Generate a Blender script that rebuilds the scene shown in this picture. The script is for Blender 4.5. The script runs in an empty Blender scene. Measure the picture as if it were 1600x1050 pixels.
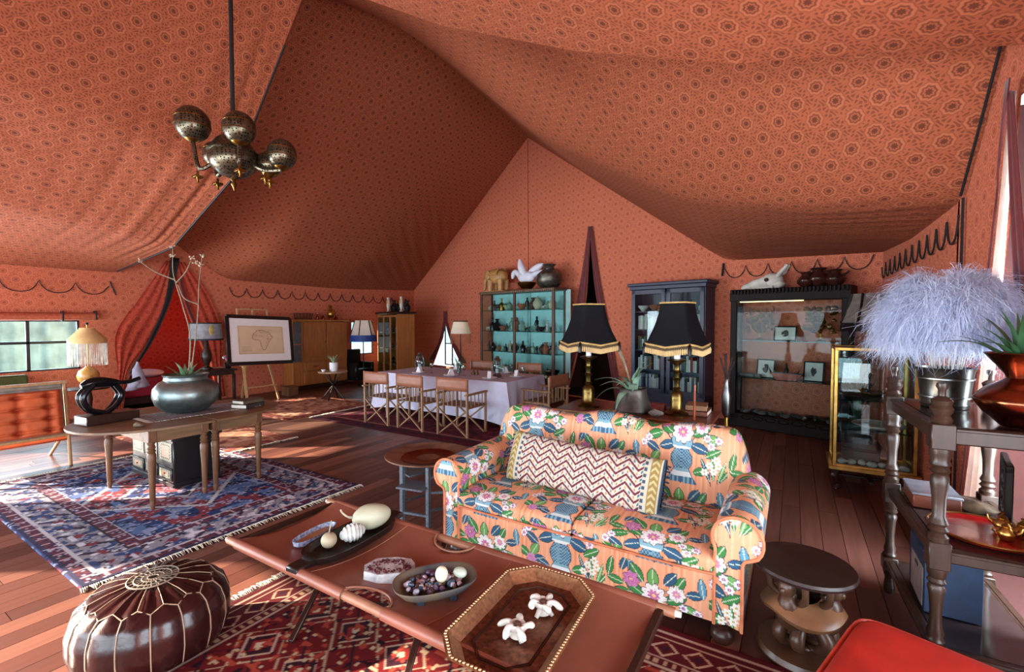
import bpy, bmesh, math, random
import numpy as np
from mathutils import Vector, Matrix, noise
from mathutils.geometry import tessellate_polygon
R = math.radians
PI = math.pi
sc = bpy.context.scene
col = sc.collection
rnd = random.Random(7)
nr = np.random.RandomState(11)

# ------------------------------------------------------------------ camera
cam_d = bpy.data.cameras.new('camera')
cam_d.sensor_width = 36.0
cam_d.lens = 713.0 / 1600.0 * 36.0
cam_d.clip_start = 0.05
cam = bpy.data.objects.new('camera', cam_d)
col.objects.link(cam)
cam.location = (0, 0, 1.70)
cam.rotation_euler = (R(90 - 1.77), 0, R(31.7))
sc.camera = cam

# ------------------------------------------------------------------ sky, sun, daylight in the openings, exposure
world = bpy.data.worlds.new('sky'); sc.world = world
world.use_nodes = True
wn = world.node_tree
wn.nodes['Background'].inputs['Color'].default_value = (0.72, 0.86, 1.0, 1)
wn.nodes['Background'].inputs['Strength'].default_value = 1.6

def lamp(name, kind, loc, rot, energy, color, size=None, size_y=None, **kw):
    d = bpy.data.lights.new(name, kind); d.energy = energy; d.color = color
    if kind == 'AREA':
        d.shape = 'RECTANGLE'; d.size = size; d.size_y = size_y or size
    if kind == 'SUN':
        d.angle = R(0.6)
    o = bpy.data.objects.new(name, d); col.objects.link(o)
    o.location = loc; o.rotation_euler = rot
    for k, v in kw.items(): setattr(d, k, v)
    return o
def aim(o, v):
    o.rotation_euler = Vector(v).to_track_quat('-Z', 'Y').to_euler()
DAY = (0.78, 0.90, 1.0)
sun = lamp('sun', 'SUN', (-20, -12, 15), (0, 0, 0), 27.0, (1.0, 0.82, 0.64))
aim(sun, (0.78, 0.58, -0.31))
# daylight entering by the open verandah side of the tent, behind the camera, and by the windows of the left side
front_day = lamp('daylight_verandah', 'AREA', (-3.6, -2.75, 1.15), (R(90), 0, 0), 290, DAY, 11.0, 1.9, spread=R(150))
aim(front_day, (0, 1, 0.0))
left_day = lamp('daylight_window', 'AREA', (-11.25, 1.75, 1.3), (0, 0, 0), 90, DAY, 2.2, 0.8)
aim(left_day, (1, 0.1, -0.05))
left_day2 = lamp('daylight_added_side', 'AREA', (-10.9, -1.2, 1.2), (0, 0, 0), 480, DAY, 2.2, 2.0)  # added lamp in an unseen side opening, brightens the gable
aim(left_day2, (.62, .80, 0.04))
right_day = lamp('daylight_added_right', 'AREA', (2.75, 0.9, 1.3), (0, 0, 0), 190, DAY, 3.6, 1.9)  # added lamp at an unseen opening, brightens the right foreground
aim(right_day, (-.8, 0.6, -.12))
right_slit = lamp('daylight_right_porch', 'AREA', (1.65, 3.3, 1.3), (0, 0, 0), 210, DAY, 1.0, 2.0)
aim(right_slit, (-.7, 0.7, -.2))

sc.view_settings.view_transform = 'Standard'
sc.view_settings.look = 'None'
sc.view_settings.gamma = 1.0
sc.view_settings.use_curve_mapping = False
sc.view_settings.exposure = 0.52

# ------------------------------------------------------------------ helpers: colours and materials
def lin(c):
    out = []
    for x in c[:3]:
        x = x / 255.0
        out.append(x / 12.92 if x <= 0.04045 else ((x + 0.055) / 1.055) ** 2.4)
    return tuple(out) + (1.0,)
def nlin(a):
    a = np.asarray(a, float) / 255.0
    return np.where(a <= 0.04045, a / 12.92, ((a + 0.055) / 1.055) ** 2.4)

def mnode(nt, op, *a):
    n = nt.nodes.new('ShaderNodeMath'); n.operation = op
    for i, v in enumerate(a):
        if isinstance(v, (int, float)): n.inputs[i].default_value = v
        else: nt.links.new(v, n.inputs[i])
    return n.outputs[0]
def mixc(nt, fac, a, b, typ='MIX'):
    n = nt.nodes.new('ShaderNodeMix'); n.data_type = 'RGBA'; n.blend_type = typ
    for k, v in ((0, fac), (6, a), (7, b)):
        if isinstance(v, (int, float, tuple)): n.inputs[k].default_value = v
        else: nt.links.new(v, n.inputs[k])
    return n.outputs[2]
MATS = {}
def mat(name, c=(128, 128, 128), rough=0.5, metal=0.0, var=0.18, scale=14.0, stretch=(1, 1, 1), bump=0.0, bscale=80.0,
        c2=None, attr=None, coord='Object', spec=0.5, sheen=0.0, coat=0.0, emis=None, estr=0.0, transl=0.0, alpha=None):
    if name in MATS: return MATS[name]
    m = bpy.data.materials.new(name); m.use_nodes = True
    nt = m.node_tree; b = nt.nodes['Principled BSDF']
    tc = nt.nodes.new('ShaderNodeTexCoord')
    mp = nt.nodes.new('ShaderNodeMapping'); mp.inputs['Scale'].default_value = stretch
    nt.links.new(tc.outputs[coord], mp.inputs['Vector'])
    nz = nt.nodes.new('ShaderNodeTexNoise'); nz.inputs['Scale'].default_value = scale; nz.inputs['Detail'].default_value = 5
    nt.links.new(mp.outputs[0], nz.inputs['Vector'])
    if attr:
        at = nt.nodes.new('ShaderNodeAttribute'); at.attribute_name = attr
        dk = mixc(nt, 1.0, at.outputs['Color'], (1 - var, 1 - var, 1 - var, 1), 'MULTIPLY')
        cc = mixc(nt, nz.outputs['Fac'], at.outputs['Color'], dk)
    else:
        a = lin(c); d = lin(c2) if c2 else tuple(x * (1 - 2.2 * var) for x in a[:3]) + (1,)
        rp = nt.nodes.new('ShaderNodeMapRange'); rp.inputs[1].default_value = 0.3; rp.inputs[2].default_value = 0.7
        nt.links.new(nz.outputs['Fac'], rp.inputs[0])
        cc = mixc(nt, rp.outputs[0], a, d)
    nt.links.new(cc, b.inputs['Base Color'])
    b.inputs['Roughness'].default_value = rough
    b.inputs['Metallic'].default_value = metal
    b.inputs['Specular IOR Level'].default_value = spec
    if sheen: b.inputs['Sheen Weight'].default_value = sheen
    if coat: b.inputs['Coat Weight'].default_value = coat; b.inputs['Coat Roughness'].default_value = 0.15
    if emis: b.inputs['Emission Color'].default_value = lin(emis); b.inputs['Emission Strength'].default_value = estr
    if bump:
        bz = nt.nodes.new('ShaderNodeTexNoise'); bz.inputs['Scale'].default_value = bscale; bz.inputs['Detail'].default_value = 4
        nt.links.new(mp.outputs[0], bz.inputs['Vector'])
        bn = nt.nodes.new('ShaderNodeBump'); bn.inputs['Strength'].default_value = bump; bn.inputs['Distance'].default_value = 0.01
        nt.links.new(bz.outputs['Fac'], bn.inputs['Height']); nt.links.new(bn.outputs[0], b.inputs['Normal'])
    if transl:
        tr = nt.nodes.new('ShaderNodeBsdfTranslucent'); nt.links.new(cc, tr.inputs['Color'])
        mx = nt.nodes.new('ShaderNodeMixShader'); mx.inputs[0].default_value = transl
        out = nt.nodes['Material Output']
        nt.links.new(b.outputs[0], mx.inputs[1]); nt.links.new(tr.outputs[0], mx.inputs[2]); nt.links.new(mx.outputs[0], out.inputs[0])
    MATS[name] = m
    return m
def glass_mat(name, tint=(235, 245, 245), refl=1.0, rough=0.02):
    if name in MATS: return MATS[name]
    m = bpy.data.materials.new(name); m.use_nodes = True
    nt = m.node_tree; nt.nodes.remove(nt.nodes['Principled BSDF'])
    t = nt.nodes.new('ShaderNodeBsdfTransparent'); t.inputs['Color'].default_value = lin(tint)
    g = nt.nodes.new('ShaderNodeBsdfGlossy'); g.inputs['Roughness'].default_value = rough
    lw = nt.nodes.new('ShaderNodeLayerWeight')
    f = mnode(nt, 'MULTIPLY', mnode(nt, 'ADD', mnode(nt, 'MULTIPLY', mnode(nt, 'POWER', lw.outputs['Facing'], 4.0), .9), .035), refl)
    mx = nt.nodes.new('ShaderNodeMixShader'); nt.links.new(f, mx.inputs[0])
    nt.links.new(t.outputs[0], mx.inputs[1]); nt.links.new(g.outputs[0], mx.inputs[2])
    nt.links.new(mx.outputs[0], nt.nodes['Material Output'].inputs[0])
    MATS[name] = m
    return m

# ------------------------------------------------------------------ helpers: shapes
def _chamfer_topology():
    pts = []
    for sx in (-1, 1):
        for sy in (-1, 1):
            for sz in (-1, 1):
                pts += [(sx, sy, sz, 0), (sx, sy, sz, 1), (sx, sy, sz, 2)]
    bm = bmesh.new()
    vs = [bm.verts.new([(s if k == i else s * .7) for i, s in enumerate((a, b, c))]) for a, b, c, k in pts]
    bm.verts.index_update()
    bmesh.ops.convex_hull(bm, input=vs)
    bmesh.ops.dissolve_limit(bm, angle_limit=R(2), verts=bm.verts[:], edges=bm.edges[:])
    bm.normal_update(); bm.verts.index_update()
    fs = [tuple(v.index for v in f.verts) for f in bm.faces]
    bm.free()
    return pts, fs
CH_P, CH_F = _chamfer_topology()

class MB:
    def __init__(s): s.v = []; s.f = []
    def add(s, v, f):
        o = len(s.v); s.v += [tuple(p) for p in v]; s.f += [tuple(i + o for i in q) for q in f]; return s
    def box(s, c, d, bev=0.004, rz=0.0, rot=None):
        hx, hy, hz = d[0] / 2, d[1] / 2, d[2] / 2
        b = min(bev, hx * .45, hy * .45, hz * .45)
        m = rot if rot is not None else Matrix.Rotation(rz, 3, 'Z')
        c = Vector(c); vs = []
        if b <= 0:
            for sx in (-1, 1):
                for sy in (-1, 1):
                    for sz in (-1, 1): vs.append(c + m @ Vector((sx * hx, sy * hy, sz * hz)))
            return s.add(vs, [(0, 1, 3, 2), (4, 6, 7, 5), (0, 4, 5, 1), (2, 3, 7, 6), (0, 2, 6, 4), (1, 5, 7, 3)])
        for a, e, g, k in CH_P:
            p = [a * (hx - b), e * (hy - b), g * (hz - b)]
            p[k] = (a * hx, e * hy, g * hz)[k]
            vs.append(c + m @ Vector(p))
        return s.add(vs, CH_F)
    def bar(s, a, b, w, h=None, bev=0.003, up=(0, 0, 1)):
        a = Vector(a); b = Vector(b); d = b - a; L = d.length
        z = d.normalized(); u = Vector(up)
        if abs(z.dot(u)) > 0.98: u = Vector((1, 0, 0))
        x = u.cross(z).normalized(); y = z.cross(x)
        m = Matrix((x, y, z)).transposed()
        return s.box((a + b) / 2, (w, h or w, L), bev, rot=m)
    def tube(s, path, r, n=8, closed=False, cap=True):
        P = [Vector(p) for p in path]; N = len(P)
        rr = r if isinstance(r, (list, tuple, np.ndarray)) else [r] * N
        prev = None; vs = []; fs = []
        for i in range(N):
            if closed: t = P[(i + 1) % N] - P[i - 1]
            else: t = P[min(i + 1, N - 1)] - P[max(i - 1, 0)]
            if t.length < 1e-9: t = Vector((0, 0, 1))
            t.normalize()
            if prev is None:
                u = Vector((0, 0, 1)) if abs(t.z) < .9 else Vector((1, 0, 0))
                x = u.cross(t).normalized()
            else:
                x = (prev - t * prev.dot(t))
                x = x.normalized() if x.length > 1e-6 else Vector((1, 0, 0))
            y = t.cross(x); prev = x
            for k in range(n):
                a = 2 * PI * k / n
                vs.append(P[i] + (x * math.cos(a) + y * math.sin(a)) * rr[i])
        M = N if closed else N - 1
        for i in range(M):
            j = (i + 1) % N
            for k in range(n):
                l = (k + 1) % n
                fs.append((i * n + k, i * n + l, j * n + l, j * n + k))
        if cap and not closed:
            fs.append(tuple(range(n - 1, -1, -1))); fs.append(tuple((N - 1) * n + k for k in range(n)))
        return s.add(vs, fs)
    def lathe(s, prof, n=24, c=(0, 0, 0), sx=1.0, sy=1.0, lobe=0.0, nl=0, cap=True):
        vs = []; fs = []; N = len(prof)
        for (r, z) in prof:
            for k in range(n):
                a = 2 * PI * k / n
                q = r * (1 + lobe * math.cos(nl * a)) if lobe else r
                vs.append((c[0] + q * math.cos(a) * sx, c[1] + q * math.sin(a) * sy, c[2] + z))
        for i in range(N - 1):
            for k in range(n):
                l = (k + 1) % n
                fs.append((i * n + k, i * n + l, (i + 1) * n + l, (i + 1) * n + k))
        if cap:
            if prof[0][0] > 1e-5: fs.append(tuple(range(n - 1, -1, -1)))
            if prof[-1][0] > 1e-5: fs.append(tuple((N - 1) * n + k for k in range(n)))
        return s.add(vs, fs)
    def ell(s, c, r, n=14, m=8, rot=None):
        vs = []; fs = []
        if isinstance(r, (int, float)): r = (r, r, r)
        for i in range(m + 1):
            th = PI * i / m
            for k in range(n):
                a = 2 * PI * k / n
                p = Vector((r[0] * math.sin(th) * math.cos(a), r[1] * math.sin(th) * math.sin(a), -r[2] * math.cos(th)))
                if rot is not None: p = rot @ p
                vs.append(Vector(c) + p)
        for i in range(m):
            for k in range(n):
                l = (k + 1) % n
                fs.append((i * n + k, i * n + l, (i + 1) * n + l, (i + 1) * n + k))
        return s.add(vs, fs)
    def prism(s, poly, z0, z1, axis='z'):
        n = len(poly); vs = []
        for z in (z0, z1):
            for (a, b) in poly:
                vs.append({'z': (a, b, z), 'y': (a, z, b), 'x': (z, a, b)}[axis])
        fs = [tuple(range(n - 1, -1, -1)), tuple(range(n, 2 * n))]
        for k in range(n):
            l = (k + 1) % n; fs.append((k, l, n + l, n + k))
        return s.add(vs, fs)
    def grid(s, fn, nu, nv, close_u=False):
        vs = []; fs = []
        for j in range(nv + 1):
            for i in range(nu + (0 if close_u else 1)):
                vs.append(fn(i / nu, j / nv))
        w = nu if close_u else nu + 1
        for j in range(nv):
            for i in range(nu):
                k = (i + 1) % w
                fs.append((j * w + i, j * w + k, (j + 1) * w + k, (j + 1) * w + i))
        return s.add(vs, fs)
    def xf(s, m):
        s.v = [tuple(m @ Vector(p)) for p in s.v]; return s
    def merge(s, o): return s.add(o.v, o.f)
    def jitter(s, a, sc_=6.0, seed=0):
        o = Vector((seed * 3.1, seed * 7.7, 0)); out = []
        for p in s.v:
            q = Vector(p); out.append(tuple(q + noise.noise_vector(q * sc_ + o) * a))
        s.v = out; return s

def to_obj(name, me, m, parent=None):
    if m is not None: me.materials.append(m)
    o = bpy.data.objects.new(name, me); col.objects.link(o)
    if parent is not None: o.parent = parent
    return o
def build(name, mb, m, parent=None, smooth=40):
    me = bpy.data.meshes.new(name)
    me.from_pydata(mb.v, [], mb.f); me.validate()
    bm = bmesh.new(); bm.from_mesh(me); bmesh.ops.recalc_face_normals(bm, faces=bm.faces); bm.to_mesh(me); bm.free()
    if smooth:
        me.polygons.foreach_set('use_smooth', [True] * len(me.polygons))
        if smooth < 180: me.set_sharp_from_angle(angle=R(smooth))
    return to_obj(name, me, m, parent)
def npmesh(name, V, F, m, parent=None, colr=None, smooth=True, uv=None):
    """V (n,3), F (k,4) numpy; optional linear colours per vertex"""
    me = bpy.data.meshes.new(name)
    n = len(V); k = len(F)
    me.vertices.add(n); me.vertices.foreach_set('co', np.asarray(V, np.float32).ravel())
    me.loops.add(k * 4); me.loops.foreach_set('vertex_index', np.asarray(F, np.int32).ravel())
    me.polygons.add(k)
    me.polygons.foreach_set('loop_start', np.arange(0, k * 4, 4, dtype=np.int32))
    me.update(calc_edges=True)
    if smooth: me.polygons.foreach_set('use_smooth', [True] * k)
    if colr is not None:
        at = me.attributes.new('Col', 'FLOAT_COLOR', 'POINT')
        at.data.foreach_set('color', np.c_[np.clip(colr, 0, 1), np.ones(n)].astype(np.float32).ravel())
    if uv is not None:
        ul = me.uv_layers.new(name='UVMap')
        ul.data.foreach_set('uv', np.asarray(uv, np.float32)[np.asarray(F).ravel()].ravel())
    me.validate()
    return to_obj(name, me, m, parent)
def gridF(nu, nv, off=0, close=False):
    w = nu if close else nu + 1
    i, j = np.meshgrid(np.arange(nu), np.arange(nv))
    k = (i + 1) % w if close else i + 1
    return np.stack([j * w + i, j * w + k, (j + 1) * w + k, (j + 1) * w + i], -1).reshape(-1, 4) + off

def meta(o, label=None, cat=None, group=None, kind=None):
    if label: o['label'] = label
    if cat: o['category'] = cat
    if group: o['group'] = group
    if kind: o['kind'] = kind
    return o
def thing(name, label, cat, loc=(0, 0, 0), rz=0.0, group=None):
    o = bpy.data.objects.new(name, None); col.objects.link(o)
    o.location = loc; o.rotation_euler = (0, 0, rz); o.empty_display_size = 0.1
    return meta(o, label, cat, group)
def one(name, mb, m, label, cat, loc=(0, 0, 0), rz=0.0, group=None, smooth=40):
    o = build(name, mb, m, None, smooth)
    o.location = loc; o.rotation_euler = (0, 0, rz)
    return meta(o, label, cat, group)
def struct(name, mb, m, label, parent=None, smooth=40):
    o = build(name, mb, m, parent, smooth)
    if parent is None: meta(o, label, kind='structure')
    return o
KIDS = {}
def copy_tree(o, parent=None):
    c = o.copy(); col.objects.link(c); c.parent = parent
    for ch in list(o.children): copy_tree(ch, c)
    return c
def dup(o, loc, rz=None, label=None, group=None):
    c = copy_tree(o); c.location = loc
    if rz is not None: c.rotation_euler = (0, 0, rz)
    if label: c['label'] = label
    if group: c['group'] = group
    return c
def smoothstep(a, b, x):
    t = np.clip((x - a) / (b - a), 0, 1); return t * t * (3 - 2 * t)
def arc(c, r, a0, a1, n, plane='xz'):
    out = []
    for i in range(n + 1):
        a = a0 + (a1 - a0) * i / n; p, q = c[0] + r * math.cos(a), c[1] + r * math.sin(a)
        out.append((p, q))
    return out
def spline(pts, n=8):
    """Catmull-Rom through 3-D points"""
    P = [Vector(p) for p in pts]; P = [2 * P[0] - P[1]] + P + [2 * P[-1] - P[-2]]
    out = []
    for i in range(1, len(P) - 2):
        for k in range(n):
            t = k / n
            a, b, c, d = P[i - 1], P[i], P[i + 1], P[i + 2]
            out.append(0.5 * ((2 * b) + (c - a) * t + (2 * a - 5 * b + 4 * c - d) * t * t + (3 * b - a - 3 * c + d) * t ** 3))
    out.append(P[-2]); return out

# ------------------------------------------------------------------ common materials
M_black = mat('black_lacquer', (20, 17, 18), 0.34, var=.1, spec=.3)
M_ebony = mat('dark_mahogany', (54, 30, 22), 0.34, var=.2, stretch=(1, 1, .12), scale=30, spec=.35)
M_wood = mat('brown_wood', (112, 74, 46), 0.45, var=.2, stretch=(1, 1, .1), scale=36, bump=.05)
M_pine = mat('honey_pine', (176, 110, 56), 0.42, var=.17, stretch=(1, 1, .08), scale=30, bump=.04)
M_beech = mat('pale_beech', (188, 146, 98), 0.5, var=.14, stretch=(1, 1, .1), scale=40)
M_oldwood = mat('scrubbed_wood', (126, 92, 62), 0.5, var=.22, stretch=(1, .12, 1), scale=26, bump=.08)
M_brass = mat('aged_brass', (176, 136, 66), 0.28, 1.0, var=.25, scale=10)
M_gold = mat('gilt_metal', (206, 160, 84), 0.3, 1.0, var=.2)
M_copper = mat('polished_copper', (150, 86, 60), 0.22, 1.0, var=.2, scale=5)
M_pewter = mat('pewter', (150, 152, 150), 0.34, 1.0, var=.25, scale=6)
M_iron = mat('black_iron', (28, 28, 30), 0.5, .6, var=.1)
M_white = mat('white_linen', (228, 226, 230), 0.8, var=.05, bump=.05, bscale=200)
M_bone = mat('bone', (214, 208, 196), 0.55, var=.14, scale=9, bump=.1, bscale=30)
M_red = mat('red_leather', (196, 46, 34), 0.42, var=.14, scale=7, bump=.08, bscale=160)
M_green = mat('succulent_green', (112, 150, 112), 0.5, var=.2, scale=9)
M_dkgreen = mat('aloe_green', (56, 96, 60), 0.42, var=.2, scale=9)
M_leaf = mat('leaf_green', (70, 92, 52), 0.5, var=.2)
M_paper = mat('paper', (224, 218, 206), 0.8, var=.05)
M_glass = glass_mat('clear_glass')
M_pane = glass_mat('cabinet_glass', refl=.28)
M_window_pane = glass_mat('window_glass', (222, 236, 238), refl=0.7)

# ================================================================== THE TENT
WD = Vector((-0.9686, 0.2487, 0)); WN = Vector((-0.2487, -0.9686, 0))      # gable wall: along it to the left, and its inward normal
WQ = Vector((1.0, 8.23, 0))
def gw(a, z, off=0.0): return WQ + WD * a + WN * off + Vector((0, 0, z))

def tent_fabric(name, ground, motif, ring, size=0.40, bumpw=0.25, transl=0.0):
    m = bpy.data.materials.new(name); m.use_nodes = True
    nt = m.node_tree; b = nt.nodes['Principled BSDF']
    uvn = nt.nodes.new('ShaderNodeUVMap'); uvn.uv_map = 'UVMap'
    sp = nt.nodes.new('ShaderNodeSeparateXYZ'); nt.links.new(uvn.outputs[0], sp.inputs[0])
    u, v = sp.outputs[0], sp.outputs[1]
    A, B = size, size * 0.9
    M = lambda *a: mnode(nt, *a)
    pu, pv = M('DIVIDE', u, A), M('DIVIDE', v, B)
    rs = []
    for k in (0.0, 0.5):
        cu = M('SUBTRACT', M('FRACT', M('ADD', pu, k)), .5); cv = M('SUBTRACT', M('FRACT', M('ADD', pv, k)), .5)
        x, y = M('MULTIPLY', cu, A), M('MULTIPLY', cv, B)
        r = M('SQRT', M('ADD', M('MULTIPLY', x, x), M('MULTIPLY', y, y)))
        an = M('ARCTAN2', y, x)
        r = M('ADD', r, M('MULTIPLY', M('SINE', M('MULTIPLY', an, 8.0)), size * 0.012))
        rs.append(r)
    r = M('MINIMUM', rs[0], rs[1])
    def band(lo, hi, soft=0.004):
        s1 = nt.nodes.new('ShaderNodeMapRange'); s1.inputs[1].default_value = lo - soft; s1.inputs[2].default_value = lo + soft
        s2 = nt.nodes.new('ShaderNodeMapRange'); s2.inputs[1].default_value = hi + soft; s2.inputs[2].default_value = hi - soft
        nt.links.new(r, s1.inputs[0]); nt.links.new(r, s2.inputs[0])
        return M('MULTIPLY', s1.outputs[0], s2.outputs[0])
    k = size
    core = band(-1, k * .075); ringd = band(k * .115, k * .155); ringo = band(k * .225, k * .240); ringl = band(k * .165, k * .215)
    w = 2 * PI
    s1 = M('SINE', M('ADD', M('MULTIPLY', pu, w * 5), M('MULTIPLY', M('SINE', M('MULTIPLY', pv, w * 3)), 1.7)))
    s2 = M('SINE', M('ADD', M('MULTIPLY', pv, w * 5), M('MULTIPLY', M('SINE', M('MULTIPLY', pu, w * 3)), 1.7)))
    sq = M('MULTIPLY', s1, s2)
    mr = nt.nodes.new('ShaderNodeMapRange'); mr.inputs[1].default_value = 0.10; mr.inputs[2].default_value = 0.30; nt.links.new(sq, mr.inputs[0])
    squ = M('MULTIPLY', mr.outputs[0], band(k * .255, 9.0))
    dark = M('MINIMUM', M('ADD', M('ADD', core, M('MULTIPLY', ringd, .85)), M('ADD', M('MULTIPLY', ringo, .8), M('MULTIPLY', squ, .7))), 1.0)
    nz = nt.nodes.new('ShaderNodeTexNoise'); nz.inputs['Scale'].default_value = 1.3; nz.inputs['Detail'].default_value = 4
    nt.links.new(uvn.outputs[0], nz.inputs['Vector'])
    g2 = mixc(nt, M('MULTIPLY', nz.outputs['Fac'], .35), lin(ground), lin(tuple(x * .82 for x in ground)))
    c1 = mixc(nt, M('MULTIPLY', ringl, .55), g2, lin(ring))
    c2 = mixc(nt, M('MULTIPLY', dark, .82), c1, lin(motif))
    nt.links.new(c2, b.inputs['Base Color'])
    b.inputs['Roughness'].default_value = 0.85; b.inputs['Specular IOR Level'].default_value = .25
    wv = nt.nodes.new('ShaderNodeTexNoise'); wv.inputs['Scale'].default_value = 2.4; wv.inputs['Detail'].default_value = 3
    nt.links.new(uvn.outputs[0], wv.inputs['Vector'])
    bn = nt.nodes.new('ShaderNodeBump'); bn.inputs['Strength'].default_value = bumpw; bn.inputs['Distance'].default_value = 0.08
    nt.links.new(wv.outputs['Fac'], bn.inputs['Height']); nt.links.new(bn.outputs[0], b.inputs['Normal'])
    if transl:
        tr = nt.nodes.new('ShaderNodeBsdfTranslucent'); nt.links.new(c2, tr.inputs['Color'])
        mx = nt.nodes.new('ShaderNodeMixShader'); mx.inputs[0].default_value = transl
        nt.links.new(b.outputs[0], mx.inputs[1]); nt.links.new(tr.outputs[0], mx.inputs[2])
        nt.links.new(mx.outputs[0], nt.nodes['Material Output'].inputs[0])
    MATS[name] = m
    return m
M_tent = tent_fabric('tent_brocade', (168, 90, 60), (82, 40, 28), (182, 108, 76), .28)  # same cloth as the walls, coloured darker for the dimmer ceiling
M_tentwall_lit = tent_fabric('wall_brocade_lit', (206, 116, 86), (146, 74, 56), (214, 130, 100), .28, .12)  # roof cloth again, coloured lighter to stand in for a brighter-lit gable
M_curtain = tent_fabric('red_curtain_brocade', (202, 84, 62), (140, 46, 36), (212, 104, 78), .30, .1, transl=.2)
M_ribbon = mat('dark_red_velvet', (104, 18, 22), 0.7, var=.15, sheen=.3)
M_blackrib = mat('black_braid', (20, 16, 18), 0.7, var=.1)
M_canvas = mat('outer_canvas', (150, 136, 112), 0.9, var=.08)
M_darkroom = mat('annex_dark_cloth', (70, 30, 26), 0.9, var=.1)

def sheet(name, outer, holes, fn, m, label=None, parent=None, sub=0):
    """flat cloth with openings: outer and holes are (a, z) loops, fn maps (a, z) to the room"""
    loops = [outer] + holes
    tris = tessellate_polygon([[Vector((a, z, 0)) for a, z in l] for l in loops])
    pts = [p for l in loops for p in l]
    me = bpy.data.meshes.new(name)
    me.from_pydata([tuple(fn(a, z)) for a, z in pts], [], [tuple(t) for t in tris])
    ul = me.uv_layers.new(name='UVMap')
    for lp in me.loops: ul.data[lp.index].uv = pts[lp.vertex_index]
    me.validate()
    o = to_obj(name, me, m, parent)
    if parent is None: meta(o, label, kind='structure')
    return o

# ---- roofs
def resample(pts, xs):
    p = np.array(sorted(pts)); return np.interp(xs, p[:, 0], p[:, 1]), np.interp(xs, p[:, 0], p[:, 2])
def roof(name, stations, tt, nx, nt_, m, label, wr=None, smooth_it=14):
    """stations: lists of (x, y, z) from left eave to right eave; tt: their parameter; lofted and relaxed like hung cloth"""
    nst = len(stations); G = np.zeros((nst, nx + 1, 3))
    for i, st in enumerate(stations):
        xr = max(st, key=lambda q: q[2])[0]
        xs = np.r_[np.linspace(st[0][0], xr, nx // 2 + 1), np.linspace(xr, st[-1][0], nx - nx // 2 + 1)[1:]]
        y, z = resample(st, xs); G[i] = np.c_[xs, y, z]
    T = np.linspace(tt[0], tt[-1], nt_ + 1)
    W = np.zeros((nt_ + 1, nx + 1, 3))
    for c in range(3):
        for k in range(nx + 1): W[:, k, c] = np.interp(T, tt, G[:, k, c])
    mid = nx // 2
    for _ in range(smooth_it):
        A = W.copy()
        A[1:-1] = (W[:-2] + W[2:] + 2 * W[1:-1]) / 4
        B = A.copy()
        B[:, 1:mid] = (A[:, :mid - 1] + A[:, 2:mid + 1] + 2 * A[:, 1:mid]) / 4
        B[:, mid + 1:-1] = (A[:, mid:-2] + A[:, mid + 2:] + 2 * A[:, mid + 1:-1]) / 4
        B[0] = A[0]; B[-1] = A[-1]; W = B
        W[0, 1:mid] = (A[0, :mid - 1] + A[0, 2:mid + 1] + 2 * A[0, 1:mid]) / 4
        W[0, mid + 1:-1] = (A[0, mid:-2] + A[0, mid + 2:] + 2 * A[0, mid + 1:-1]) / 4
    if wr is not None: W = wr(W, T)
    du = np.linalg.norm(np.diff(W, axis=1), axis=2).mean(0); uu = np.r_[0, np.cumsum(du)]
    vv = np.r_[0, np.cumsum(np.linalg.norm(np.diff(W, axis=0), axis=2).mean(1))]
    uv = np.stack(np.meshgrid(uu, vv), -1).reshape(-1, 2)
    o = npmesh(name, W.reshape(-1, 3), gridF(nx, nt_), m, None, uv=uv)
    meta(o, label, kind='structure')
    return o, W

def wr_far(W, T):
    ny, nx, _ = W.shape; s = np.linspace(0, 1, nx)[None, :]; t = T[:, None]
    win = smoothstep(.03, .10, s) * (1 - smoothstep(.22, .34, s)) * smoothstep(.55, .75, t) * (1 - smoothstep(.93, 1.0, t))
    W[:, :, 2] += .022 * win * np.sin((s * 24 + t * 16) * 6.0)
    win2 = smoothstep(.90, .95, s) * (1 - smoothstep(.985, 1, s)) * smoothstep(.05, .15, t) * (1 - smoothstep(.45, .55, t))
    W[:, :, 2] += .006 * win2 * np.sin(t * 130 + s * 50)
    return W
A_st = [
 [(-10.92, 3.42, 4.0), (-8.4, 3.42, 4.0), (-6.8, 3.42, 4.6), (-5.6, 3.42, 5.95), (-4.0, 3.42, 5.45), (-2.85, 3.42, 4.98), (-1.5, 3.42, 4.45), (-.35, 3.42, 4.05), (1.08, 3.42, 3.85)],
 [(-10.92, 4.4, 3.25), (-9.0, 4.5, 3.55), (-7.0, 4.6, 4.6), (-5.55, 4.6, 6.3), (-3.5, 4.8, 5.15), (-1.3, 4.6, 4.0), (1.08, 3.9, 3.32)],
 [(-10.92, 5.3, 2.62), (-9.2, 5.35, 3.02), (-7.2, 5.4, 4.35), (-5.5, 5.4, 6.55), (-3.4, 6.1, 4.55), (-1.2, 5.9, 3.22), (.3, 5.2, 2.75), (1.08, 4.6, 2.6)],
 [(-10.92, 8.3, 2.58), (-9.2, 8.0, 3.2), (-7.4, 7.8, 4.55), (-5.6, 7.7, 6.42), (-3.3, 7.5, 4.42), (-1.0, 7.1, 2.95), (1.08, 6.4, 2.58)],
 [(-10.95, 11.31, 2.64), (-8.3, 10.63, 4.43), (-5.68, 9.97, 6.26), (-3.3, 9.36, 4.46), (-1.02, 8.77, 2.76), (1.08, 8.24, 2.68)],
]
roofA, WA = roof('ceiling', A_st, [0, .16, .30, .62, 1.0], 150, 110, M_tent, 'orange brocade tent roof rising to a ridge over the dining end', wr_far)

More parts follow.
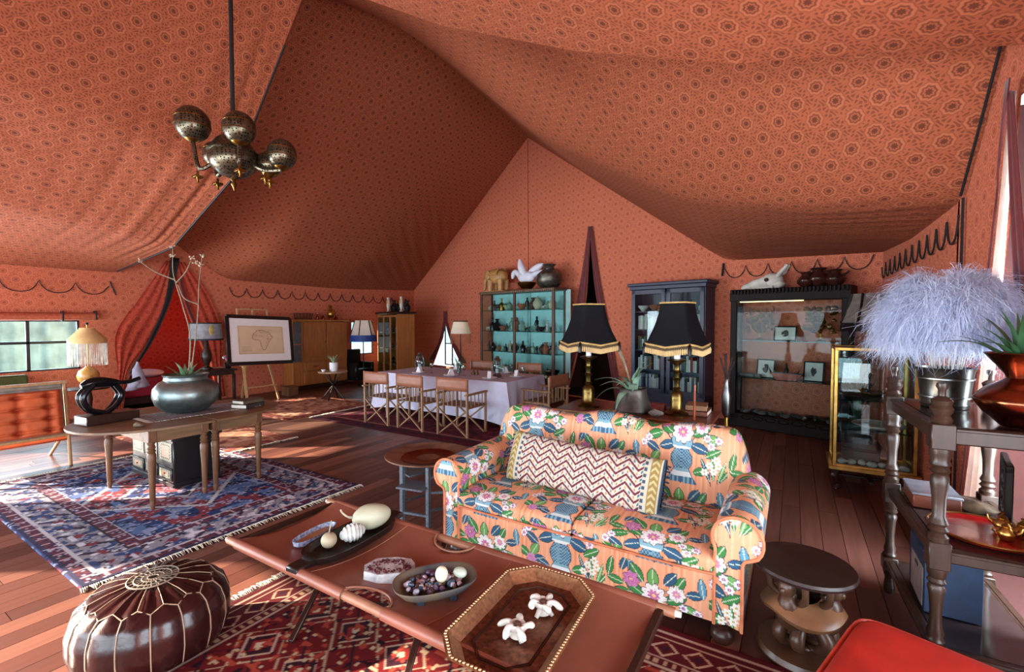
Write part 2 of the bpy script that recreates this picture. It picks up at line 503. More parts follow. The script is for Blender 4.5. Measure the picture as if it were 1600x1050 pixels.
def vn2(x, y):
    def hs(a, b): q = np.sin(a * 127.1 + b * 311.7) * 43758.5453; return q - np.floor(q)
    ix, iy = np.floor(x), np.floor(y); fx, fy = x - ix, y - iy; fx = fx * fx * (3 - 2 * fx); fy = fy * fy * (3 - 2 * fy)
    return (hs(ix, iy) * (1 - fx) + hs(ix + 1, iy) * fx) * (1 - fy) + (hs(ix, iy + 1) * (1 - fx) + hs(ix + 1, iy + 1) * fx) * fy
def wr_near(W, T):
    ny, nx, _ = W.shape; s = np.linspace(0, 1, nx)[None, :]; t = T[:, None]
    g = np.clip(1 - t, 0, 1)
    # gathered folds running along the valley rope on the left slope
    win = smoothstep(.06, .20, s) * (1 - smoothstep(.40, .49, s)) * np.exp(-(g / .16) ** 1.4) * smoothstep(.0, .02, g)
    ph = 38 * g ** .62 * (1 + .5 * s) + 1.6 * np.sin(s * 6 + 2 * g)
    nz_ = vn2(s * 5 + 0 * t, g * 26)
    W[:, :, 2] += win * (.03 * (1 - np.abs(np.sin(ph))) * (.3 + nz_) + .02 * (1 - np.abs(np.sin(ph * 1.73 + 1.2))) * (1.2 - nz_))
    # soft billow
    W[:, :, 2] += .03 * np.sin(t * 9 + s * 7) * smoothstep(0, .1, g) * (smoothstep(0, .08, s) - smoothstep(.92, 1, s))
    return W
B_st = [
 [(-10.92, -3.1, 2.6), (-8.4, -3.1, 3.2), (-6.6, -3.1, 4.3), (-4.65, -3.1, 6.1), (-2.85, -3.1, 4.6), (-1.0, -3.1, 3.6), (.97, -3.1, 3.0), (2.75, -3.1, 2.65)],
 [(-10.92, .2, 2.6), (-8.4, .2, 3.15), (-6.6, .2, 4.2), (-4.65, .2, 6.2), (-2.85, .2, 4.7), (-1.0, .2, 3.75), (.97, .2, 3.15), (2.75, .2, 2.65)],
 [(-10.92, 2.4, 2.6), (-8.4, 2.4, 3.02), (-6.6, 2.4, 3.95), (-5.1, 2.4, 5.55), (-4.65, 2.4, 6.1), (-2.85, 2.4, 4.62), (-1.49, 2.4, 3.95), (-.35, 2.4, 3.55), (.97, 2.4, 3.2), (2.75, 2.4, 2.65)],
 [(-10.92, 3.36, 2.61), (-8.39, 3.36, 2.9), (-6.63, 3.36, 3.66), (-5.0, 3.36, 5.45), (-4.6, 3.36, 5.75), (-4.1, 3.36, 5.22), (-2.85, 3.36, 4.47), (-1.49, 3.36, 3.82), (-.35, 3.36, 3.39), (.32, 3.36, 3.25), (.97, 3.36, 3.1), (2.75, 3.36, 2.65)],
]
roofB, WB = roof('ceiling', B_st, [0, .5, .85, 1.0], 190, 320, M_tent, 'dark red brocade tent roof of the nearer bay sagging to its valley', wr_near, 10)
# the cloth between the two roofs, turned up at the valley
E1 = WB[-1]; xs = E1[:, 0]
zA = np.interp(xs, WA[0][:, 0], WA[0][:, 2])
rows = [E1, np.c_[xs, E1[:, 1] + .035, E1[:, 2] + .03], np.c_[xs, E1[:, 1] + .05, E1[:, 2] + .15], np.c_[xs, np.full_like(xs, 3.43), np.maximum(zA + .03, E1[:, 2] + .2)]]
VG = np.concatenate(rows); n_ = len(xs)
uvv = np.concatenate([np.c_[xs + 12, np.full(n_, k * .2)] for k in range(4)])
vs_ = npmesh('ceiling', VG, gridF(n_ - 1, 3), M_tent, None, uv=uvv); meta(vs_, 'upright band of tent cloth in the valley between the two roofs', kind='structure')
# rope along the valley and lashing cords
mb = MB(); L = [tuple(E1[i]) for i in range(4, 86, 2)]
mb.tube([(p[0], p[1] + .01, p[2] - .012) for p in L], .013, 6)
struct('trim_1', mb, M_blackrib, 'black rope sewn along the left valley edge of the tent roof')

# ---- left wall (x = -10.8): window, curtained doorway
XL = -10.8
win_hole = [(.62, .87), (2.86, .87), (2.86, 1.73), (.62, 1.73)]
door_hole = [(3.45, .02), (3.50, .45), (3.62, .85), (3.86, 1.35), (4.10, 1.9), (4.24, 2.4), (4.30, 2.93), (4.36, 2.93), (4.42, 2.4), (4.56, 1.9), (4.74, 1.35), (4.92, .85), (5.02, .45), (5.05, .02)]
side_hole = [(-2.3, .02), (-.1, .02), (-.1, 2.25), (-2.3, 2.25)]  # unseen opening added so sun patches reach farther across the floor
win2_hole = [(8.72, .75), (9.5, .75), (9.5, 1.70), (8.72, 1.70)]
outerL = [(-3.1, 0), (11.34, 0), (11.34, 2.85), (6.0, 2.75), (5.3, 2.85), (4.4, 3.5), (3.42, 4.3), (3.30, 2.85), (-3.1, 2.8)]
wall_left = sheet('wall_left', outerL, [win_hole, door_hole, side_hole, win2_hole], lambda a, z: (XL, a, z), M_tentwall_lit, 'long left tent wall of orange patterned brocade with window and curtained doorway')
# ---- gable wall
slit1 = [(4.28, .02), (4.40, .6), (4.62, 1.5), (4.80, 2.4), (4.90, 3.2), (4.93, 3.72), (4.97, 3.72), (5.0, 3.2), (5.06, 2.4), (5.18, 1.5), (5.42, .6), (5.62, .02)]
slit2 = [(9.55, .35), (9.80, .75), (10.10, 1.2), (10.32, 1.66), (10.38, 1.66), (10.52, 1.2), (10.80, .75), (11.05, .35)]
outerG = [(-.12, 0), (12.35, 0), (12.35, 2.75), (6.9, 6.5), (2.08, 2.9), (-.12, 2.85)]
wall_back = sheet('wall_back', outerG, [slit1, slit2], lambda a, z: gw(a, z), M_tentwall_lit, 'tall gable wall of salmon patterned brocade with two slit openings')
# ---- right wall (x = 1.05)
XR = 1.05
slit3 = [(2.75, .02), (2.95, .8), (3.22, 1.6), (3.44, 2.3), (3.60, 2.95), (3.66, 2.95), (3.76, 2.3), (3.90, 1.6), (4.12, .8), (4.3, .02)]
outerR = [(2.5, 0), (8.4, 0), (8.4, 2.85), (5.0, 2.75), (4.58, 2.8), (3.9, 3.5), (3.42, 4.1), (3.34, 3.2), (2.5, 3.4)]
wall_right = sheet('wall_right', outerR, [slit3], lambda a, z: (XR, a, z), M_tentwall_lit, 'right tent wall of orange brocade behind the glass case')
# ---- the near bay behind the camera: side wall opening added for light, front with the open verandah
sheet('wall_front', [(-10.92, 0), (2.75, 0), (2.75, 2.9), (-4.65, 6.4), (-10.92, 2.9)], [[(-9.2, .02), (1.9, .02), (1.9, 2.35), (-9.2, 2.35)]], lambda a, z: (a, -2.7, z), M_tentwall_lit, 'tent front behind the viewer with its wide verandah opening')
sheet('wall_right', [(-3.1, 0), (2.5, 0), (2.5, 2.95), (-3.1, 2.95)], [[(-.9, .3), (2.3, .3), (2.3, 2.2), (-.9, 2.2)]], lambda a, z: (2.66, a, z), M_tentwall_lit, 'right side wall of the near tent bay with a broad opening added for light')
sheet('wall_right', [(1.0, 0), (2.7, 0), (2.7, 3.4), (1.0, 3.6)], [], lambda a, z: (a, 2.5, z), M_tentwall_lit, 'short return wall between the two tent bays on the right')

# ---- floor: boards running towards the gable
M_floor = mat('floor_boards', (92, 46, 34), .3)
nt = M_floor.node_tree; b = nt.nodes['Principled BSDF']
ge = nt.nodes.new('ShaderNodeNewGeometry'); oi = nt.nodes.new('ShaderNodeObjectInfo')
rd = mnode(nt, 'FRACT', mnode(nt, 'ADD', oi.outputs['Random'], ge.outputs['Random Per Island']))
mp = nt.nodes.new('ShaderNodeMapping'); mp.inputs['Scale'].default_value = (16, 1.1, 16)
nt.links.new(ge.outputs['Position'], mp.inputs['Vector'])
cb = nt.nodes.new('ShaderNodeCombineXYZ'); nt.links.new(mnode(nt, 'MULTIPLY', rd, 40.0), cb.inputs[1])
nt.links.new(cb.outputs[0], mp.inputs['Location'])
nz = nt.nodes.new('ShaderNodeTexNoise'); nz.inputs['Scale'].default_value = 1.6; nz.inputs['Detail'].default_value = 6; nt.links.new(mp.outputs[0], nz.inputs['Vector'])
ramp = nt.nodes.new('ShaderNodeValToRGB'); nt.links.new(rd, ramp.inputs[0])
cr = ramp.color_ramp; cr.elements[0].color = lin((80, 46, 40)); cr.elements[1].color = lin((144, 96, 80))
e_ = cr.elements.new(.55); e_.color = lin((106, 64, 54))
dk = mixc(nt, 1.0, ramp.outputs[0], (.52, .48, .46, 1), 'MULTIPLY')
nt.links.new(mixc(nt, nz.outputs['Fac'], ramp.outputs[0], dk), b.inputs['Base Color'])
rr = nt.nodes.new('ShaderNodeMapRange'); rr.inputs[3].default_value = .28; rr.inputs[4].default_value = .5; nt.links.new(nz.outputs['Fac'], rr.inputs[0]); nt.links.new(rr.outputs[0], b.inputs['Roughness'])
bn = nt.nodes.new('ShaderNodeBump'); bn.inputs['Strength'].default_value = .12; bn.inputs['Distance'].default_value = .004
nt.links.new(nz.outputs['Fac'], bn.inputs['Height']); nt.links.new(bn.outputs[0], b.inputs['Normal'])
M_joint = mat('floor_joint', (26, 14, 12), .9)
mb = MB(); mb.box((-4.1, 4.25, -.075), (13.7, 14.2, .1), 0)
floor = struct('floor', mb, M_joint, 'polished reddish brown plank floor of the tent')
unit = MB(); unit.box((0, 0, 0), (1, 1, .024), 0)
pm = bpy.data.meshes.new('floor_plank'); pm.from_pydata(unit.v, [], unit.f)
bm = bmesh.new(); bm.from_mesh(pm); bmesh.ops.recalc_face_normals(bm, faces=bm.faces); bm.to_mesh(pm); bm.free()
pm.materials.append(M_floor)
PW = 0.142; boards = []
x = -10.86
Ff = Vector((-math.sin(R(31.7)), math.cos(R(31.7)), 0)); Rt = Vector((math.cos(R(31.7)), math.sin(R(31.7)), 0))
while x < 2.68:
    y = -2.7 - rnd.random() * 2
    ymax = 8.23 + (1.0 - x) * .2568 + .05 if x < 1.0 else 2.5
    while y < ymax:
        L = 1.5 + 2.1 * rnd.random(); y0 = max(y, -2.75); y1 = min(y + L, ymax)
        if y1 - y0 > .08:
            c = Vector((x + PW / 2, (y0 + y1) / 2, 0)); d = c.dot(Ff); l = c.dot(Rt)
            vis = d > .9 and abs(l / d) < 1.25
            boards.append(((PW * (y1 - y0) / max(d, .3) ** 2) if vis else 0, c, y1 - y0))
        y += L
    x += PW
boards.sort(key=lambda q: -q[0])
rest = MB()
for i, (sc_, c, L) in enumerate(boards):
    if i < 300:
        o = bpy.data.objects.new('floor_plank', pm); col.objects.link(o); o.parent = floor
        o.location = (c.x, c.y, -.012 - .0012 * rnd.random()); o.scale = (PW - .004, L - .004, 1)
    else:
        rest.box((c.x, c.y, -.0122), (PW - .004, L - .004, .024), 0)
o = build('floor_planks', rest, M_floor, floor, smooth=0); o['kind'] = 'stuff'

# ---- windows
M_frame = mat('black_window_frame', (18, 20, 24), .4, var=.05)
def window(name, label, fn, y0, y1, z0, z1, ys, zs, fw=.045):
    w = bpy.data.objects.new(name, None); col.objects.link(w); meta(w, label, kind='structure')
    for a in [y0 + fw / 2] + ys + [y1 - fw / 2]:
        build('window_bar', MB().bar(fn(a, z0), fn(a, z1), fw, fw), M_frame, w)
    for z in [z0 + fw / 2] + zs + [z1 - fw / 2]:
        build('window_bar', MB().bar(fn(y0, z), fn(y1, z), fw, fw), M_frame, w)
    ya = [y0] + ys + [y1]; za = [z0] + zs + [z1]
    for i in range(len(ya) - 1):
        for j in range(len(za) - 1):
            a, b_, c, d = fn(ya[i], za[j]), fn(ya[i + 1], za[j]), fn(ya[i + 1], za[j + 1]), fn(ya[i], za[j + 1])
            q = MB(); nrm = (Vector(b_) - Vector(a)).cross(Vector(d) - Vector(a)).normalized() * .004
            q.add([Vector(k) + nrm * sgn for sgn in (1, -1) for k in (a, b_, c, d)], [(0, 1, 2, 3), (7, 6, 5, 4), (0, 4, 5, 1), (1, 5, 6, 2), (2, 6, 7, 3), (3, 7, 4, 0)])
            build('pane', q, M_window_pane, w, 0)
    return w
window('window_1', 'wide black-framed window in the left tent wall behind the tasselled lamp', lambda a, z: (XL - .05, a, z), .60, 2.88, .85, 1.75, [1.12, 2.22], [1.35])
window('window_2', 'small bright window in the left wall beside the blue floor lamp', lambda a, z: (XL - .05, a, z), 8.69, 9.53, .73, 1.73, [], [1.28])
window('window_3', 'blue window with dark bars seen in the slit of the gable wall', lambda a, z: gw(a, z, -.55), 9.4, 11.2, .3, 1.75, [9.75, 10.1, 10.45, 10.8], [1.0], .035)
# muslin hung outside the window, verandah canvas and ground
M_muslin = mat('pale_blue_muslin', (146, 172, 168), .85, var=.2, scale=3, transl=.3)
def pleated(name, a0, a1, z0, z1, fn, amp, n, m, parent=None, nu=90):
    mb = MB()
    mb.grid(lambda i, j: fn(a0 + (a1 - a0) * i, z0 + (z1 - z0) * j, amp * (math.sin(i * n * 2 * PI) + .4 * math.sin(i * n * 4.6 * PI + 1)) * (1.1 - .5 * j)), nu, 8)
    return build(name, mb, m, parent, 180)
o = pleated('canvas_screen', .3, 4.2, -.3, 1.85, lambda a, z, d: (-14.2 + d, a, z), .09, 7, M_muslin)
meta(o, 'pale green canvas screen standing outside the left window', 'screen')
g = MB(); g.box((-4, 3, -.35), (60, 60, .1), 0)
struct('ground', g, mat('dry_ground', (186, 192, 196), .95), 'pale bleached ground outside the tent')

# rolled blind above the window, with straps
bl = thing('rolled_blind', 'rolled-up brocade blind strapped above the left window', 'blind', (XL + .06, 0, 1.80))
mb = MB(); mb.tube([(0, .5 + .26 * i, -.012 * math.sin(PI * i / 10)) for i in range(11)], .065, 12)
o = build('roll', mb, M_canvas if False else mat('rolled_brocade', (186, 92, 62), .8, var=.2, scale=30), bl)
for y in (1.0, 2.62): build('strap', MB().box((0.02, y, .0), (.10, .025, .17), .01), M_blackrib, bl)
build('strap', MB().box((0.0, 3.06, .02), (.14, .02, .16), .01), M_blackrib, bl)

# scalloped cord along the walls
def scallops(a0, a1, z, n, fn, drop=.16):
    pts = []
    for i in range(n):
        for k in range(12):
            f = k / 12; a = a0 + (a1 - a0) * (i + f) / n
            zz = z - drop * (math.sin(PI * f) ** .55) + (.035 * math.cos(PI * f) ** 12)
            pts.append(fn(a, zz))
    pts.append(fn(a1, z)); return pts
mb = MB(); mb.tube(scallops(-.4, 3.28, 2.36, 8, lambda a, z: (XL + .02, a, z)), .008, 5); mb.tube([(XL + .02, 3.30, 2.45), (XL + .02, 3.38, 2.2)], .012, 5)
build('scallop_cord', mb, M_blackrib, wall_left)
mb = MB(); mb.tube(scallops(5.4, 11.0, 2.44, 15, lambda a, z: (XL + .02, a, z), .17), .009, 5)
build('scallop_cord', mb, M_blackrib, wall_left)
mb = MB(); mb.tube(scallops(.05, 2.1, 2.62, 6, lambda a, z: gw(a, z, .02), .16), .008, 5); mb.tube([gw(2.12, 2.72, .03), gw(2.14, 2.5, .03)], .02, 6)
build('scallop_cord', mb, M_blackrib, wall_back)
mb = MB(); mb.tube(scallops(4.65, 8.15, 2.46, 11, lambda a, z: (XR - .02, a, z), .16), .008, 5); mb.tube([(XR - .02, 4.56, 2.6), (XR - .02, 4.56, 0)], .009, 5)
mb.tube([(XR - .03, 4.58, 2.62), (XR - .03, 4.25, 2.95), (XR - .03, 3.9, 3.32), (XR - .03, 3.5, 3.75)], .009, 6)
build('scallop_cord', mb, M_blackrib, wall_right)
build('seam', MB().tube([gw(6.90, 6.2, .004), gw(6.87, 3.5, .004), gw(6.86, 0, .004)], .008, 5), mat('seam_brown', (150, 66, 46), .8), wall_back)  # seam tube in a deeper orange-brown than the wall

# ---- annexes seen through the slits
M_annex = tent_fabric('annex_brocade', (206, 62, 44), (140, 34, 28), (216, 84, 58), .30, .1)
sheet('wall_annex', [(3.88, 0), (6.4, 0), (6.4, 3.4), (3.88, 3.4)], [], lambda a, z: (-13.3, a, z), M_annex, 'red brocade back wall of the bed alcove behind the left curtain')
sheet('wall_annex', [(-13.3, 0), (-10.8, 0), (-10.8, 3.4), (-13.3, 3.4)], [], lambda a, z: (a, 6.4, z), M_annex, 'red brocade side wall of the bed alcove, farther one')
sheet('wall_annex', [(-13.3, 0), (-10.8, 0), (-10.8, 3.4), (-13.3, 3.4)], [[(-12.6, 1.0), (-12.0, 1.0), (-12.0, 2.3), (-12.6, 2.3)]], lambda a, z: (a, 3.36 + (-10.8 - a) * .22, z), M_annex, 'red brocade side wall of the bed alcove, nearer one')  # hole added out of view to let sun in for a red glow
sheet('ceiling', [(-13.35, 2.4), (-10.7, 2.4), (-10.7, 6.45), (-13.35, 6.45)], [], lambda a, z: (a, z, 3.35), M_annex, 'red cloth ceiling of the bed alcove')
mb = MB(); mb.box((-12.1, 4.7, -.03), (2.6, 3.6, .06), 0)
struct('floor', mb, M_joint, 'dark floor of the bed alcove')
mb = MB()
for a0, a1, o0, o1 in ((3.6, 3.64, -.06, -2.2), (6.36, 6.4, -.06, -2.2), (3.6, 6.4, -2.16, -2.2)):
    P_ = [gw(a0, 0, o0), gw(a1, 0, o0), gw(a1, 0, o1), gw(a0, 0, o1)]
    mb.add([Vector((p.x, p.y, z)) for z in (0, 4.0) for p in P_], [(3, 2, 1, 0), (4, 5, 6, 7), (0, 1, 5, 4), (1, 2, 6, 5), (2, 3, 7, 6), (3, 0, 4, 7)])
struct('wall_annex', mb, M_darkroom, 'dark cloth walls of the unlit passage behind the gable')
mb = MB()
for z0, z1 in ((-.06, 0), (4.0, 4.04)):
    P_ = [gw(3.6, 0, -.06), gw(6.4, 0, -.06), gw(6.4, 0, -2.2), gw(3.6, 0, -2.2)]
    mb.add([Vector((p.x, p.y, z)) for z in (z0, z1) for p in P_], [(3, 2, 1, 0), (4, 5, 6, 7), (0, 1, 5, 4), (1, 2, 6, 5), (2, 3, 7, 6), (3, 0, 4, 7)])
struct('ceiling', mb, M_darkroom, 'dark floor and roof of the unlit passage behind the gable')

mb = MB()
mb.box((1.8, 4.75, 1.6), (1.5, .04, 3.3), 0); mb.box((2.5, 3.6, 1.6), (.04, 2.3, 3.3), 0); mb.box((1.8, 3.65, -.03), (1.4, 2.2, .06), 0)
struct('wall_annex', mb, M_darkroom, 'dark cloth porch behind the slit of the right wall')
# ---- curtains: surfaces between an inner and an outer edge, pleated
def drape(name, inner, outer, m, normal, pleats, amp, label, cat='curtain', group=None, nu=40, nv=24, parent=None):
    I = spline(inner, 8); O = spline(outer, 8); nI = len(I) - 1; N = Vector(normal).normalized()
    def pick(P, t):
        k = t * (len(P) - 1); i = min(int(k), len(P) - 2); return P[i].lerp(P[i + 1], k - i)
    mb = MB()
    def fn(i, j):
        p = pick(I, j).lerp(pick(O, j), i)
        return p + N * amp * (math.sin(i * pleats * 2 * PI) * (.35 + .65 * j))
    mb.grid(fn, nu, nv)
    o = build(name, mb, m, parent, 180)
    ul = o.data.uv_layers.new(name='UVMap')
    for lp in o.data.loops:
        c = o.data.vertices[lp.vertex_index].co; ul.data[lp.index].uv = (c.x + c.y, c.z)
    sd = o.modifiers.new('thick', 'SOLIDIFY'); sd.thickness = .008
    if parent is None: meta(o, label, cat, group)
    return o
xc = XL + .05
drape('door_curtain', [(xc, 4.30, 2.93), (xc, 4.12, 1.95), (xc, 3.80, 1.25), (xc, 3.50, .75), (xc, 3.42, .05)], [(xc, 4.18, 2.93), (xc, 3.75, 2.2), (xc, 3.35, 1.5), (xc, 3.36, .75), (xc, 3.30, .05)], M_curtain, (1, 0, 0), 3, .018, 'red brocade curtain gathered to the left of the alcove doorway')
drape('door_curtain', [(xc, 4.36, 2.93), (xc, 4.52, 2.1), (xc, 4.80, 1.35), (xc, 4.98, .75), (xc, 5.06, .05)], [(xc, 4.52, 2.93), (xc, 4.95, 2.3), (xc, 5.22, 1.5), (xc, 5.2, .75), (xc, 5.26, .05)], M_curtain, (1, 0, 0), 3, .018, 'red brocade curtain gathered to the right of the alcove doorway')
drape('curtain_border', [(xc + .05, 4.25, 3.0), (xc + .05, 4.12, 2.1), (xc + .05, 3.82, 1.3), (xc + .05, 3.52, .72)], [(xc + .05, 4.40, 3.0), (xc + .05, 4.22, 2.1), (xc + .05, 3.90, 1.3), (xc + .05, 3.55, .72)], M_blackrib, (1, 0, 0), 1, .006, 'black velvet border band falling down the left alcove curtain')
drape('curtain_border', [(xc + .05, 4.38, 2.6), (xc + .05, 4.48, 2.1), (xc + .05, 4.74, 1.35), (xc + .05, 4.92, .85)], [(xc + .05, 4.43, 2.6), (xc + .05, 4.54, 2.1), (xc + .05, 4.80, 1.35), (xc + .05, 4.98, .85)], M_ribbon, (1, 0, 0), 1, .006, 'dark red border band falling down the right alcove curtain')
def gdr(pts, off=.05): return [gw(a, z, off) for a, z in pts]
drape('door_curtain', gdr([(4.93, 3.78), (5.0, 3.0), (5.08, 2.3), (5.18, 1.5), (5.45, .6), (5.62, .03)]), gdr([(5.01, 3.78), (5.14, 3.0), (5.28, 2.3), (5.42, 1.5), (5.66, .6), (5.8, .03)]), M_ribbon, WN, 2, .02, 'dark red curtain edge left of the dark slit in the gable wall')
drape('door_curtain', gdr([(4.97, 3.78), (4.90, 3.0), (4.80, 2.3), (4.60, 1.5), (4.40, .6), (4.28, .03)]), gdr([(4.91, 3.78), (4.78, 3.0), (4.64, 2.3), (4.44, 1.5), (4.24, .6), (4.1, .03)]), M_ribbon, WN, 2, .02, 'dark red curtain edge right of the dark slit in the gable wall')
drape('door_curtain', gdr([(10.36, 2.02), (10.36, 1.7), (10.56, 1.1), (10.95, .5)]), gdr([(10.44, 2.02), (10.46, 1.7), (10.70, 1.1), (11.2, .5)]), M_ribbon, WN, 2, .02, 'dark red curtain edge left of the small lit slit')
drape('door_curtain', gdr([(10.36, 2.02), (10.34, 1.7), (10.06, 1.1), (9.6, .5)]), gdr([(10.28, 2.02), (10.26, 1.7), (9.92, 1.1), (9.35, .5)]), M_ribbon, WN, 2, .02, 'dark red curtain edge right of the small lit slit')
xr = XR - .03
M_sheer = mat('white_lining', (236, 216, 206), .8, var=.08, transl=.5)
drape('door_curtain', [(xr, 3.64, 2.98), (xr, 3.70, 2.3), (xr, 3.78, 1.6), (xr, 3.90, .8), (xr, 4.0, .03)], [(xr, 3.68, 2.98), (xr, 3.80, 2.3), (xr, 3.96, 1.6), (xr, 4.2, .8), (xr, 4.4, .03)], M_sheer, (-1, 0, 0), 3, .02, 'white lined curtain held open in the right wall slit')
drape('curtain_border', [(xr - .03, 3.66, 3.04), (xr - .03, 3.79, 2.3), (xr - .03, 3.95, 1.6), (xr - .03, 4.18, .8), (xr - .03, 4.38, .03)], [(xr - .03, 3.60, 3.04), (xr - .03, 3.81, 2.3), (xr - .03, 3.97, 1.6), (xr - .03, 4.21, .8), (xr - .03, 4.42, .03)], M_ribbon, (-1, 0, 0), 1, .004, 'dark red piping along the white lined curtain at the right')
drape('curtain_border', [(xr - .03, 3.66, 3.0), (xr - .03, 3.55, 2.3), (xr - .03, 3.40, 1.6), (xr - .03, 3.2, .8), (xr - .03, 3.0, .03)], [(xr - .03, 3.58, 2.95), (xr - .03, 3.42, 2.3), (xr - .03, 3.22, 1.6), (xr - .03, 2.98, .8), (xr - .03, 2.75, .03)], M_ribbon, (-1, 0, 0), 2, .01, 'dark curtain edge right of the slit in the right wall')

# ================================================================== PRINTS (colour as a function of place on the cloth)
def C(*c): return nlin(c)
def paint(base, mask, colr):
    m = np.clip(mask, 0, 1)[:, None]; base *= (1 - m); base += m * np.asarray(colr)[None, :]
def leafmask(x, y, cx, cy, ang, L, w):
    c, s = math.cos(ang), math.sin(ang); X = (x - cx) * c + (y - cy) * s; Yv = -(x - cx) * s + (y - cy) * c
    t = X / L; prof = w * np.clip(4 * t * (1 - t), 0, None) ** .8
    inside = ((t > 0) & (t < 1) & (np.abs(Yv) < prof)).astype(float)
    vein = inside * (np.abs(Yv) < .0022)
    return inside, vein
def flower(x, y, cx, cy, Rr, n, depth=.3, ph=0.0):
    X, Yv = x - cx, y - cy; r = np.hypot(X, Yv); a = np.arctan2(Yv, X)
    return (r < Rr * (1 - depth + depth * np.abs(np.cos(n * a / 2 + ph)))), r, a
def chintz(u, v):
    TW, TH = .58, .53; kp = .955
    k = np.floor(u / TW); x = u - k * TW; y = (v + (k % 2) * TH * .5) % TH
    n = len(u); col_ = np.tile(C(238, 166, 124), (n, 1))
    st = .5 + .5 * np.sin(u * 190) * np.sin(u * 41 + .6)
    band = ((u % .30) < .12)
    paint(col_, (st > .62) * .55 * band, C(226, 124, 74)); paint(col_, (st < .30) * .5, C(246, 190, 150))
    def stem(x0, y0, x1, y1, bend, w=.004, c=(40, 56, 78)):
        x0, y0, x1, y1 = x0 * kp, y0 * kp, x1 * kp, y1 * kp
        dx, dy = x1 - x0, y1 - y0; L2 = dx * dx + dy * dy
        t = ((x - x0) * dx + (y - y0) * dy) / L2; d = ((x - x0) * dy - (y - y0) * dx) / math.sqrt(L2)
        paint(col_, ((t > 0) & (t < 1) & (np.abs(d - bend * np.sin(PI * t)) < w)), C(*c))
    GR, GR2, BL, BL2, OUT = (52, 132, 58), (104, 168, 84), (34, 84, 118), (84, 146, 172), (24, 52, 66)
    def leaf(cx, cy, deg, L, w, c):
        cx, cy = cx * kp, cy * kp
        i, ve = leafmask(x, y, cx, cy, R(deg), L * 1.06, w * 1.18); paint(col_, i, C(*OUT))
        i, ve = leafmask(x, y, cx + .002 * math.cos(R(deg)), cy + .002 * math.sin(R(deg)), R(deg), L, w); paint(col_, i, C(*c)); paint(col_, ve, C(214, 226, 200))
    def vase(cx, cy, s):
        cx, cy = cx * kp, cy * kp
        Yv = (y - cy) / s; X = np.abs(x - cx) / s
        w = np.interp(Yv, [-.10, -.075, -.07, -.03, .0, .03, .07, .075, .10, .12], [.075, .06, .055, .035, .05, .052, .03, .045, .05, .05], left=0, right=0)
        ins = X < w; paint(col_, X < w + .005, C(*OUT) if True else 0) if False else None
        paint(col_, (X < w + .004) & (w > 0), C(28, 58, 84)); paint(col_, ins, C(126, 170, 184))
        ch = (np.sin(Yv * 420) * np.sin(X * 420) > 0.1)
        paint(col_, ins & ch & (Yv > -.03) & (Yv < .075), C(44, 84, 122))
        paint(col_, ins & (Yv < -.045) & (Yv > -.07), C(222, 228, 226)); paint(col_, ins & (Yv < -.07) & (np.sin(X * 300) > 0), C(54, 96, 130))
        paint(col_, ins & (np.abs(Yv - .074) < .006), C(226, 230, 222))
    def bloom(cx, cy, Rr, outer, inner, n=9):
        cx, cy = cx * kp, cy * kp
        m_, r, a = flower(x, y, cx, cy, Rr * 1.08, n); paint(col_, m_, C(70, 50, 70))
        m_, r, a = flower(x, y, cx, cy, Rr, n); paint(col_, m_, C(*outer))
        paint(col_, m_ & (np.abs(np.sin(n * a / 2)) < .10) & (r > Rr * .3), C(196, 168, 176))
        m2, r, a = flower(x, y, cx, cy, Rr * .5, n, .4, .6); paint(col_, m2, C(*inner))
        paint(col_, m2 & (np.sin(r * 700) > .2), C(226, 150, 190)); paint(col_, r < Rr * .12, C(238, 214, 120))
    def daisy(cx, cy, Rr):
        cx, cy = cx * kp, cy * kp
        m_, r, a = flower(x, y, cx, cy, Rr * 1.12, 7, .4); paint(col_, m_, C(112, 60, 120))
        m_, r, a = flower(x, y, cx, cy, Rr, 7, .4); paint(col_, m_, C(240, 236, 240)); paint(col_, r < Rr * .38, C(150, 70, 150)); paint(col_, r < Rr * .15, C(240, 220, 120))
    stem(.30, .02, .30, .30, .02); stem(.30, .26, .14, .44, -.02); stem(.30, .28, .46, .46, .02); stem(.10, .08, .04, .30, .02, .003); stem(.5, .03, .54, .26, -.02, .003)
    for cx, cy, dg, L, w, c in ((.24, .36, 150, .12, .030, GR), (.26, .30, 200, .12, .030, BL), (.36, .36, 25, .13, .030, GR), (.36, .30, -20, .12, .032, BL), (.30, .42, 95, .11, .03, GR2),
                                (.20, .46, 120, .10, .024, BL2), (.42, .44, 60, .10, .024, GR), (.12, .40, 170, .10, .024, GR), (.48, .44, 10, .09, .022, BL), (.10, .48, 70, .08, .02, BL),
                                (.52, .06, 95, .16, .013, GR), (.50, .05, 112, .17, .012, BL), (.545, .05, 72, .15, .012, GR2), (.56, .06, 55, .12, .012, GR), (.07, .12, 150, .09, .026, GR), (.08, .13, 60, .10, .026, GR2), (.09, .10, 20, .09, .024, BL),
                                (.22, .08, 160, .08, .022, BL), (.38, .10, 20, .10, .026, GR), (.16, .36, 200, .12, .03, GR), (.44, .36, -15, .12, .03, GR2), (.24, .44, 130, .12, .028, GR), (.36, .46, 50, .10, .026, BL), (.46, .22, 30, .11, .024, GR), (.14, .22, 150, .11, .024, BL), (.02, .42, 80, .12, .02, GR), (.58, .44, 100, .11, .02, BL2)):
        leaf(cx, cy, dg, L, w, c)
    vase(.30, .165, 1.35)
    bloom(.30, .375, .074, (240, 236, 232), (176, 74, 130)); bloom(.165, .44, .05, (196, 110, 168), (150, 60, 120), 7); bloom(.43, .425, .05, (240, 238, 230), (206, 130, 170), 8)
    bloom(.08, .105, .036, (206, 130, 184), (150, 66, 130), 7)
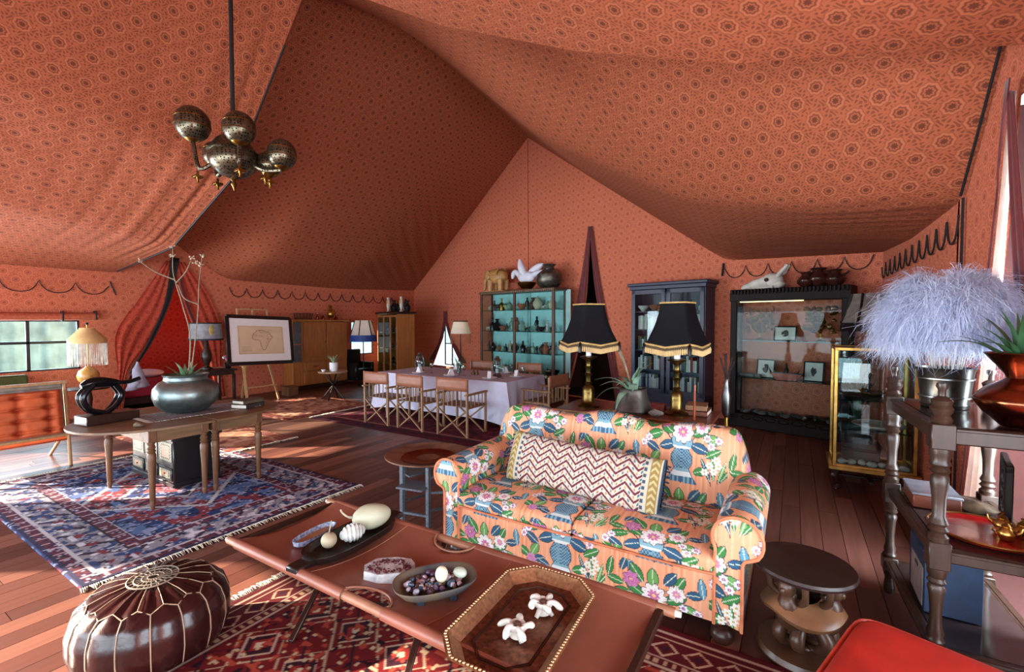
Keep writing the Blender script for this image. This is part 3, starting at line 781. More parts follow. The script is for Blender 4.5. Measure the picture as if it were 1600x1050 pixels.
    for cx, cy in ((.50, .30), (.545, .34), (.47, .35), (.055, .31), (.02, .27)): daisy(cx, cy, .026)
    for cx, cy in ((.52, .13), (.49, .17), (.55, .17), (.535, .21), (.46, .12)):
        m_, r, a = flower(x, y, cx * kp, cy * kp, .026, 6, .45); paint(col_, m_, C(236, 238, 226)); paint(col_, r < .007, C(190, 176, 90))
    return col_ * .86
M_chintz = mat('floral_chintz', attr='Col', rough=.72, var=.10, scale=5, bump=.05, bscale=300)

# ================================================================== SOFA
sofa = thing('sofa', 'two-seat camel-back sofa in orange floral chintz with rolled arms', 'sofa', (-1.22, 2.58, 0))
HW = 1.0
def loft(name, fn, nu, nv, parent, m, uvfn, printfn, close=False):
    jj, ii = np.meshgrid(np.arange(nv + 1), np.arange(nu + (0 if close else 1)), indexing='ij')
    U, V = (ii / nu).ravel(), (jj / nv).ravel()
    P_ = fn(U, V); uv = uvfn(U, V, P_)
    return npmesh(name, P_, gridF(nu, nv, close=close), m, parent, colr=printfn(*uv))
def selarc(U, m, ax, ay):
    a = np.linspace(0, 2 * PI, 6001); c, s = selip(a, m); d = np.r_[0, np.cumsum(np.hypot(np.diff(c * ax), np.diff(s * ay)))]
    return selip(np.interp(np.asarray(U) % 1.0 * d[-1], d, a), m)
def selip(a, m):
    c, s = np.cos(a), np.sin(a)
    return np.sign(c) * np.abs(c) ** (2 / m), np.sign(s) * np.abs(s) ** (2 / m)
def back_fn(U, V):
    # U round the section (closed), V along the width
    t = 2 * V - 1; xx = t * 1.0
    hump = .955 + .045 * np.exp(-(xx / .20) ** 2) + .02 * np.exp(-((np.abs(xx) - .70) / .22) ** 2) - .02 * np.exp(-((np.abs(xx) - .36) / .10) ** 2)
    hump = hump - .30 * np.clip((np.abs(xx) - .86) / .14, 0, 1) ** 2.6
    e = np.clip(1 - np.abs(t) ** 26, 0, 1) ** (1 / 4)
    c, s = selarc(U, 4.0, .10, .36)
    lo = .26; zc = (lo + hump) / 2; hz = (hump - lo) / 2
    z = zc + s * hz; th = .085 + .02 * np.clip((z - .6) / .3, 0, 1)
    y = .76 + c * th * e + (z - .4) * .20
    y = y - .012 * np.cos(xx * 3 * PI) * (c < 0)
    return np.c_[xx, y, z]
loft('back', back_fn, 300, 380, sofa, M_chintz, lambda U, V, P_: (P_[:, 0] + .30, P_[:, 2] * 1.0 + np.where(P_[:, 1] > .86, .3, 0) - .30), chintz, close=True)
# arms
def arm_section(n):
    out = [(-.055, .10), (-.055, .47)]
    out += [( -.03 + .118 * math.cos(a), .575 + .118 * math.sin(a)) for a in np.linspace(R(222), R(-35), 34)]
    out += [(.075, .47), (.075, .10)]
    P_ = np.array(out); d = np.r_[0, np.cumsum(np.hypot(*np.diff(P_, axis=0).T))]
    s = np.linspace(0, d[-1], n); return np.c_[np.interp(s, d, P_[:, 0]), np.interp(s, d, P_[:, 1])], s
def make_arm(sx, cx):
    A_, s = arm_section(260); nY = 150
    V = []; uvs = []
    ys = np.linspace(0.0, .80, nY + 1)
    for y in ys:
        e = .012 * np.exp(-y / .02)
        dz = -.00 * y
        V.append(np.c_[cx + sx * A_[:, 0] * (1 - e), np.full(260, y), A_[:, 1] * (1 - e * .5) + .02 * y]); uvs.append(np.c_[np.full(260, y + .1), s + .02])
    F = [gridF(259, nY)]
    off = 260 * (nY + 1)
    cen = np.c_[np.interp(A_[:, 1], [.1, .5, .7], [.01, .01, -.03]), np.clip(A_[:, 1], .12, .58)]
    for k in range(0, 21):
        f = k / 20; q = A_ * (1 - f) + cen * f
        V.append(np.c_[cx + sx * q[:, 0], np.full(260, -.006 * (1 - (1 - f) ** 2) - .0), q[:, 1]]); uvs.append(np.c_[q[:, 0] * sx + .33 + (cx > 0) * .15, q[:, 1] - .02])
    F.append(gridF(259, 20, off))
    V = np.concatenate(V); uv = np.concatenate(uvs)
    npmesh('arm', V, np.concatenate(F), M_chintz, sofa, colr=chintz(uv[:, 0], uv[:, 1]))
    mbp = MB(); mbp.tube([(cx + sx * a * 1.02, -.006, z * 1.0) for a, z in A_[::6]], .009, 6)
    build('piping', mbp, mat('orange_piping', (222, 130, 88), .75), sofa)
make_arm(1, -.90); make_arm(-1, .96)
# apron
def apron(U, V):
    x = -.86 + U * 1.75; z = .10 + V * .26
    return np.c_[x, .012 + .006 * np.sin(x * 3) - .012 * np.sin(PI * V), z]
loft('apron', apron, 360, 56, sofa, M_chintz, lambda U, V, P_: (P_[:, 0] + .30, P_[:, 2] - .05), chintz)
build('base', MB().box((0.02, .46, .20), (1.80, .84, .20), .02), mat('sofa_lining', (150, 96, 66), .9), sofa)
def cushion(cx, w):
    def fn(U, V):
        t = 2 * V - 1; c, s = selarc(U, 3.4, .385, .085)
        e = np.clip(1 - np.abs(t) ** 14, 0, 1) ** (1 / 5)
        puff = .018 * (1 - t * t)
        x = cx + t * w / 2; y = .36 + c * .385 * (.93 + .07 * e); z = .415 + s * (.072 + puff * (1 - c * c)) * (.35 + .65 * e)
        return np.c_[x, y, z]
    loft('seat_cushion', fn, 340, 170, sofa, M_chintz, lambda U, V, P_: (P_[:, 0] + .31, np.where(P_[:, 2] > .40, P_[:, 1] * 1.0 + P_[:, 2], -P_[:, 1] + .8) + .12), chintz, close=True)
    # piping round the front edge
    pts = [(cx + w / 2 * .985 * (2 * k / 40 - 1), -.022 + .012 * abs(2 * k / 40 - 1) ** 6, .372 + .0 * k) for k in range(41)]
    build('cushion_piping', MB().tube(pts, .007, 6), mat('orange_piping', (222, 130, 88), .75), sofa)
cushion(-.385, .90); cushion(.48, .82)
foot = MB(); foot.lathe([(.0, 0), (.05, .0), (.06, .02), (.058, .05), (.04, .07), (.045, .10)], 16)
fo = build('foot', foot, M_ebony, sofa); fo.location = (.92, .05, 0)
for p in ((-.88, .05, 0), (.92, .78, 0), (-.88, .78, 0)):
    f2 = fo.copy(); col.objects.link(f2); f2.parent = sofa; f2.location = p

# kilim cushion
def kilim(u, v):
    # u 0..1.16 along, v 0..0.36 across
    n = len(u); c = np.tile(C(204, 194, 178), (n, 1))
    ph = (v + .050 * np.abs(((u * 14.0) % 2) - 1) * 1.2)
    q = (ph / .050) % 1
    paint(c, np.abs(q - .5) < .17, C(104, 34, 48))
    dots = (np.sin(u * 210) > .45) & (np.abs(q - .0) < .16) | (np.sin(u * 210) > .45) & (np.abs(q - 1.0) < .16)
    pal = [C(196, 170, 60), C(70, 140, 130), C(190, 70, 60), C(60, 80, 120)]
    idx = (np.floor(u * 33) + np.floor(ph / .050) * 2).astype(int) % 4
    for i, pc in enumerate(pal): paint(c, dots & (idx == i), pc)
    endm = (u < .13) | (u > 1.03); e = np.where(u < .13, u, 1.16 - u)
    paint(c, endm, C(196, 190, 168)); paint(c, endm & (np.abs(e - .115) < .010) & (np.sin(v * 160) > -.2), C(60, 76, 96))
    paint(c, endm & (np.abs(e - .06) < .028), C(150, 124, 66)); paint(c, endm & (np.abs(e - .06) < .022) & (np.sin(v * 150 + np.abs(e - .06) * 160) > .2), C(196, 180, 130)); paint(c, e < .022, C(38, 62, 84))
    return c * .86
kc = thing('lumbar_cushion', 'long lumbar cushion woven in maroon zigzags with gold ends', 'cushion', (-1.26, 2.96, .66))
kc.rotation_euler = (R(-22), R(2.5), R(-1))
def kil_fn(U, V):
    t = 2 * V - 1; c, s = selarc(U, 3.0, .185, .09); e = np.clip(1 - np.abs(t) ** 8, 0, 1) ** .5
    pinch = .9 + .1 * t ** 2
    return np.c_[t * .57, -s * .0 + c * 0 + (s * .09 * (.25 + .75 * e)), c * .185 * pinch]
loft('cover', kil_fn, 260, 360, kc, mat('kilim_weave', attr='Col', rough=.9, var=.18, bump=.2, bscale=220, scale=40), lambda U, V, P_: (P_[:, 0] + .58, P_[:, 2] + .19), kilim, close=True)
tas = MB()
for sx in (-1, 1):
    for k in range(10):
        z = -.15 + .033 * k; tas.tube([(sx * .565, 0, z), (sx * .60, -.004, z - .004)], .006, 5)
o = build('tassel_fringe', tas, mat('navy_wool', (34, 50, 72), .9), kc); o['kind'] = 'stuff'

# ================================================================== RUGS
def hashn(ix, iy, s=0):
    h = np.sin(ix * 127.1 + iy * 311.7 + s * 74.7) * 43758.5453; return h - np.floor(h)
def vnoise(x, y, s=0):
    ix, iy = np.floor(x), np.floor(y); fx, fy = x - ix, y - iy; fx = fx * fx * (3 - 2 * fx); fy = fy * fy * (3 - 2 * fy)
    return (hashn(ix, iy, s) * (1 - fx) + hashn(ix + 1, iy, s) * fx) * (1 - fy) + (hashn(ix, iy + 1, s) * (1 - fx) + hashn(ix + 1, iy + 1, s) * fx) * fy
def blue_rug(x, y, L, W):
    # x 0..L, y 0..W
    n = len(x); c = np.tile(C(44, 62, 104), (n, 1)); e = np.minimum(np.minimum(x, L - x), np.minimum(y, W - y))
    q = .018; xi, yi = np.floor(x / q), np.floor(y / q); h = hashn(xi, yi); h2 = hashn(np.floor(x / .05), np.floor(y / .05), 3)
    vn = vnoise(x / .13, y / .13, 1); vm = vnoise(x / .05, y / .05, 2)
    paint(c, vn > .62, C(96, 120, 160)); paint(c, vn < .30, C(146, 58, 62)); paint(c, (vm > .74), C(150, 160, 184)); paint(c, vm < .2, C(28, 30, 56))
    X, Yv = np.abs(x - L / 2) / (L / 2), np.abs(y - W / 2) / (W / 2)
    md = np.floor((X * 1.25 + Yv) * 22) / 22
    paint(c, (md < .62) & (vn < .66), C(150, 64, 66)); paint(c, np.abs(md - .62) < .025, C(214, 206, 196)); paint(c, (md < .30), C(48, 66, 108)); paint(c, np.abs(md - .30) < .02, C(204, 196, 188))
    paint(c, (md < .6) & (vm > .72), C(176, 160, 160)); paint(c, (md < .6) & (vm < .24), C(52, 30, 48)); paint(c, (md < .16), C(168, 84, 84))
    def ring(a, b, cc, k=1.0): paint(c, ((e > a) & (e < b)) * k, C(*cc))
    ring(0, .04, (60, 56, 84)); ring(.04, .11, (112, 46, 52)); ring(.11, .13, (214, 204, 196)); ring(.13, .36, (160, 152, 152)); ring(.36, .38, (60, 34, 48)); ring(.38, .46, (116, 50, 58)); ring(.46, .475, (208, 196, 190))
    al = np.where(np.minimum(x, L - x) < np.minimum(y, W - y), y, x)
    zb = (e > .13) & (e < .36); f = (al / .24) % 1; ee = (e - .245) / .115
    paint(c, zb & (np.abs(ee - (f * 2 - 1)) < .25), C(62, 44, 60)); paint(c, zb & (np.abs(f - .5) + np.abs(ee) * .5 < .24), C(140, 56, 62)); paint(c, zb & (vm > .66), C(60, 78, 116)); paint(c, zb & (vm < .22), C(232, 226, 220))
    g = ((e > .04) & (e < .11)) | ((e > .38) & (e < .46)); paint(c, g & (np.sin(al * 90) * np.sin(e * 120) > .25), C(54, 42, 74)); paint(c, g & (np.sin(al * 45 + 1) > .9), C(206, 170, 166))
    paint(c, (h > .93), C(190, 190, 200)); paint(c, (h < .05), C(30, 30, 50))
    return c * (.66 + .26 * vnoise(x / .4, y / .4, 9))[:, None] * np.array([.9, .95, 1.12])
def red_rug(x, y, L, W):
    n = len(x); c = np.tile(C(112, 22, 26), (n, 1)); e = np.minimum(np.minimum(x, L - x), np.minimum(y, W - y))
    vm = vnoise(x / .035, y / .035, 5)
    TW = .34; f, g = (x / TW) % 1 - .5, (y / TW) % 1 - .5; d = np.abs(f) + np.abs(g); dd = np.floor(d * 24) / 24
    paint(c, np.abs(dd - .46) < .02, C(196, 160, 130)); paint(c, dd < .30, C(58, 20, 34)); paint(c, np.abs(dd - .30) < .02, C(206, 172, 150)); paint(c, dd < .14, C(150, 40, 36)); paint(c, dd < .06, C(214, 190, 160))
    paint(c, (np.abs(np.abs(f) - np.abs(g)) < .02) & (dd > .3), C(40, 22, 40)); paint(c, (vm > .74), C(176, 70, 52)); paint(c, vm < .16, C(40, 12, 22))
    paint(c, (hashn(np.floor(x / .02), np.floor(y / .02)) > .93), C(206, 176, 140))
    def ring(a, b, cc): paint(c, (e > a) & (e < b), C(*cc))
    al = np.where(np.minimum(x, L - x) < np.minimum(y, W - y), y, x)
    ring(0, .34, (92, 18, 26)); ring(.05, .06, (206, 176, 156)); ring(.10, .11, (210, 180, 150)); ring(.25, .26, (206, 176, 156)); ring(.31, .325, (206, 176, 156))
    z = (e > .11) & (e < .25); q = (al / .16) % 1; w_ = np.abs((e - .18) / .07)
    paint(c, z & (np.abs(w_ + np.abs(q - .5) * 2 - .8) < .10), C(214, 178, 150)); paint(c, z & (w_ + np.abs(q - .5) * 2 < .35), C(60, 24, 44)); paint(c, ((e > .27) & (e < .30)) & (np.sin(al * 140) > 0), C(200, 160, 130))
    return c * (.62 + .34 * vnoise(x / .3, y / .3, 8))[:, None]
def dark_rug(x, y, L, W):
    n = len(x); c = np.tile(C(86, 22, 34), (n, 1)); e = np.minimum(np.minimum(x, L - x), np.minimum(y, W - y)); vm = vnoise(x / .07, y / .07, 2)
    paint(c, vm > .7, C(120, 44, 50)); paint(c, vm < .2, C(44, 14, 26)); paint(c, np.abs(e - .3) < .03, C(150, 96, 92)); paint(c, (e < .27) & (vm > .6), C(50, 24, 44)); paint(c, e < .03, C(60, 16, 26))
    return c
def sun_patch_print(x, y, L, W):
    n = len(x); c = np.tile(C(178, 120, 92), (n, 1)); e = np.minimum(np.minimum(x, L - x), np.minimum(y, W - y)); vm = vnoise(x / .08, y / .08, 6)
    paint(c, vm > .65, C(206, 160, 130)); paint(c, vm < .25, C(120, 60, 54)); paint(c, (e < .2) & (vm > .5), C(124, 56, 48)); return c
M_rug = mat('knotted_wool', attr='Col', rough=.95, var=.2, scale=70, bump=.35, bscale=260, spec=.15)
M_fringe = mat('cream_fringe', (206, 196, 178), .9, var=.2)
def rug(name, label, x0, y0, x1, y1, fn, q, fringe=None, skew=0.0, z=.012):
    L, W = x1 - x0, y1 - y0; nu, nv = int(L / q), int(W / q)
    r = thing(name, label, 'rug', (x0, y0, 0))
    jj, ii = np.meshgrid(np.arange(nv + 1), np.arange(nu + 1), indexing='ij')
    X, Yv = (ii * L / nu).ravel(), (jj * W / nv).ravel(); c = fn(X, Yv, L, W)
    zz = z + .003 * (vnoise(X / .25, Yv / .25, 4) - .5) + (hashn(ii.ravel(), jj.ravel()) - .5) * .0012
    e = np.minimum(np.minimum(X, L - X), np.minimum(Yv, W - Yv)); zz = np.where(e < 1e-4, .001, zz)
    npmesh('pile', np.c_[X + skew * (Yv - W / 2), Yv, zz], gridF(nu, nv), M_rug, r, colr=c)
    if fringe:
        mbf = MB(); rr_ = random.Random(3)
        for sd in fringe:
            a = 0.0; span = W if sd in 'lr' else L
            while a < span:
                ln = .05 + .03 * rr_.random(); w = .006; k = (rr_.random() - .5) * .03
                if sd == 'l': p = [(-.002, a), (-ln, a + k)]
                elif sd == 'r': p = [(L + .002, a), (L + ln, a + k)]
                elif sd == 'n': p = [(a, -.002), (a + k, -ln)]
                else: p = [(a, W + .002), (a + k, W + ln)]
                p = [(px + skew * (py - W / 2), py) for px, py in p]
                mbf.tube([(p[0][0], p[0][1], z * .7), ((p[0][0] + p[1][0]) / 2, (p[0][1] + p[1][1]) / 2, .012 + .008 * rr_.random()), (p[1][0], p[1][1], .005)], [.0045, .005, .002], 4)
                a += .011
        o = build('fringe', mbf, M_fringe, r); o['kind'] = 'stuff'
    return r
rug('persian_rug', 'worn blue and red persian rug under the oval table', -7.05, .98, -3.82, 3.16, blue_rug, .0085, 'lr')
rug('red_rug', 'deep red tribal rug with cream fringe under the leather cot', -2.86, .10, .35, 2.56, red_rug, .0085, 'l')
rug('dining_rug', 'dark maroon rug under the dining table', -7.3, 4.95, -3.1, 8.1, dark_rug, .03, 'l', skew=-.04)
rug('sun_patch_rug', 'rose rug coloured like sunlit floor by the easel', -9.3, 4.6, -7.4, 6.5, sun_patch_print, .02)  # pale pink colours stand in for sunlight on the floor here
rug('sun_patch_rug', 'cream edged rug coloured like sunlit floor behind the inlaid chest', -8.5, 2.6, -6.2, 4.0, sun_patch_print, .02, 'r')  # same pale print, sunlight on the boards put into its colour

# ================================================================== LEATHER COT
M_hide = mat('tan_saddle_leather', (152, 90, 70), .40, var=.14, scale=4, bump=.08, bscale=120)
M_pole = mat('cot_pole', (164, 112, 84), .45, var=.12)
cot = thing('camp_cot', 'folding camp cot with a slung tan leather top used as coffee table', 'cot', (-1.6, 1.70, 0))
CL, CWd = 1.12, .335
for sy in (-1, 1):
    pole = build('pole', MB().tube([(-CL - .06, sy * CWd, .43), (CL + .06, sy * CWd, .43)], .022, 12), M_pole, cot)
    for sx in (-1, 1):
        build('pole_cap', MB().tube([(sx * (CL + .06), sy * CWd, .43), (sx * (CL + .085), sy * CWd, .43)], [.016, .012], 10), M_bone, pole)
    sl = MB()
    sl.tube([(-CL + .03, sy * CWd, .43), (CL - .02, sy * CWd, .43)], .028, 14, cap=False)
    # sleeve pieces leave the pole bare at the hand hole in the middle
    slv = MB()
    for a, b_ in ((-CL + .03, -.16), (.10, CL - .02)):
        slv.tube([(a, sy * CWd, .43), (b_, sy * CWd, .43)], .028, 14, cap=False)
    build('sleeve', slv, M_hide, cot)
def sling_z(x, y):
    return .452 - .045 * (1 - (y / CWd) ** 2) - .004 * math.sin(x * 7)
sl = MB(); nx_, ny_ = 96, 24
vs = {}; V_ = []; F_ = []
def hole(x, y):
    # half-round hand holes at the middle of each long side
    return (abs(y) > .0) and (((x + .03) / .135) ** 2 + ((abs(y) - CWd) / .10) ** 2 < 1)
for j in range(ny_ + 1):
    for i in range(nx_ + 1):
        x = -CL + .03 + (2 * CL - .05) * i / nx_; y = -CWd + 2 * CWd * j / ny_
        V_.append((x, y, sling_z(x, y)))
for j in range(ny_):
    for i in range(nx_):
        q = [j * (nx_ + 1) + i, j * (nx_ + 1) + i + 1, (j + 1) * (nx_ + 1) + i + 1, (j + 1) * (nx_ + 1) + i]
        cx_ = sum(V_[k][0] for k in q) / 4; cy_ = sum(V_[k][1] for k in q) / 4
        if not hole(cx_, cy_): F_.append(tuple(q))
sl.add(V_, F_)
o = build('sling', sl, M_hide, cot, 180); sd = o.modifiers.new('thick', 'SOLIDIFY'); sd.thickness = .006; sd.offset = -1
for x0 in (-.42, .34):
    build('seam', MB().tube([(x0 + .03 * math.sin(2 * y), y, sling_z(x0, y) + .002) for y in np.linspace(-CWd * .95, CWd * .95, 12)], .0022, 5), mat('stitching', (176, 120, 92), .7), o)
for sy in (-1, 1):
    build('hole_binding', MB().tube([(-.03 + .14 * math.cos(a), sy * (CWd - .105 * math.sin(a)), sling_z(0, CWd - .105 * math.sin(a)) + .004) for a in np.linspace(.12, PI - .12, 16)], .006, 6), M_pole, o)
for sx, x0 in ((-1, -.78), (0, .0), (1, .80)):
    a = MB().bar((x0 - .14, -CWd, .41), (x0 + .16, CWd - .0, .02), .03, .022); b_ = MB().bar((x0 + .16, -CWd + .02, .02), (x0 - .12, CWd, .41), .03, .022)
    build('leg', a, M_ebony, cot); build('leg', b_, M_ebony, cot)
for sx in (-1, 1):
    build('end_bar', MB().bar((sx * (CL + .0), -CWd, .425), (sx * (CL + .0), CWd, .425), .03, .03), M_ebony, cot)

def on_cot(x, y): return .452 - .045 * (1 - ((y - 1.70) / CWd) ** 2) - .004 * math.sin((x + 1.6) * 7)
# dark wooden platter and what lies on it
M_dkwood = mat('dark_carved_wood', (34, 23, 20), .36, var=.2, stretch=(1, .2, 1), scale=16)
pl = thing('wooden_platter', 'long dark wooden platter with handles on the cot', 'platter', (-2.16, 1.73, on_cot(-2.2, 1.7) + .022), R(4))
mb = MB()
def plat(u, v):
    a = u * 2 * PI; r = 1
    c_, s_ = math.cos(a), math.sin(a); k = (abs(c_) ** 3 + abs(s_) ** 3) ** (-1 / 3)
    prof = [(0.0, .010), (.62, .010), (.86, .016), (.98, .046), (1.03, .048), (.99, .012), (.75, 0), (0, 0)]
    t = v * (len(prof) - 1); i = min(int(t), len(prof) - 2); f = t - i
    rr = prof[i][0] * (1 - f) + prof[i + 1][0] * f; z = prof[i][1] * (1 - f) + prof[i + 1][1] * f
    return (rr * k * c_ * .13, rr * k * s_ * .29, z)
mb.grid(plat, 48, 7, close_u=True); build('dish', mb, M_dkwood, pl)
for sy in (-1, 1):
    build('handle', MB().box((0, sy * .33, .022), (.09, .13, .032), .014), M_dkwood, pl)
zc = on_cot(-2.16, 1.7) + .036
g = thing('gourd', 'large pale gourd with a curled stem on the wooden platter', 'gourd', (-2.17, 1.885, zc + .005), R(60))
gm = MB(); gm.ell((0, 0, .072), (.115, .078, .074), 24, 14); gm.jitter(.006, 9)
build('body', gm, mat('pale_gourd', (188, 186, 158), .45, var=.12, scale=8), g)
build('stem', MB().tube(spline([(-.10, 0, .085), (-.135, 0, .095), (-.165, .015, .12), (-.175, .02, .14)], 4), [.008] * 4 + [.006] * 4 + [.005] * 5, 6), mat('dry_stem', (180, 170, 140), .7), g)
cone = MB(); prof = []
for i in range(41):
    t = i / 40; r = .048 * (math.sin(PI * min(t * 1.02 + .02, 1)) ** .5) * (1 + .10 * math.sin(t * 44)); prof.append((max(r, .0005), -.075 + .15 * t))
cone.lathe(prof, 20); cone.xf(Matrix.Rotation(R(90), 4, 'Y')); cone.jitter(.004, 20)
one('shell_fossil', cone, mat('chalky_shell', (214, 214, 208), .6, var=.2, scale=30), 'ridged white fossil shell lying on the wooden platter', 'shell', (-2.14, 1.725, zc + .048), R(70))
b2 = thing('calabash', 'small round calabash with a thin stick stem on the platter', 'calabash', (-2.19, 1.60, zc))
build('body', MB().ell((0, 0, .042), (.043, .043, .043), 20, 12), mat('pale_calabash', (176, 160, 132), .5, var=.12), b2)
build('stem', MB().tube([(0, 0, .08), (-.012, .02, .11), (-.03, .04, .13)], .003, 5), mat('dry_stem', (180, 170, 140), .7), b2)
di = thing('oval_dish', 'blue and white oval dish with an ochre lining at the platter edge', 'dish', (-2.40, 1.66, on_cot(-2.4, 1.66) + .012), R(8))
def oval(prof, a, b, n=40):
    q = MB()
    def fn(u, v):
        an = u * 2 * PI; t = v * (len(prof) - 1); i = min(int(t), len(prof) - 2); f = t - i
        rr = prof[i][0] * (1 - f) + prof[i + 1][0] * f; z = prof[i][1] * (1 - f) + prof[i + 1][1] * f
        c_, s_ = math.cos(an), math.sin(an); k = (abs(c_) ** 2.6 + abs(s_) ** 2.6) ** (-1 / 2.6)
        return (rr * k * c_ * a, rr * k * s_ * b, z)
    return q.grid(fn, n, (len(prof) - 1) * 2, close_u=True)
build('body', oval([(0, 0), (.8, 0), (.95, .01), (1, .038), (.96, .038), (.9, .014), (.8, .01)], .055, .15), mat('blue_white_china', (196, 206, 220), .25, c2=(70, 96, 150), scale=60), di)
build('lining', oval([(.86, .013), (0, .013)], .055, .15), mat('ochre_glaze', (190, 132, 64), .35), di)
# geode
ge_ = thing('geode', 'cut amethyst geode with purple crystals on a white matrix', 'geode', (-1.72, 1.605, on_cot(-1.72, 1.6) - .004), R(35))
mb = MB(); outl = [(.13, .02), (.10, .085), (.02, .10), (-.08, .09), (-.13, .03), (-.12, -.05), (-.04, -.09), (.07, -.08)]
mb.prism([(x * 1.0, y * .85) for x, y in outl], 0, .055); mb.jitter(.008, 16)
build('matrix', mb, mat('white_quartz', (206, 204, 206), .5, var=.2, scale=25, bump=.3), ge_, 0)
mb = MB(); r3 = random.Random(5)
for k in range(150):
    a = r3.random() * 2 * PI; q = math.sqrt(r3.random()); x, y = .105 * q * math.cos(a), .066 * q * math.sin(a); h = .004 + .008 * q * r3.random() + .008 * q; w = .010
    dx, dy = (r3.random() - .5) * .01, (r3.random() - .5) * .01
    mb.add([(x - w, y - w, .05), (x + w, y - w, .05), (x + w, y + w, .05), (x - w, y + w, .05), (x + dx, y + dy, .05 + h)], [(0, 1, 4), (1, 2, 4), (2, 3, 4), (3, 0, 4)])
o = build('crystals', mb, mat('amethyst', (92, 40, 52), .25, var=.3, scale=40), ge_, 0); o['kind'] = 'stuff'
# footed bowl with stones
bw = thing('footed_bowl', 'oval carved wooden bowl on stub feet full of polished stones', 'bowl', (-1.41, 1.60, on_cot(-1.41, 1.6)), R(53))
build('body', oval([(0, .035), (.55, .035), (.82, .05), (1.0, .088), (1.0, .095), (.94, .092), (.78, .058), (.5, .048), (0, .048)], .195, .125), mat('weathered_bowl', (112, 92, 66), .5, c2=(60, 70, 78), scale=7), bw)
for a in (40, 140, 220, 320):
    build('foot', MB().box((.10 * math.cos(R(a)), .07 * math.sin(R(a)), .022), (.035, .03, .05), .006), mat('blue_grey_wood', (50, 62, 76), .5), bw)
stone_cols = [(190, 190, 206), (96, 74, 100), (70, 52, 50), (206, 200, 196), (120, 96, 80), (60, 80, 100), (150, 110, 110), (176, 150, 160), (52, 44, 60)]
SM = [mat('polished_stone_%d' % i, c_, .22, var=.2, scale=30) for i, c_ in enumerate(stone_cols)]
st_n = ['pale lilac', 'dull purple', 'dark brown', 'white', 'tan', 'slate blue', 'rose brown', 'pink grey', 'near black']
proto = []
for i in range(3):
    q = MB(); q.ell((0, 0, 0), (.015, .012, .010), 8, 5); q.jitter(.003, 60, i); proto.append(q)
r4 = random.Random(9); cb_, sb_ = math.cos(R(53)), math.sin(R(53)); zb = on_cot(-1.41, 1.6)
for k in range(95):
    a = r4.random() * 2 * PI; q = math.sqrt(r4.random()) * .80; lx, ly = .165 * q * math.cos(a), .105 * q * math.sin(a)
    mi = r4.randrange(9); z = .060 + .026 * (1 - q) * r4.random() + .020 * q ** 3 + .006 * r4.random()
    nm = 'pebble'
    me_key = ('peb', k % 3, mi)
    if me_key not in KIDS:
        o = build(nm, proto[k % 3], SM[mi]); KIDS[me_key] = o.data
    else:
        o = bpy.data.objects.new(nm, KIDS[me_key]); col.objects.link(o)
    o.location = (-1.41 + lx * cb_ - ly * sb_, 1.60 + lx * sb_ + ly * cb_, zb + z); o.rotation_euler = (r4.random() * .8, r4.random() * .8, r4.random() * 6); s_ = .8 + .7 * r4.random(); o.scale = (s_, s_, s_)
    meta(o, '%s polished pebble heaped in the oval footed bowl' % st_n[mi], 'pebble', 'polished pebbles in the footed bowl, %s' % st_n[mi])
one('stone_egg', MB().ell((0, 0, 0), (.030, .030, .037), 18, 12), mat('cream_egg', (226, 214, 186), .3, var=.05), 'cream stone egg resting on the pebbles in the footed bowl', 'egg', (-1.385, 1.615, zb + .112))
one('stone_egg', MB().ell((0, 0, 0), (.036, .027, .024), 14, 9), mat('pale_green_stone', (186, 196, 178), .3, var=.1), 'pale green rounded stone beside the egg in the footed bowl', 'stone', (-1.335, 1.69, zb + .100))
# octagonal brass tray
M_tray = mat('engraved_brass', (196, 150, 110), .36, .75, var=.22, scale=60, bump=.1, bscale=200)
tr = thing('brass_tray', 'octagonal engraved brass tray with raised rim on the cot', 'tray', (-.93, 1.60, on_cot(-.93, 1.6) + .035), R(3))
def octa(w, h, c): return [(w, -h + c), (w, h - c), (w - c, h), (-w + c, h), (-w, h - c), (-w, -h + c), (-w + c, -h), (w - c, -h)]
def oct_ring(levels):
    q = MB(); n = 8; vs = []; fs = []
    for w, h, c, z in levels:
        vs += [(x, y, z) for x, y in octa(w, h, c)]
    for i in range(len(levels) - 1):
        for k in range(n): fs.append((i * n + k, i * n + (k + 1) % n, (i + 1) * n + (k + 1) % n, (i + 1) * n + k))
    return q.add(vs, fs), vs, fs
q, vs, fs = oct_ring([(.225, .36, .10, .045), (.205, .34, .095, .047), (.20, .335, .093, .04), (.165, .30, .08, .006)])
build('rim', q, M_tray, tr, 20)
q = MB(); q.add([(x, y, .006) for x, y in octa(.165, .30, .08)] + [(x, y, .0) for x, y in octa(.165, .30, .08)], [tuple(range(8)), tuple(range(15, 7, -1))])
build('base_plate', q, mat('polished_tray', (150, 96, 72), .3, .7, var=.3, scale=50, bump=.06, bscale=150), tr, 0)
q = MB()
pts = octa(.214, .349, .097)
for k in range(8):
    a, b_ = Vector(pts[k] + (.05,)), Vector(pts[(k + 1) % 8] + (.05,)); L = (b_ - a).length; m_ = int(L / .016)
    for i in range(m_): q.ell(a.lerp(b_, (i + .5) / m_), (.0065, .0065, .005), 6, 4)
o = build('rim_beading', q, M_tray, tr); o['kind'] = 'stuff'
q = MB(); q.tube([(x, y, .0075) for x, y in octa(.125, .26, .065)], .0035, 5, closed=True); q.tube([(x, y, .0075) for x, y in octa(.118, .253, .062)], .002, 5, closed=True)
build('engraved_line', q, mat('tarnish', (92, 62, 50), .5, .8), tr)
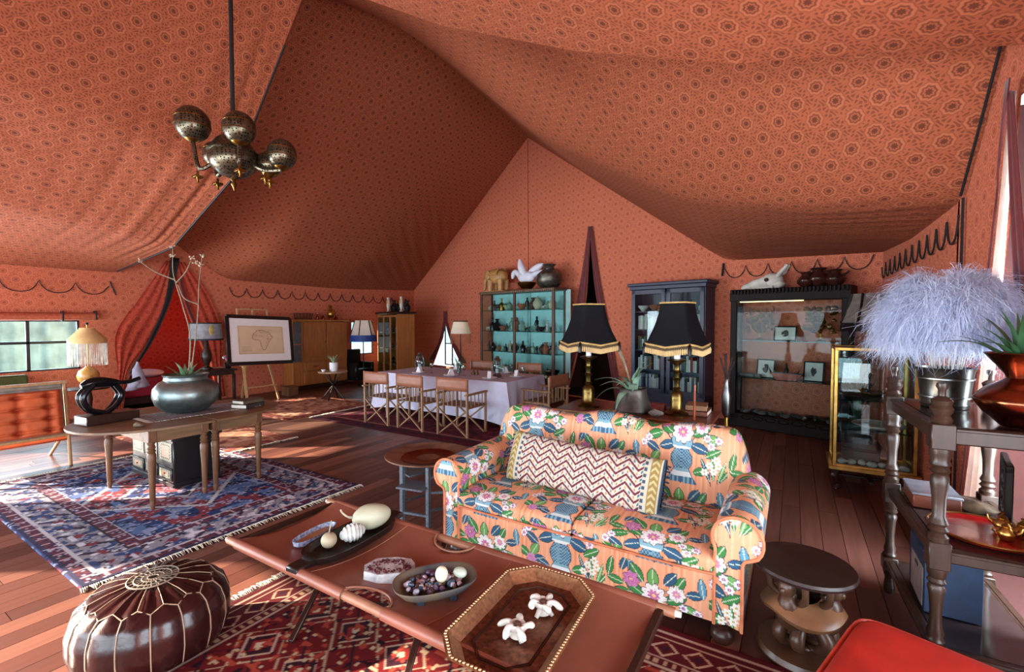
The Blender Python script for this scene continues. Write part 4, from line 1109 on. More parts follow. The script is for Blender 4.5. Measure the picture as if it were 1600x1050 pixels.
def vertebra(seed):
    q = MB(); r = random.Random(seed)
    q.lathe([(.012, .0), (.030, .01), (.022, .03), (.034, .055), (.030, .062), (.016, .058), (.012, .04)], 18)
    for k in range(5):
        a = k * 2 * PI / 5 + r.random() * .5; L = .058 + .025 * r.random()
        q.tube(spline([(.02 * math.cos(a), .02 * math.sin(a), .045), (.042 * math.cos(a), .042 * math.sin(a), .052 + .01 * r.random()), (L * math.cos(a + .25), L * math.sin(a + .25), .03 + .02 * r.random())], 5), [.015, .014, .013, .012, .011, .011, .011, .012, .013, .011, .006], 8)
    for k in range(3):
        a = k * 2 * PI / 3 + 1; q.tube([(.015 * math.cos(a), .015 * math.sin(a), .03), (.04 * math.cos(a), .04 * math.sin(a), .004)], [.012, .009], 7)
    return q.jitter(.004, 26, seed)
for sd, x, y, lab in ((1, -.885, 1.685, 'white vertebra bone toward the far end of the brass tray'), (2, -.905, 1.505, 'white vertebra bone toward the near end of the brass tray')):
    vb = thing('vertebra', lab, 'bone', (x, y, on_cot(-.93, 1.6) + .044), sd * 1.3, 'vertebrae on the brass tray')
    build('bone', vertebra(sd), M_bone, vb, 60); build('marrow', MB().ell((0, 0, .055), (.017, .017, .012), 10, 6), mat('dark_marrow', (84, 48, 32), .8), vb)

# ================================================================== POUF
M_pouf = mat('oxblood_leather', (46, 17, 18), .26, var=.2, scale=5, bump=.12, bscale=40)
M_poufstitch = mat('pouf_stitch', (176, 150, 124), .7)
pf = thing('leather_pouf', 'round oxblood leather pouf with pale embroidered panels', 'pouf', (-2.80, 1.00, 0.013)); pf.scale = (.94, .94, .97)
PR = .345
def pouf_prof(t):
    # t 0 bottom centre .. 1 top centre -> r, z
    pts = [(0, .0), (.27, .0), (.33, .04), (.352, .13), (.35, .21), (.325, .285), (.27, .335), (.18, .362), (.09, .374), (0, .372)]
    k = t * (len(pts) - 1); i = min(int(k), len(pts) - 2); f = k - i
    return pts[i][0] * (1 - f) + pts[i + 1][0] * f, pts[i][1] * (1 - f) + pts[i + 1][1] * f
mb = MB()
def pfn(u, v):
    r, z = pouf_prof(v); a = u * 2 * PI; w = .012 * abs(math.sin(8 * a)) * (math.sin(PI * v) ** 1) * (1 if v > .2 else v * 5)
    return ((r + w) * math.cos(a), (r + w) * math.sin(a), z + .004 * math.sin(24 * a) * (1 if .62 < v < .93 else 0))
mb.grid(pfn, 128, 36, close_u=True); build('body', mb, M_pouf, pf, 180)
def on_pouf(a, v, o=.004):
    r, z = pouf_prof(v); w = .012 * abs(math.sin(8 * a)) * math.sin(PI * v)
    return ((r + w + o * .6) * math.cos(a), (r + w + o * .6) * math.sin(a), z + o * .9)
for k in range(16):
    a = 2 * PI * k / 16
    build('seam_stitch', MB().tube([on_pouf(a, .13 + .5 * i / 12) for i in range(13)], .003, 5), M_poufstitch, pf)
    a2 = a + PI / 16 * 2
    build('seam_stitch', MB().tube([on_pouf(a, .63), on_pouf(a + PI / 16, .685), on_pouf(a2, .63)], .003, 5), M_poufstitch, pf)
    build('seam_stitch', MB().tube([on_pouf(a + PI / 16, .685), on_pouf(a + PI / 16, .76), on_pouf(a + PI / 16, .86), on_pouf(a + PI / 16, .905)], .0022, 5), M_poufstitch, pf)
q = MB()
for rr_ in (.115, .085, .05, .025):
    q.tube([(rr_ * math.cos(a), rr_ * math.sin(a), .379) for a in np.linspace(0, 2 * PI, 40)[:-1]], .004, 5, closed=True)
for k in range(20):
    a = k * 2 * PI / 20; q.tube([(.03 * math.cos(a), .03 * math.sin(a), .379), (.11 * math.cos(a + .2), .11 * math.sin(a + .2), .378)], .0028, 5)
o = build('embroidered_medallion', q, mat('grey_thread', (150, 136, 118), .7), pf)

# ================================================================== CARVED STOOL, RED OTTOMAN, TRAY TABLE
M_carve = mat('carved_hardwood', (84, 55, 38), .36, var=.25, scale=9, bump=.05)
cs = thing('carved_stool', 'african carved stool with figures holding up a round seat', 'stool', (.06, 2.74, 0))
build('seat', MB().lathe([(0, .43), (.20, .43), (.225, .44), (.232, .455), (.226, .468), (.20, .462), (0, .455)], 40), mat('stool_seat', (46, 29, 26), .38, var=.2, scale=8, spec=.35), cs)
build('base', MB().lathe([(0, 0), (.20, 0), (.21, .02), (.20, .045), (.12, .06), (0, .06)], 32), M_carve, cs)
def figure(a):
    q = MB(); c, s_ = math.cos(a), math.sin(a)
    def W_(r, t, z): return (r * c - t * s_, r * s_ + t * c, z)
    # crouching caryatid: legs, trunk bowed out, head bent under the seat, arms raised
    q.tube(spline([W_(.07, .035, .05), W_(.12, .045, .12), W_(.085, .04, .185)], 6), [.02, .022, .024, .027, .03, .032, .034, .034, .033, .032, .031, .03, .03], 9)
    q.tube(spline([W_(.07, -.035, .05), W_(.12, -.045, .12), W_(.085, -.04, .185)], 6), [.02, .022, .024, .027, .03, .032, .034, .034, .033, .032, .031, .03, .03], 9)
    q.tube(spline([W_(.07, 0, .17), W_(.11, 0, .235), W_(.125, 0, .30), W_(.10, 0, .345)], 6), [.048, .055, .06, .064, .066, .066, .064, .06, .056, .052, .05, .048, .045, .042, .04, .036, .032, .03, .028], 10)
    q.ell(W_(.135, 0, .375), (.040, .036, .046), 12, 9); q.ell(W_(.17, 0, .368), (.012, .012, .016), 8, 6)
    for t in (-1, 1):
        q.tube(spline([W_(.10, t * .05, .31), W_(.13, t * .085, .35), W_(.14, t * .09, .44)], 5), [.02, .019, .018, .018, .017, .017, .016, .016, .016, .016, .016], 8)
        q.ell(W_(.05, t * .03, .062), (.045, .025, .016), 8, 5)
    return q
for a in (-2.1, -.25, 1.7):
    build('figure', figure(a), M_carve, cs, 60)
cr_ = MB()
cr_.grid(lambda u, v: ((.09 + .10 * math.sin(PI * v)) * math.cos(u * 2 * PI), (.09 + .10 * math.sin(PI * v)) * math.sin(u * 2 * PI), .20 + .14 * v - .035 * abs(math.sin(1.5 * u * 2 * PI + .4))), 36, 6, close_u=True)
build('crescent_belt', cr_, mat('worn_hardwood', (142, 100, 68), .34, var=.2, scale=9), cs)
ot = thing('red_ottoman', 'bright red leather ottoman with piped edge at the bottom right', 'ottoman', (.44, 2.02, 0), R(-19))
def rbox(w, d, h, z0, r=.035, n=8):
    q = MB()
    def fn(u, v):
        a = u * 2 * PI; m = 9
        c_, s_ = math.cos(a), math.sin(a); k = (abs(c_) ** m + abs(s_) ** m) ** (-1 / m)
        prof = [(0, 0), (.96, 0), (1, .04), (1, .80), (.985, .90), (.93, .97), (.80, 1.0), (0, 1.015)]
        t = v * (len(prof) - 1); i = min(int(t), len(prof) - 2); f = t - i
        rr = prof[i][0] * (1 - f) + prof[i + 1][0] * f; z = prof[i][1] * (1 - f) + prof[i + 1][1] * f
        return (rr * k * c_ * w / 2, rr * k * s_ * d / 2, z0 + z * h)
    return q.grid(fn, 72, 21, close_u=True)
build('cushion', rbox(.62, .72, .36, .09), M_red, ot, 180)
q = MB(); m = 9
q.tube([((abs(math.cos(a)) ** m + abs(math.sin(a)) ** m) ** (-1 / m) * math.cos(a) * .308, (abs(math.cos(a)) ** m + abs(math.sin(a)) ** m) ** (-1 / m) * math.sin(a) * .357, .422) for a in np.linspace(0, 2 * PI, 80)[:-1]], .007, 6, closed=True)
build('piping', q, mat('red_piping', (220, 84, 64), .45), ot)
for sx in (-1, 1):
    for sy in (-1, 1): build('leg', MB().tube([(sx * .25, sy * .30, .09), (sx * .26, sy * .31, 0)], [.025, .016], 10), M_ebony, ot)
tt_ = thing('tray_table', 'round brass tray table on a dark inlaid folding stand beside the sofa', 'table', (-2.72, 3.0, 0))
build('tray', MB().lathe([(0, .50), (.20, .50), (.26, .508), (.36, .53), (.372, .538), (.368, .545), (.355, .54), (.25, .518), (.20, .512), (0, .512)], 56), mat('copper_tray', (168, 134, 110), .36, .6, var=.25, scale=9), tt_)
build('tray_hub', MB().lathe([(.10, .513), (.20, .516), (.23, .522), (.22, .518), (.10, .515)], 40, cap=False), mat('red_copper', (168, 84, 50), .35, 1.0, var=.2), tt_)
M_inlay = mat('bone_inlaid_wood', (40, 46, 56), .4, c2=(120, 130, 140), scale=130, var=.3)
for k in range(6):
    a = R(60 * k + 12); p = (.25 * math.cos(a), .25 * math.sin(a))
    build('leg', MB().bar((p[0], p[1], 0), (p[0], p[1], .50), .034, .034), M_inlay, tt_)
    a2 = R(60 * (k + 1) + 12); p2 = (.25 * math.cos(a2), .25 * math.sin(a2))
    if k % 2 == 0:
        build('panel', MB().bar((p[0], p[1], .33), (p2[0], p2[1], .33), .20, .016, up=(0, 0, 1)), M_inlay, tt_)
        build('rail', MB().bar((p[0], p[1], .09), (p2[0], p2[1], .09), .03, .02), M_inlay, tt_)
    else:
        build('rail', MB().bar((p[0], p[1], .40), (p2[0], p2[1], .46), .03, .02), M_inlay, tt_)
        build('rail', MB().bar((p[0], p[1], .14), (p2[0], p2[1], .10), .03, .02), M_inlay, tt_)

# ================================================================== OVAL TABLE (two D-ended halves) AND WHAT STANDS ON IT
def turned(prof, n=14): return MB().lathe(prof, n)
leg_prof = [(.0, 0), (.014, 0), (.017, .03), (.024, .06), (.018, .075), (.022, .09), (.026, .30), (.034, .45), (.036, .50), (.026, .52), (.036, .535), (.026, .55), (.034, .57), (.024, .59), (.032, .61), (.032, .62)]
def d_table(name, label, loc, rz):
    t = thing(name, label, 'table', loc, rz)
    pts = []
    for k in range(41):
        a = PI * k / 40; c_, s_ = math.cos(a), math.sin(a); q = (abs(c_) ** 2.3 + abs(s_) ** 2.3) ** (-1 / 2.3)
        pts.append((.64 * q * c_, .90 * q * s_))
    mb = MB(); mb.prism(pts, .728, .748); build('tabletop', mb, M_oldwood, t, 30)
    inner = [(.50 * x / .64, .50 * y / .9 if y > 0 else 0) for x, y in pts]
    mb = MB(); mb.box((0, .03, .665), (1.04, .03, .11)); mb.box((0, .48, .665), (1.04, .03, .11)); mb.box((-.51, .255, .665), (.03, .45, .11)); mb.box((.51, .255, .665), (.03, .45, .11))
    build('apron', mb, M_oldwood, t)
    for x, y in ((-.50, .04), (.50, .04), (-.50, .47), (.50, .47)):
        lg = MB(); lg.lathe(leg_prof, 14); lg.box((0, 0, .675), (.065, .065, .11), .004)
        o = build('leg', lg, M_wood, t); o.location = (x, y, 0)
    return t
TX, TY = -5.40, 2.24
d_table('d_end_table', 'nearer D-ended half of the scrubbed oval table on turned legs', (TX, TY - .01, 0), PI)
d_table('d_end_table', 'farther D-ended half of the scrubbed oval table on turned legs', (TX, TY + .01, 0), 0)
TZ = .749
# runner
M_runner = mat('dark_woven_runner', (78, 64, 78), .9, c2=(150, 132, 128), scale=40)
q = MB(); q.grid(lambda u, v: (TX + .02 + (u - .5) * .50, 1.86 + v * .98, TZ + .004 + .003 * math.sin(u * 9) * math.sin(v * 7)), 20, 30)
rn = thing('table_runner', 'dark fringed cloth spread under the metal pot', 'cloth', (0, 0, 0))
o = build('cloth', q, M_runner, rn, 180); o.modifiers.new('t', 'SOLIDIFY').thickness = .004
q = MB(); r5 = random.Random(2)
for k in range(46):
    x = TX + .02 + (k / 45 - .5) * .5
    q.tube([(x, 1.86, TZ + .005), (x + (r5.random() - .5) * .02, 1.82, TZ + .006)], .003, 4); q.tube([(x, 2.84, TZ + .005), (x + (r5.random() - .5) * .02, 2.88, TZ + .006)], .003, 4)
for k in range(60):
    y = 1.86 + .98 * k / 59; q.tube([(TX + .27, y, TZ + .005), (TX + .30, y + (r5.random() - .5) * .02, TZ + .006)], .003, 4)
o = build('fringe', q, M_fringe, rn); o['kind'] = 'stuff'
# metal pot with succulents and a tall branch
PX, PY = -5.46, 2.28
pot = thing('metal_pot', 'big round hammered metal pot on the oval table', 'pot', (PX, PY, TZ + .009))
M_ham = mat('hammered_tin', (140, 152, 150), .36, .85, c2=(78, 92, 92), scale=5, bump=.15, bscale=40)
build('body', MB().lathe([(0, 0), (.14, 0), (.20, .02), (.27, .09), (.295, .17), (.285, .25), (.235, .315), (.195, .335), (.19, .365), (.205, .385), (.212, .39), (.20, .395), (.18, .37), (.18, .335), (.14, .31), (0, .30)], 48), M_ham, pot)
build('soil', MB().lathe([(0, .335), (.178, .335), (.178, .33), (0, .33)], 24), mat('soil', (52, 40, 32), .95), pot)
def leafblade(p0, p1, w, bend=.05, n=7, thick=.35):
    p0, p1 = Vector(p0), Vector(p1); d = p1 - p0; side = d.cross(Vector((0, 0, 1)))
    if side.length < 1e-4: side = Vector((1, 0, 0))
    side.normalize(); up = side.cross(d).normalized()
    q = MB(); vs = []; fs = []
    for i in range(n + 1):
        t = i / n; c = p0.lerp(p1, t) + up * bend * math.sin(PI * t); ww = w * (1 - t ** 1.6) * (.75 + .5 * t * (1 - t)) + .0015
        vs += [c - side * ww, c + up * ww * thick * -1.0, c + side * ww, c + up * ww * thick * .25]
    for i in range(n):
        for k in range(4): fs.append((i * 4 + k, i * 4 + (k + 1) % 4, (i + 1) * 4 + (k + 1) % 4, (i + 1) * 4 + k))
    fs += [(3, 2, 1, 0), (n * 4, n * 4 + 1, n * 4 + 2, n * 4 + 3)]
    return q.add(vs, fs)
suc = thing('potted_succulent', 'succulent with thick leaves and tall flowering stalks in the metal pot', 'plant', (PX, PY, TZ + .34))
r6 = random.Random(4)
for a, ln, el in ((3.9, .24, 40), (3.3, .20, 55), (5.0, .22, 62), (.6, .26, 35), (.2, .24, 48), (1.0, .22, 40), (2.2, .20, 60), (4.5, .18, 70), (5.6, .25, 38), (1.6, .2, 75), (2.8, .22, 45)):
    c_ = math.cos(R(el)) * ln; build('leaf', leafblade((.03 * math.cos(a), .03 * math.sin(a), 0), (c_ * math.cos(a) * 1.1, c_ * math.sin(a) * 1.1, math.sin(R(el)) * ln), .028, .02), M_green, suc, 60)
M_stalk = mat('dry_flower_stalk', (150, 136, 112), .8, var=.2)
stalks = [[(0, .02, 0), (.02, .04, .45), (-.02, .00, .75), (-.05, -.05, 1.0), (-.07, -.07, 1.15), (-.06, -.07, 1.38)], [(0.02, .03, 0), (.03, .08, .4), (.04, .11, .72), (.05, .12, 1.0), (.06, .15, 1.3)], [(-.06, -.055, 1.05), (-.12, -.2, 1.12), (-.16, -.32, 1.22)], [(-.05, -.05, 1.02), (0, .02, 1.14), (.02, .07, 1.28)], [(.04, .11, .80), (0, .0, .86), (-.04, -.04, 1.0)]]
for s_ in stalks:
    P_ = spline(s_, 6); build('stalk', MB().tube(P_, [.0075 - .004 * i / len(P_) for i in range(len(P_))], 6), M_stalk, suc)
M_bud = mat('pale_buds', (196, 184, 158), .8)
for tip in ((-.06, -.07, 1.39), (.06, .15, 1.31), (-.16, -.32, 1.23), (.02, .07, 1.29), (-.06, -.07, 1.30), (.06, .14, 1.22), (.03, .1, 1.24)):
    q = MB()
    for k in range(7):
        v = Vector((r6.uniform(-1, 1), r6.uniform(-1, 1), r6.uniform(-.4, 1))).normalized() * .03
        q.tube([tip, Vector(tip) + v], [.003, .007], 5)
    build('flower_cluster', q, M_bud, suc)
# dark carved sculpture (a bent form over two arching ribs) on a plinth
sp_ = thing('abstract_sculpture', 'black abstract looping sculpture on a wooden plinth at the table end', 'sculpture', (-5.56, 1.66, TZ), R(8))
build('plinth', MB().box((0, 0, .045), (.22, .42, .085), .006), M_ebony, sp_)
M_blk = mat('black_bronze', (24, 26, 32), .2, .5, var=.2, scale=8)
q = MB(); q.tube(spline([(0, -.20, .36), (0, -.10, .385), (0, .04, .37), (0, .16, .36), (0, .27, .385)], 8), [.02 + .035 * math.sin(PI * min(1, i / 20)) ** .8 * (1 - .3 * i / 32) for i in range(33)], 12)
build('body', q, M_blk, sp_)
for dx in (-.035, .035):
    q = MB(); q.tube(spline([(dx, -.12, .37), (dx, -.20, .26), (dx * .8, -.15, .14), (dx * .3, -.03, .088)], 7), [.026] * 22, 9); build('rib', q, M_blk, sp_)
    q = MB(); q.tube(spline([(dx, .05, .35), (dx, .10, .25), (dx * .8, .05, .15), (dx * .3, -.02, .088)], 7), [.024] * 22, 9); build('rib', q, M_blk, sp_)
# two books and small things
M_book1 = mat('brown_book', (92, 76, 52), .7); M_book2 = mat('dark_book', (56, 46, 48), .7)
def book(name, label, size, m, loc, rz=0, group=None, up=False, cat='book'):
    t = thing(name, label, cat, loc, rz, group); w, d, h = size
    q = MB(); q.box((0, 0, .003), (w, d, .006), .001); q.box((0, 0, h - .003), (w, d, .006), .001); q.box((-w / 2 + .003, 0, h / 2), (.006, d, h), .001)
    build('cover', q, m, t); build('pages', MB().box((.004, 0, h / 2), (w - .012, d - .012, h - .012), .001), M_paper, t)
    return t
book('book', 'lower dark book of the pair lying on the oval table', (.20, .27, .045), M_book2, (-5.20, 2.78, TZ), R(200))
book('book', 'upper tan book of the pair lying on the oval table', (.18, .25, .04), M_book1, (-5.20, 2.78, TZ + .046), R(190))
q = MB(); q.ell((0, 0, .018), (.055, .04, .02), 12, 6); q.jitter(.012, 30)
one('pine_cone', q, mat('cone_scales', (140, 122, 98), .8, var=.3, scale=60), 'small pale seed pod beside the sculpture on the oval table', 'seed pod', (-5.05, 1.72, TZ))
# ---------------------------------------------------------------- inlaid chest
M_chest = mat('chest_black_wood', (26, 24, 26), .35, var=.15, coat=.3)
ch = thing('inlaid_chest', 'black chest with mother-of-pearl inlaid front under the oval table', 'chest', (-5.78, 2.30, .015))
build('carcase', MB().box((0, 0, .27), (.98, .44, .44), .008), M_chest, ch)
build('lid', MB().box((0, 0, .502), (1.02, .48, .035), .01), M_chest, ch)
build('base', MB().box((0, 0, .03), (1.0, .46, .05), .008), M_chest, ch)
def inlay_panel(u, v):
    n = len(u); c = np.tile(C(150, 146, 120), (n, 1)); X, Yv = np.abs(u * 2 - 1), np.abs(v * 2 - 1)
    e = 1 - np.maximum(X, Yv); q = np.sin(u * 60) * np.sin(v * 60)
    paint(c, q > .2, C(70, 84, 66)); paint(c, e < .30, C(96, 108, 84)); paint(c, (e < .30) & (np.sin(u * 44) * np.sin(v * 44) > .1), C(178, 172, 150)); paint(c, (e > .30) & (e < .36), C(36, 34, 32))
    r = np.hypot(u - .5, v - .5); a = np.arctan2(v - .5, u - .5)
    paint(c, (e > .36), C(176, 120, 96)); paint(c, (e > .36) & (np.sin(8 * a) * np.sin(r * 60) > 0), C(196, 184, 160)); paint(c, (e > .36) & (np.sin(u * 70) * np.sin(v * 70) > .5), C(120, 60, 50)); paint(c, e < .06, C(30, 28, 28))
    return c
M_inl = mat('pearl_inlay', attr='Col', rough=.4, var=.1)
def inl(cx, cz, w, h, y=-.226):
    U, V = np.meshgrid(np.linspace(0, 1, 46), np.linspace(0, 1, 46)); U, V = U.ravel(), V.ravel()
    npmesh('inlay_panel', np.c_[cx + (U - .5) * w, np.full(len(U), y), cz + (V - .5) * h], gridF(45, 45), M_inl, ch, colr=inlay_panel(U, V), smooth=False)
for cx in (-.33, 0, .33): inl(cx, .36, .28, .20); 
for cx in (-.33, 0, .33):
    dr = build('drawer', MB().box((cx, -.222, .14), (.29, .02, .13), .004), M_chest, ch)
    inl(cx, .14, .25, .09, -.2335)
    build('drawer_knob', MB().ell((cx, -.24, .14), .010, 10, 6), M_brass, dr)
# ================================================================== LOUNGE CHAIR (far left)
M_cush = mat('orange_linen', (208, 98, 52), .8, var=.14, scale=9, bump=.06, bscale=200)
lc = thing('lounge_chair', 'folding wooden lounge chair with a buttoned orange cushion', 'chair', (-7.32, 1.36, 0), R(90))
# local: back panel facing -y side; x along width
def cpt(x, s): return (x, .02 + s * .10, .36 + s * .60)     # leaning plane
for x in (-.62, .46):
    build('back_post', MB().tube([cpt(x, -.05), cpt(x, 1.03)], .019, 10), M_beech, lc)
build('rail', MB().tube([cpt(-.64, 0), cpt(.48, 0)], .018, 10), M_beech, lc); build('rail', MB().bar(cpt(-.64, 1.03), cpt(.48, 1.03), .06, .03), M_beech, lc)
for x in (-.62, .46):
    build('leg', MB().tube([cpt(x, -.02), (x + .0, -.02, 0)], .017, 10), M_beech, lc); build('leg', MB().tube([(x, .12, .40), (x, .75, 0)], .017, 10), M_beech, lc); build('arm', MB().tube([cpt(x, .45), (x, .75, .42)], .02, 10), M_beech, lc)
q = MB()
def tuft(u, v):
    x = -.58 + u * 1.0; s = .04 + v * .86
    bx, bz = (u * 4) % 1 - .5, (v * 4) % 1 - .5
    h = .115 - .07 * math.exp(-(bx * bx + bz * bz) * 30) - .05 * (math.exp(-(abs(bx) * 9) ** 2) + math.exp(-(abs(bz) * 9) ** 2)) * .5
    e = min(u, 1 - u, v, 1 - v); h *= min(1, e / .06) ** .5
    p = Vector(cpt(x, s)); return p + Vector((0, -.99, .16)) * (h + .005)
q.grid(tuft, 72, 72); co = build('cushion', q, M_cush, lc, 180)
for i in range(4):
    for j in range(4):
        u, v = (i + .5) / 4, (j + .5) / 4; build('button', MB().ell(Vector(tuft(u, v)), (.014, .012, .014), 8, 6), M_cush, co)
build('canvas_roll', MB().tube([cpt(-.58, .97), cpt(.42, .97)], .026, 10), mat('grey_canvas', (150, 142, 130), .9), lc)
build('sling', MB().add([cpt(-.58, 0), cpt(.44, 0), cpt(.44, 1), cpt(-.58, 1)], [(0, 1, 2, 3)]), mat('grey_canvas', (150, 142, 130), .9), lc)
q = MB(); q.box((0, .40, .33), (1.0, .62, .10), .03); build('seat_cushion', q, M_cush, lc)
# green bench cushion behind it
gb = thing('green_bench', 'dark olive green bench under the left window', 'bench', (-10.35, 1.3, 0))
build('seat', MB().box((0, 0, .42), (.55, 1.7, .12), .03), mat('olive_cloth', (72, 78, 34), .85), gb); build('back', MB().box((-.22, 0, .66), (.12, 1.7, .38), .03), mat('olive_cloth', (72, 78, 34), .85), gb)
for sx in (-1, 1):
    for sy in (-1, 1): build('leg', MB().box((sx * .2, sy * .75, .18), (.06, .06, .36)), M_ebony, gb)
# ---------------------------------------------------------------- tasselled lamp on stand
M_cream = mat('cream_shade', (226, 190, 132), .8, var=.08, transl=.3)
def strands(q, ring, L, r=.0025, jit=.01, seed=1):
    rr_ = random.Random(seed)
    for p in ring:
        p = Vector(p); q.tube([p, p + Vector((rr_.uniform(-jit, jit) * .3, rr_.uniform(-jit, jit) * .3, -L * .5)), p + Vector((rr_.uniform(-jit, jit), rr_.uniform(-jit, jit), -L))], r, 4, cap=False)
    return q
def fringe_lamp(label, loc, z_top, rb, rt, hs, lf, shade_m, fringe_m, base, cat='lamp', ns=90, light=0):
    t = thing('fringe_lamp', label, cat, loc)
    zt, zb_ = z_top - loc[2], z_top - hs - loc[2]
    build('shade', MB().lathe([(rt, zt), (rt * 1.05, zt - .02), ((rt + rb) * .5 * .95, (zt + zb_) / 2 + .01), (rb, zb_ + .01), (rb * 1.01, zb_ - .06), (rb * .98, zb_ - .06), (rb * .95, zb_), (rt * .95, zt - .01)], 36, cap=False), shade_m, t)
    ring = [(rb * math.cos(a), rb * math.sin(a), zb_ - .05) for a in np.linspace(0, 2 * PI, ns)[:-1]]
    o = build('fringe', strands(MB(), ring, lf, seed=ns), fringe_m, t); o['kind'] = 'stuff'
    base(t, zb_, zt)
    build('bulb', MB().ell((0, 0, (zt + zb_) / 2), .04, 12, 8), mat('warm_bulb', (255, 220, 170), .3, emis=(255, 214, 160), estr=light) if light else mat('unlit_bulb', (236, 230, 216), .3), t)
    return t
def ginger_base(t, zb_, zt):
    build('base', MB().lathe([(0, 0), (.09, 0), (.10, .02), (.07, .05), (.13, .12), (.15, .20), (.12, .28), (.05, .33), (.03, .36)], 24), mat('ochre_jar', (190, 138, 72), .3, var=.2), t)
    build('stem', MB().tube([(0, 0, .35), (0, 0, zt + .06)], .01, 8), M_brass, t); build('finial', MB().ell((0, 0, zt + .07), .022, 10, 7), M_iron, t)
fringe_lamp('cream lamp with long white tassels in front of the left window', (-10.1, 2.77, .60), 1.60, .25, .10, .20, .38, M_cream, mat('white_tassel', (226, 220, 208), .8), ginger_base, ns=120)
st = thing('lamp_stand', 'dark round side table carrying the tasselled lamp', 'table', (-10.1, 2.77, 0))
build('top', MB().lathe([(0, .57), (.28, .57), (.29, .58), (.28, .599), (0, .599)], 32), M_ebony, st); build('column', MB().lathe([(.03, .03), (.05, .1), (.03, .2), (.05, .4), (.03, .57)], 14), M_ebony, st); build('foot', MB().lathe([(0, 0), (.2, 0), (.18, .03), (.05, .05)], 24), M_ebony, st)
# ---------------------------------------------------------------- alcove: bed, net, lamp table
M_pink = mat('magenta_bedcover', (176, 34, 62), .85, var=.15)
bd = thing('alcove_bed', 'bed with a magenta cover just inside the alcove doorway', 'bed', (-11.7, 4.0, 0))
build('mattress', MB().box((0, 0, .36), (1.5, 1.3, .28), .05), M_pink, bd); build('frame', MB().box((0, 0, .15), (1.54, 1.34, .14), .01), M_ebony, bd)
q = MB(); q.ell((-.35, .25, .58), (.30, .34, .09), 18, 9); build('pillow', q, M_white, bd)
for sx in (-1, 1):
    for sy in (-1, 1): build('leg', MB().box((sx * .7, sy * .6, .04), (.07, .07, .08), .005), M_ebony, bd)
M_net = mat('mosquito_net', (206, 206, 226), .9, var=.1, transl=.4)
nb = thing('mosquito_net', 'knotted white mosquito net hanging at the alcove curtain', 'net', (-10.60, 3.62, 0))
q = MB(); q.tube(spline([(0, .02, .95), (0, 0, .84), (0, .01, .66), (0, .05, .46)], 8), [.02 + .005 * i for i in range(25)], 14); q.jitter(.03, 8); build('knot', q, M_net, nb, 180)
q = MB(); q.tube(spline([(0.01, -.02, .56), (.03, -.10, .48), (.05, -.2, .40)], 8), [.10, .10, .11, .11, .11, .1, .1, .09, .09, .08, .07, .06, .05, .04, .03, .02, .01], 14); q.jitter(.03, 8); build('trail', q, M_net, nb, 180)
tb = thing('side_table', 'dark wooden side table beside the alcove curtain', 'table', (-10.25, 4.72, 0))
build('top', MB().box((0, 0, .71), (.70, .75, .04), .008), M_ebony, tb); build('apron', MB().box((0, 0, .65), (.62, .66, .08)), M_ebony, tb)
for sx in (-1, 1):
    for sy in (-1, 1): build('leg', MB().box((sx * .3, sy * .32, .31), (.05, .05, .62)), M_ebony, tb)
gl = thing('table_lamp', 'table lamp with a pale grey drum shade banded in black', 'lamp', (-10.25, 4.66, .731))
build('shade', MB().lathe([(.27, .95), (.30, .60), (.29, .60), (.26, .95)], 40, cap=False), mat('grey_shade', (176, 176, 182), .8, transl=.3), gl)
build('trim', MB().lathe([(.275, .955), (.278, .93), (.262, .93), (.262, .955)], 40), M_blackrib, gl); build('trim', MB().lathe([(.305, .63), (.31, .595), (.28, .595), (.285, .63)], 40), mat('navy_band', (16, 22, 44), .6), gl)
build('base', MB().lathe([(0, 0), (.1, 0), (.1, .03), (.04, .06), (.09, .2), (.10, .3), (.04, .45), (.02, .9)], 20), M_ebony, gl); build('figure_motif', MB().ell((.285, -.03, .80), (.012, .045, .11), 10, 8), mat('yellow_print', (196, 170, 96), .8), gl)
fl = thing('flower_bunch', 'small bunch of pink and white flowers in a dark pot', 'flowers', (-10.05, 4.98, .731))
build('pot', MB().lathe([(0, 0), (.05, 0), (.07, .12), (.05, .13), (0, .12)], 16), M_blk, fl)
for k in range(9):
    a = k * 2.4; q = MB(); q.ell((.06 * math.cos(a) * (k % 3) * .6, .07 * math.sin(a) * (k % 3) * .6, .19 + .02 * (k % 4)), (.035, .035, .03), 10, 6); q.jitter(.012, 40, k)
    build('bloom', q, (mat('white_petal', (232, 222, 224), .8), mat('pink_petal', (206, 84, 110), .8))[k % 2], fl)

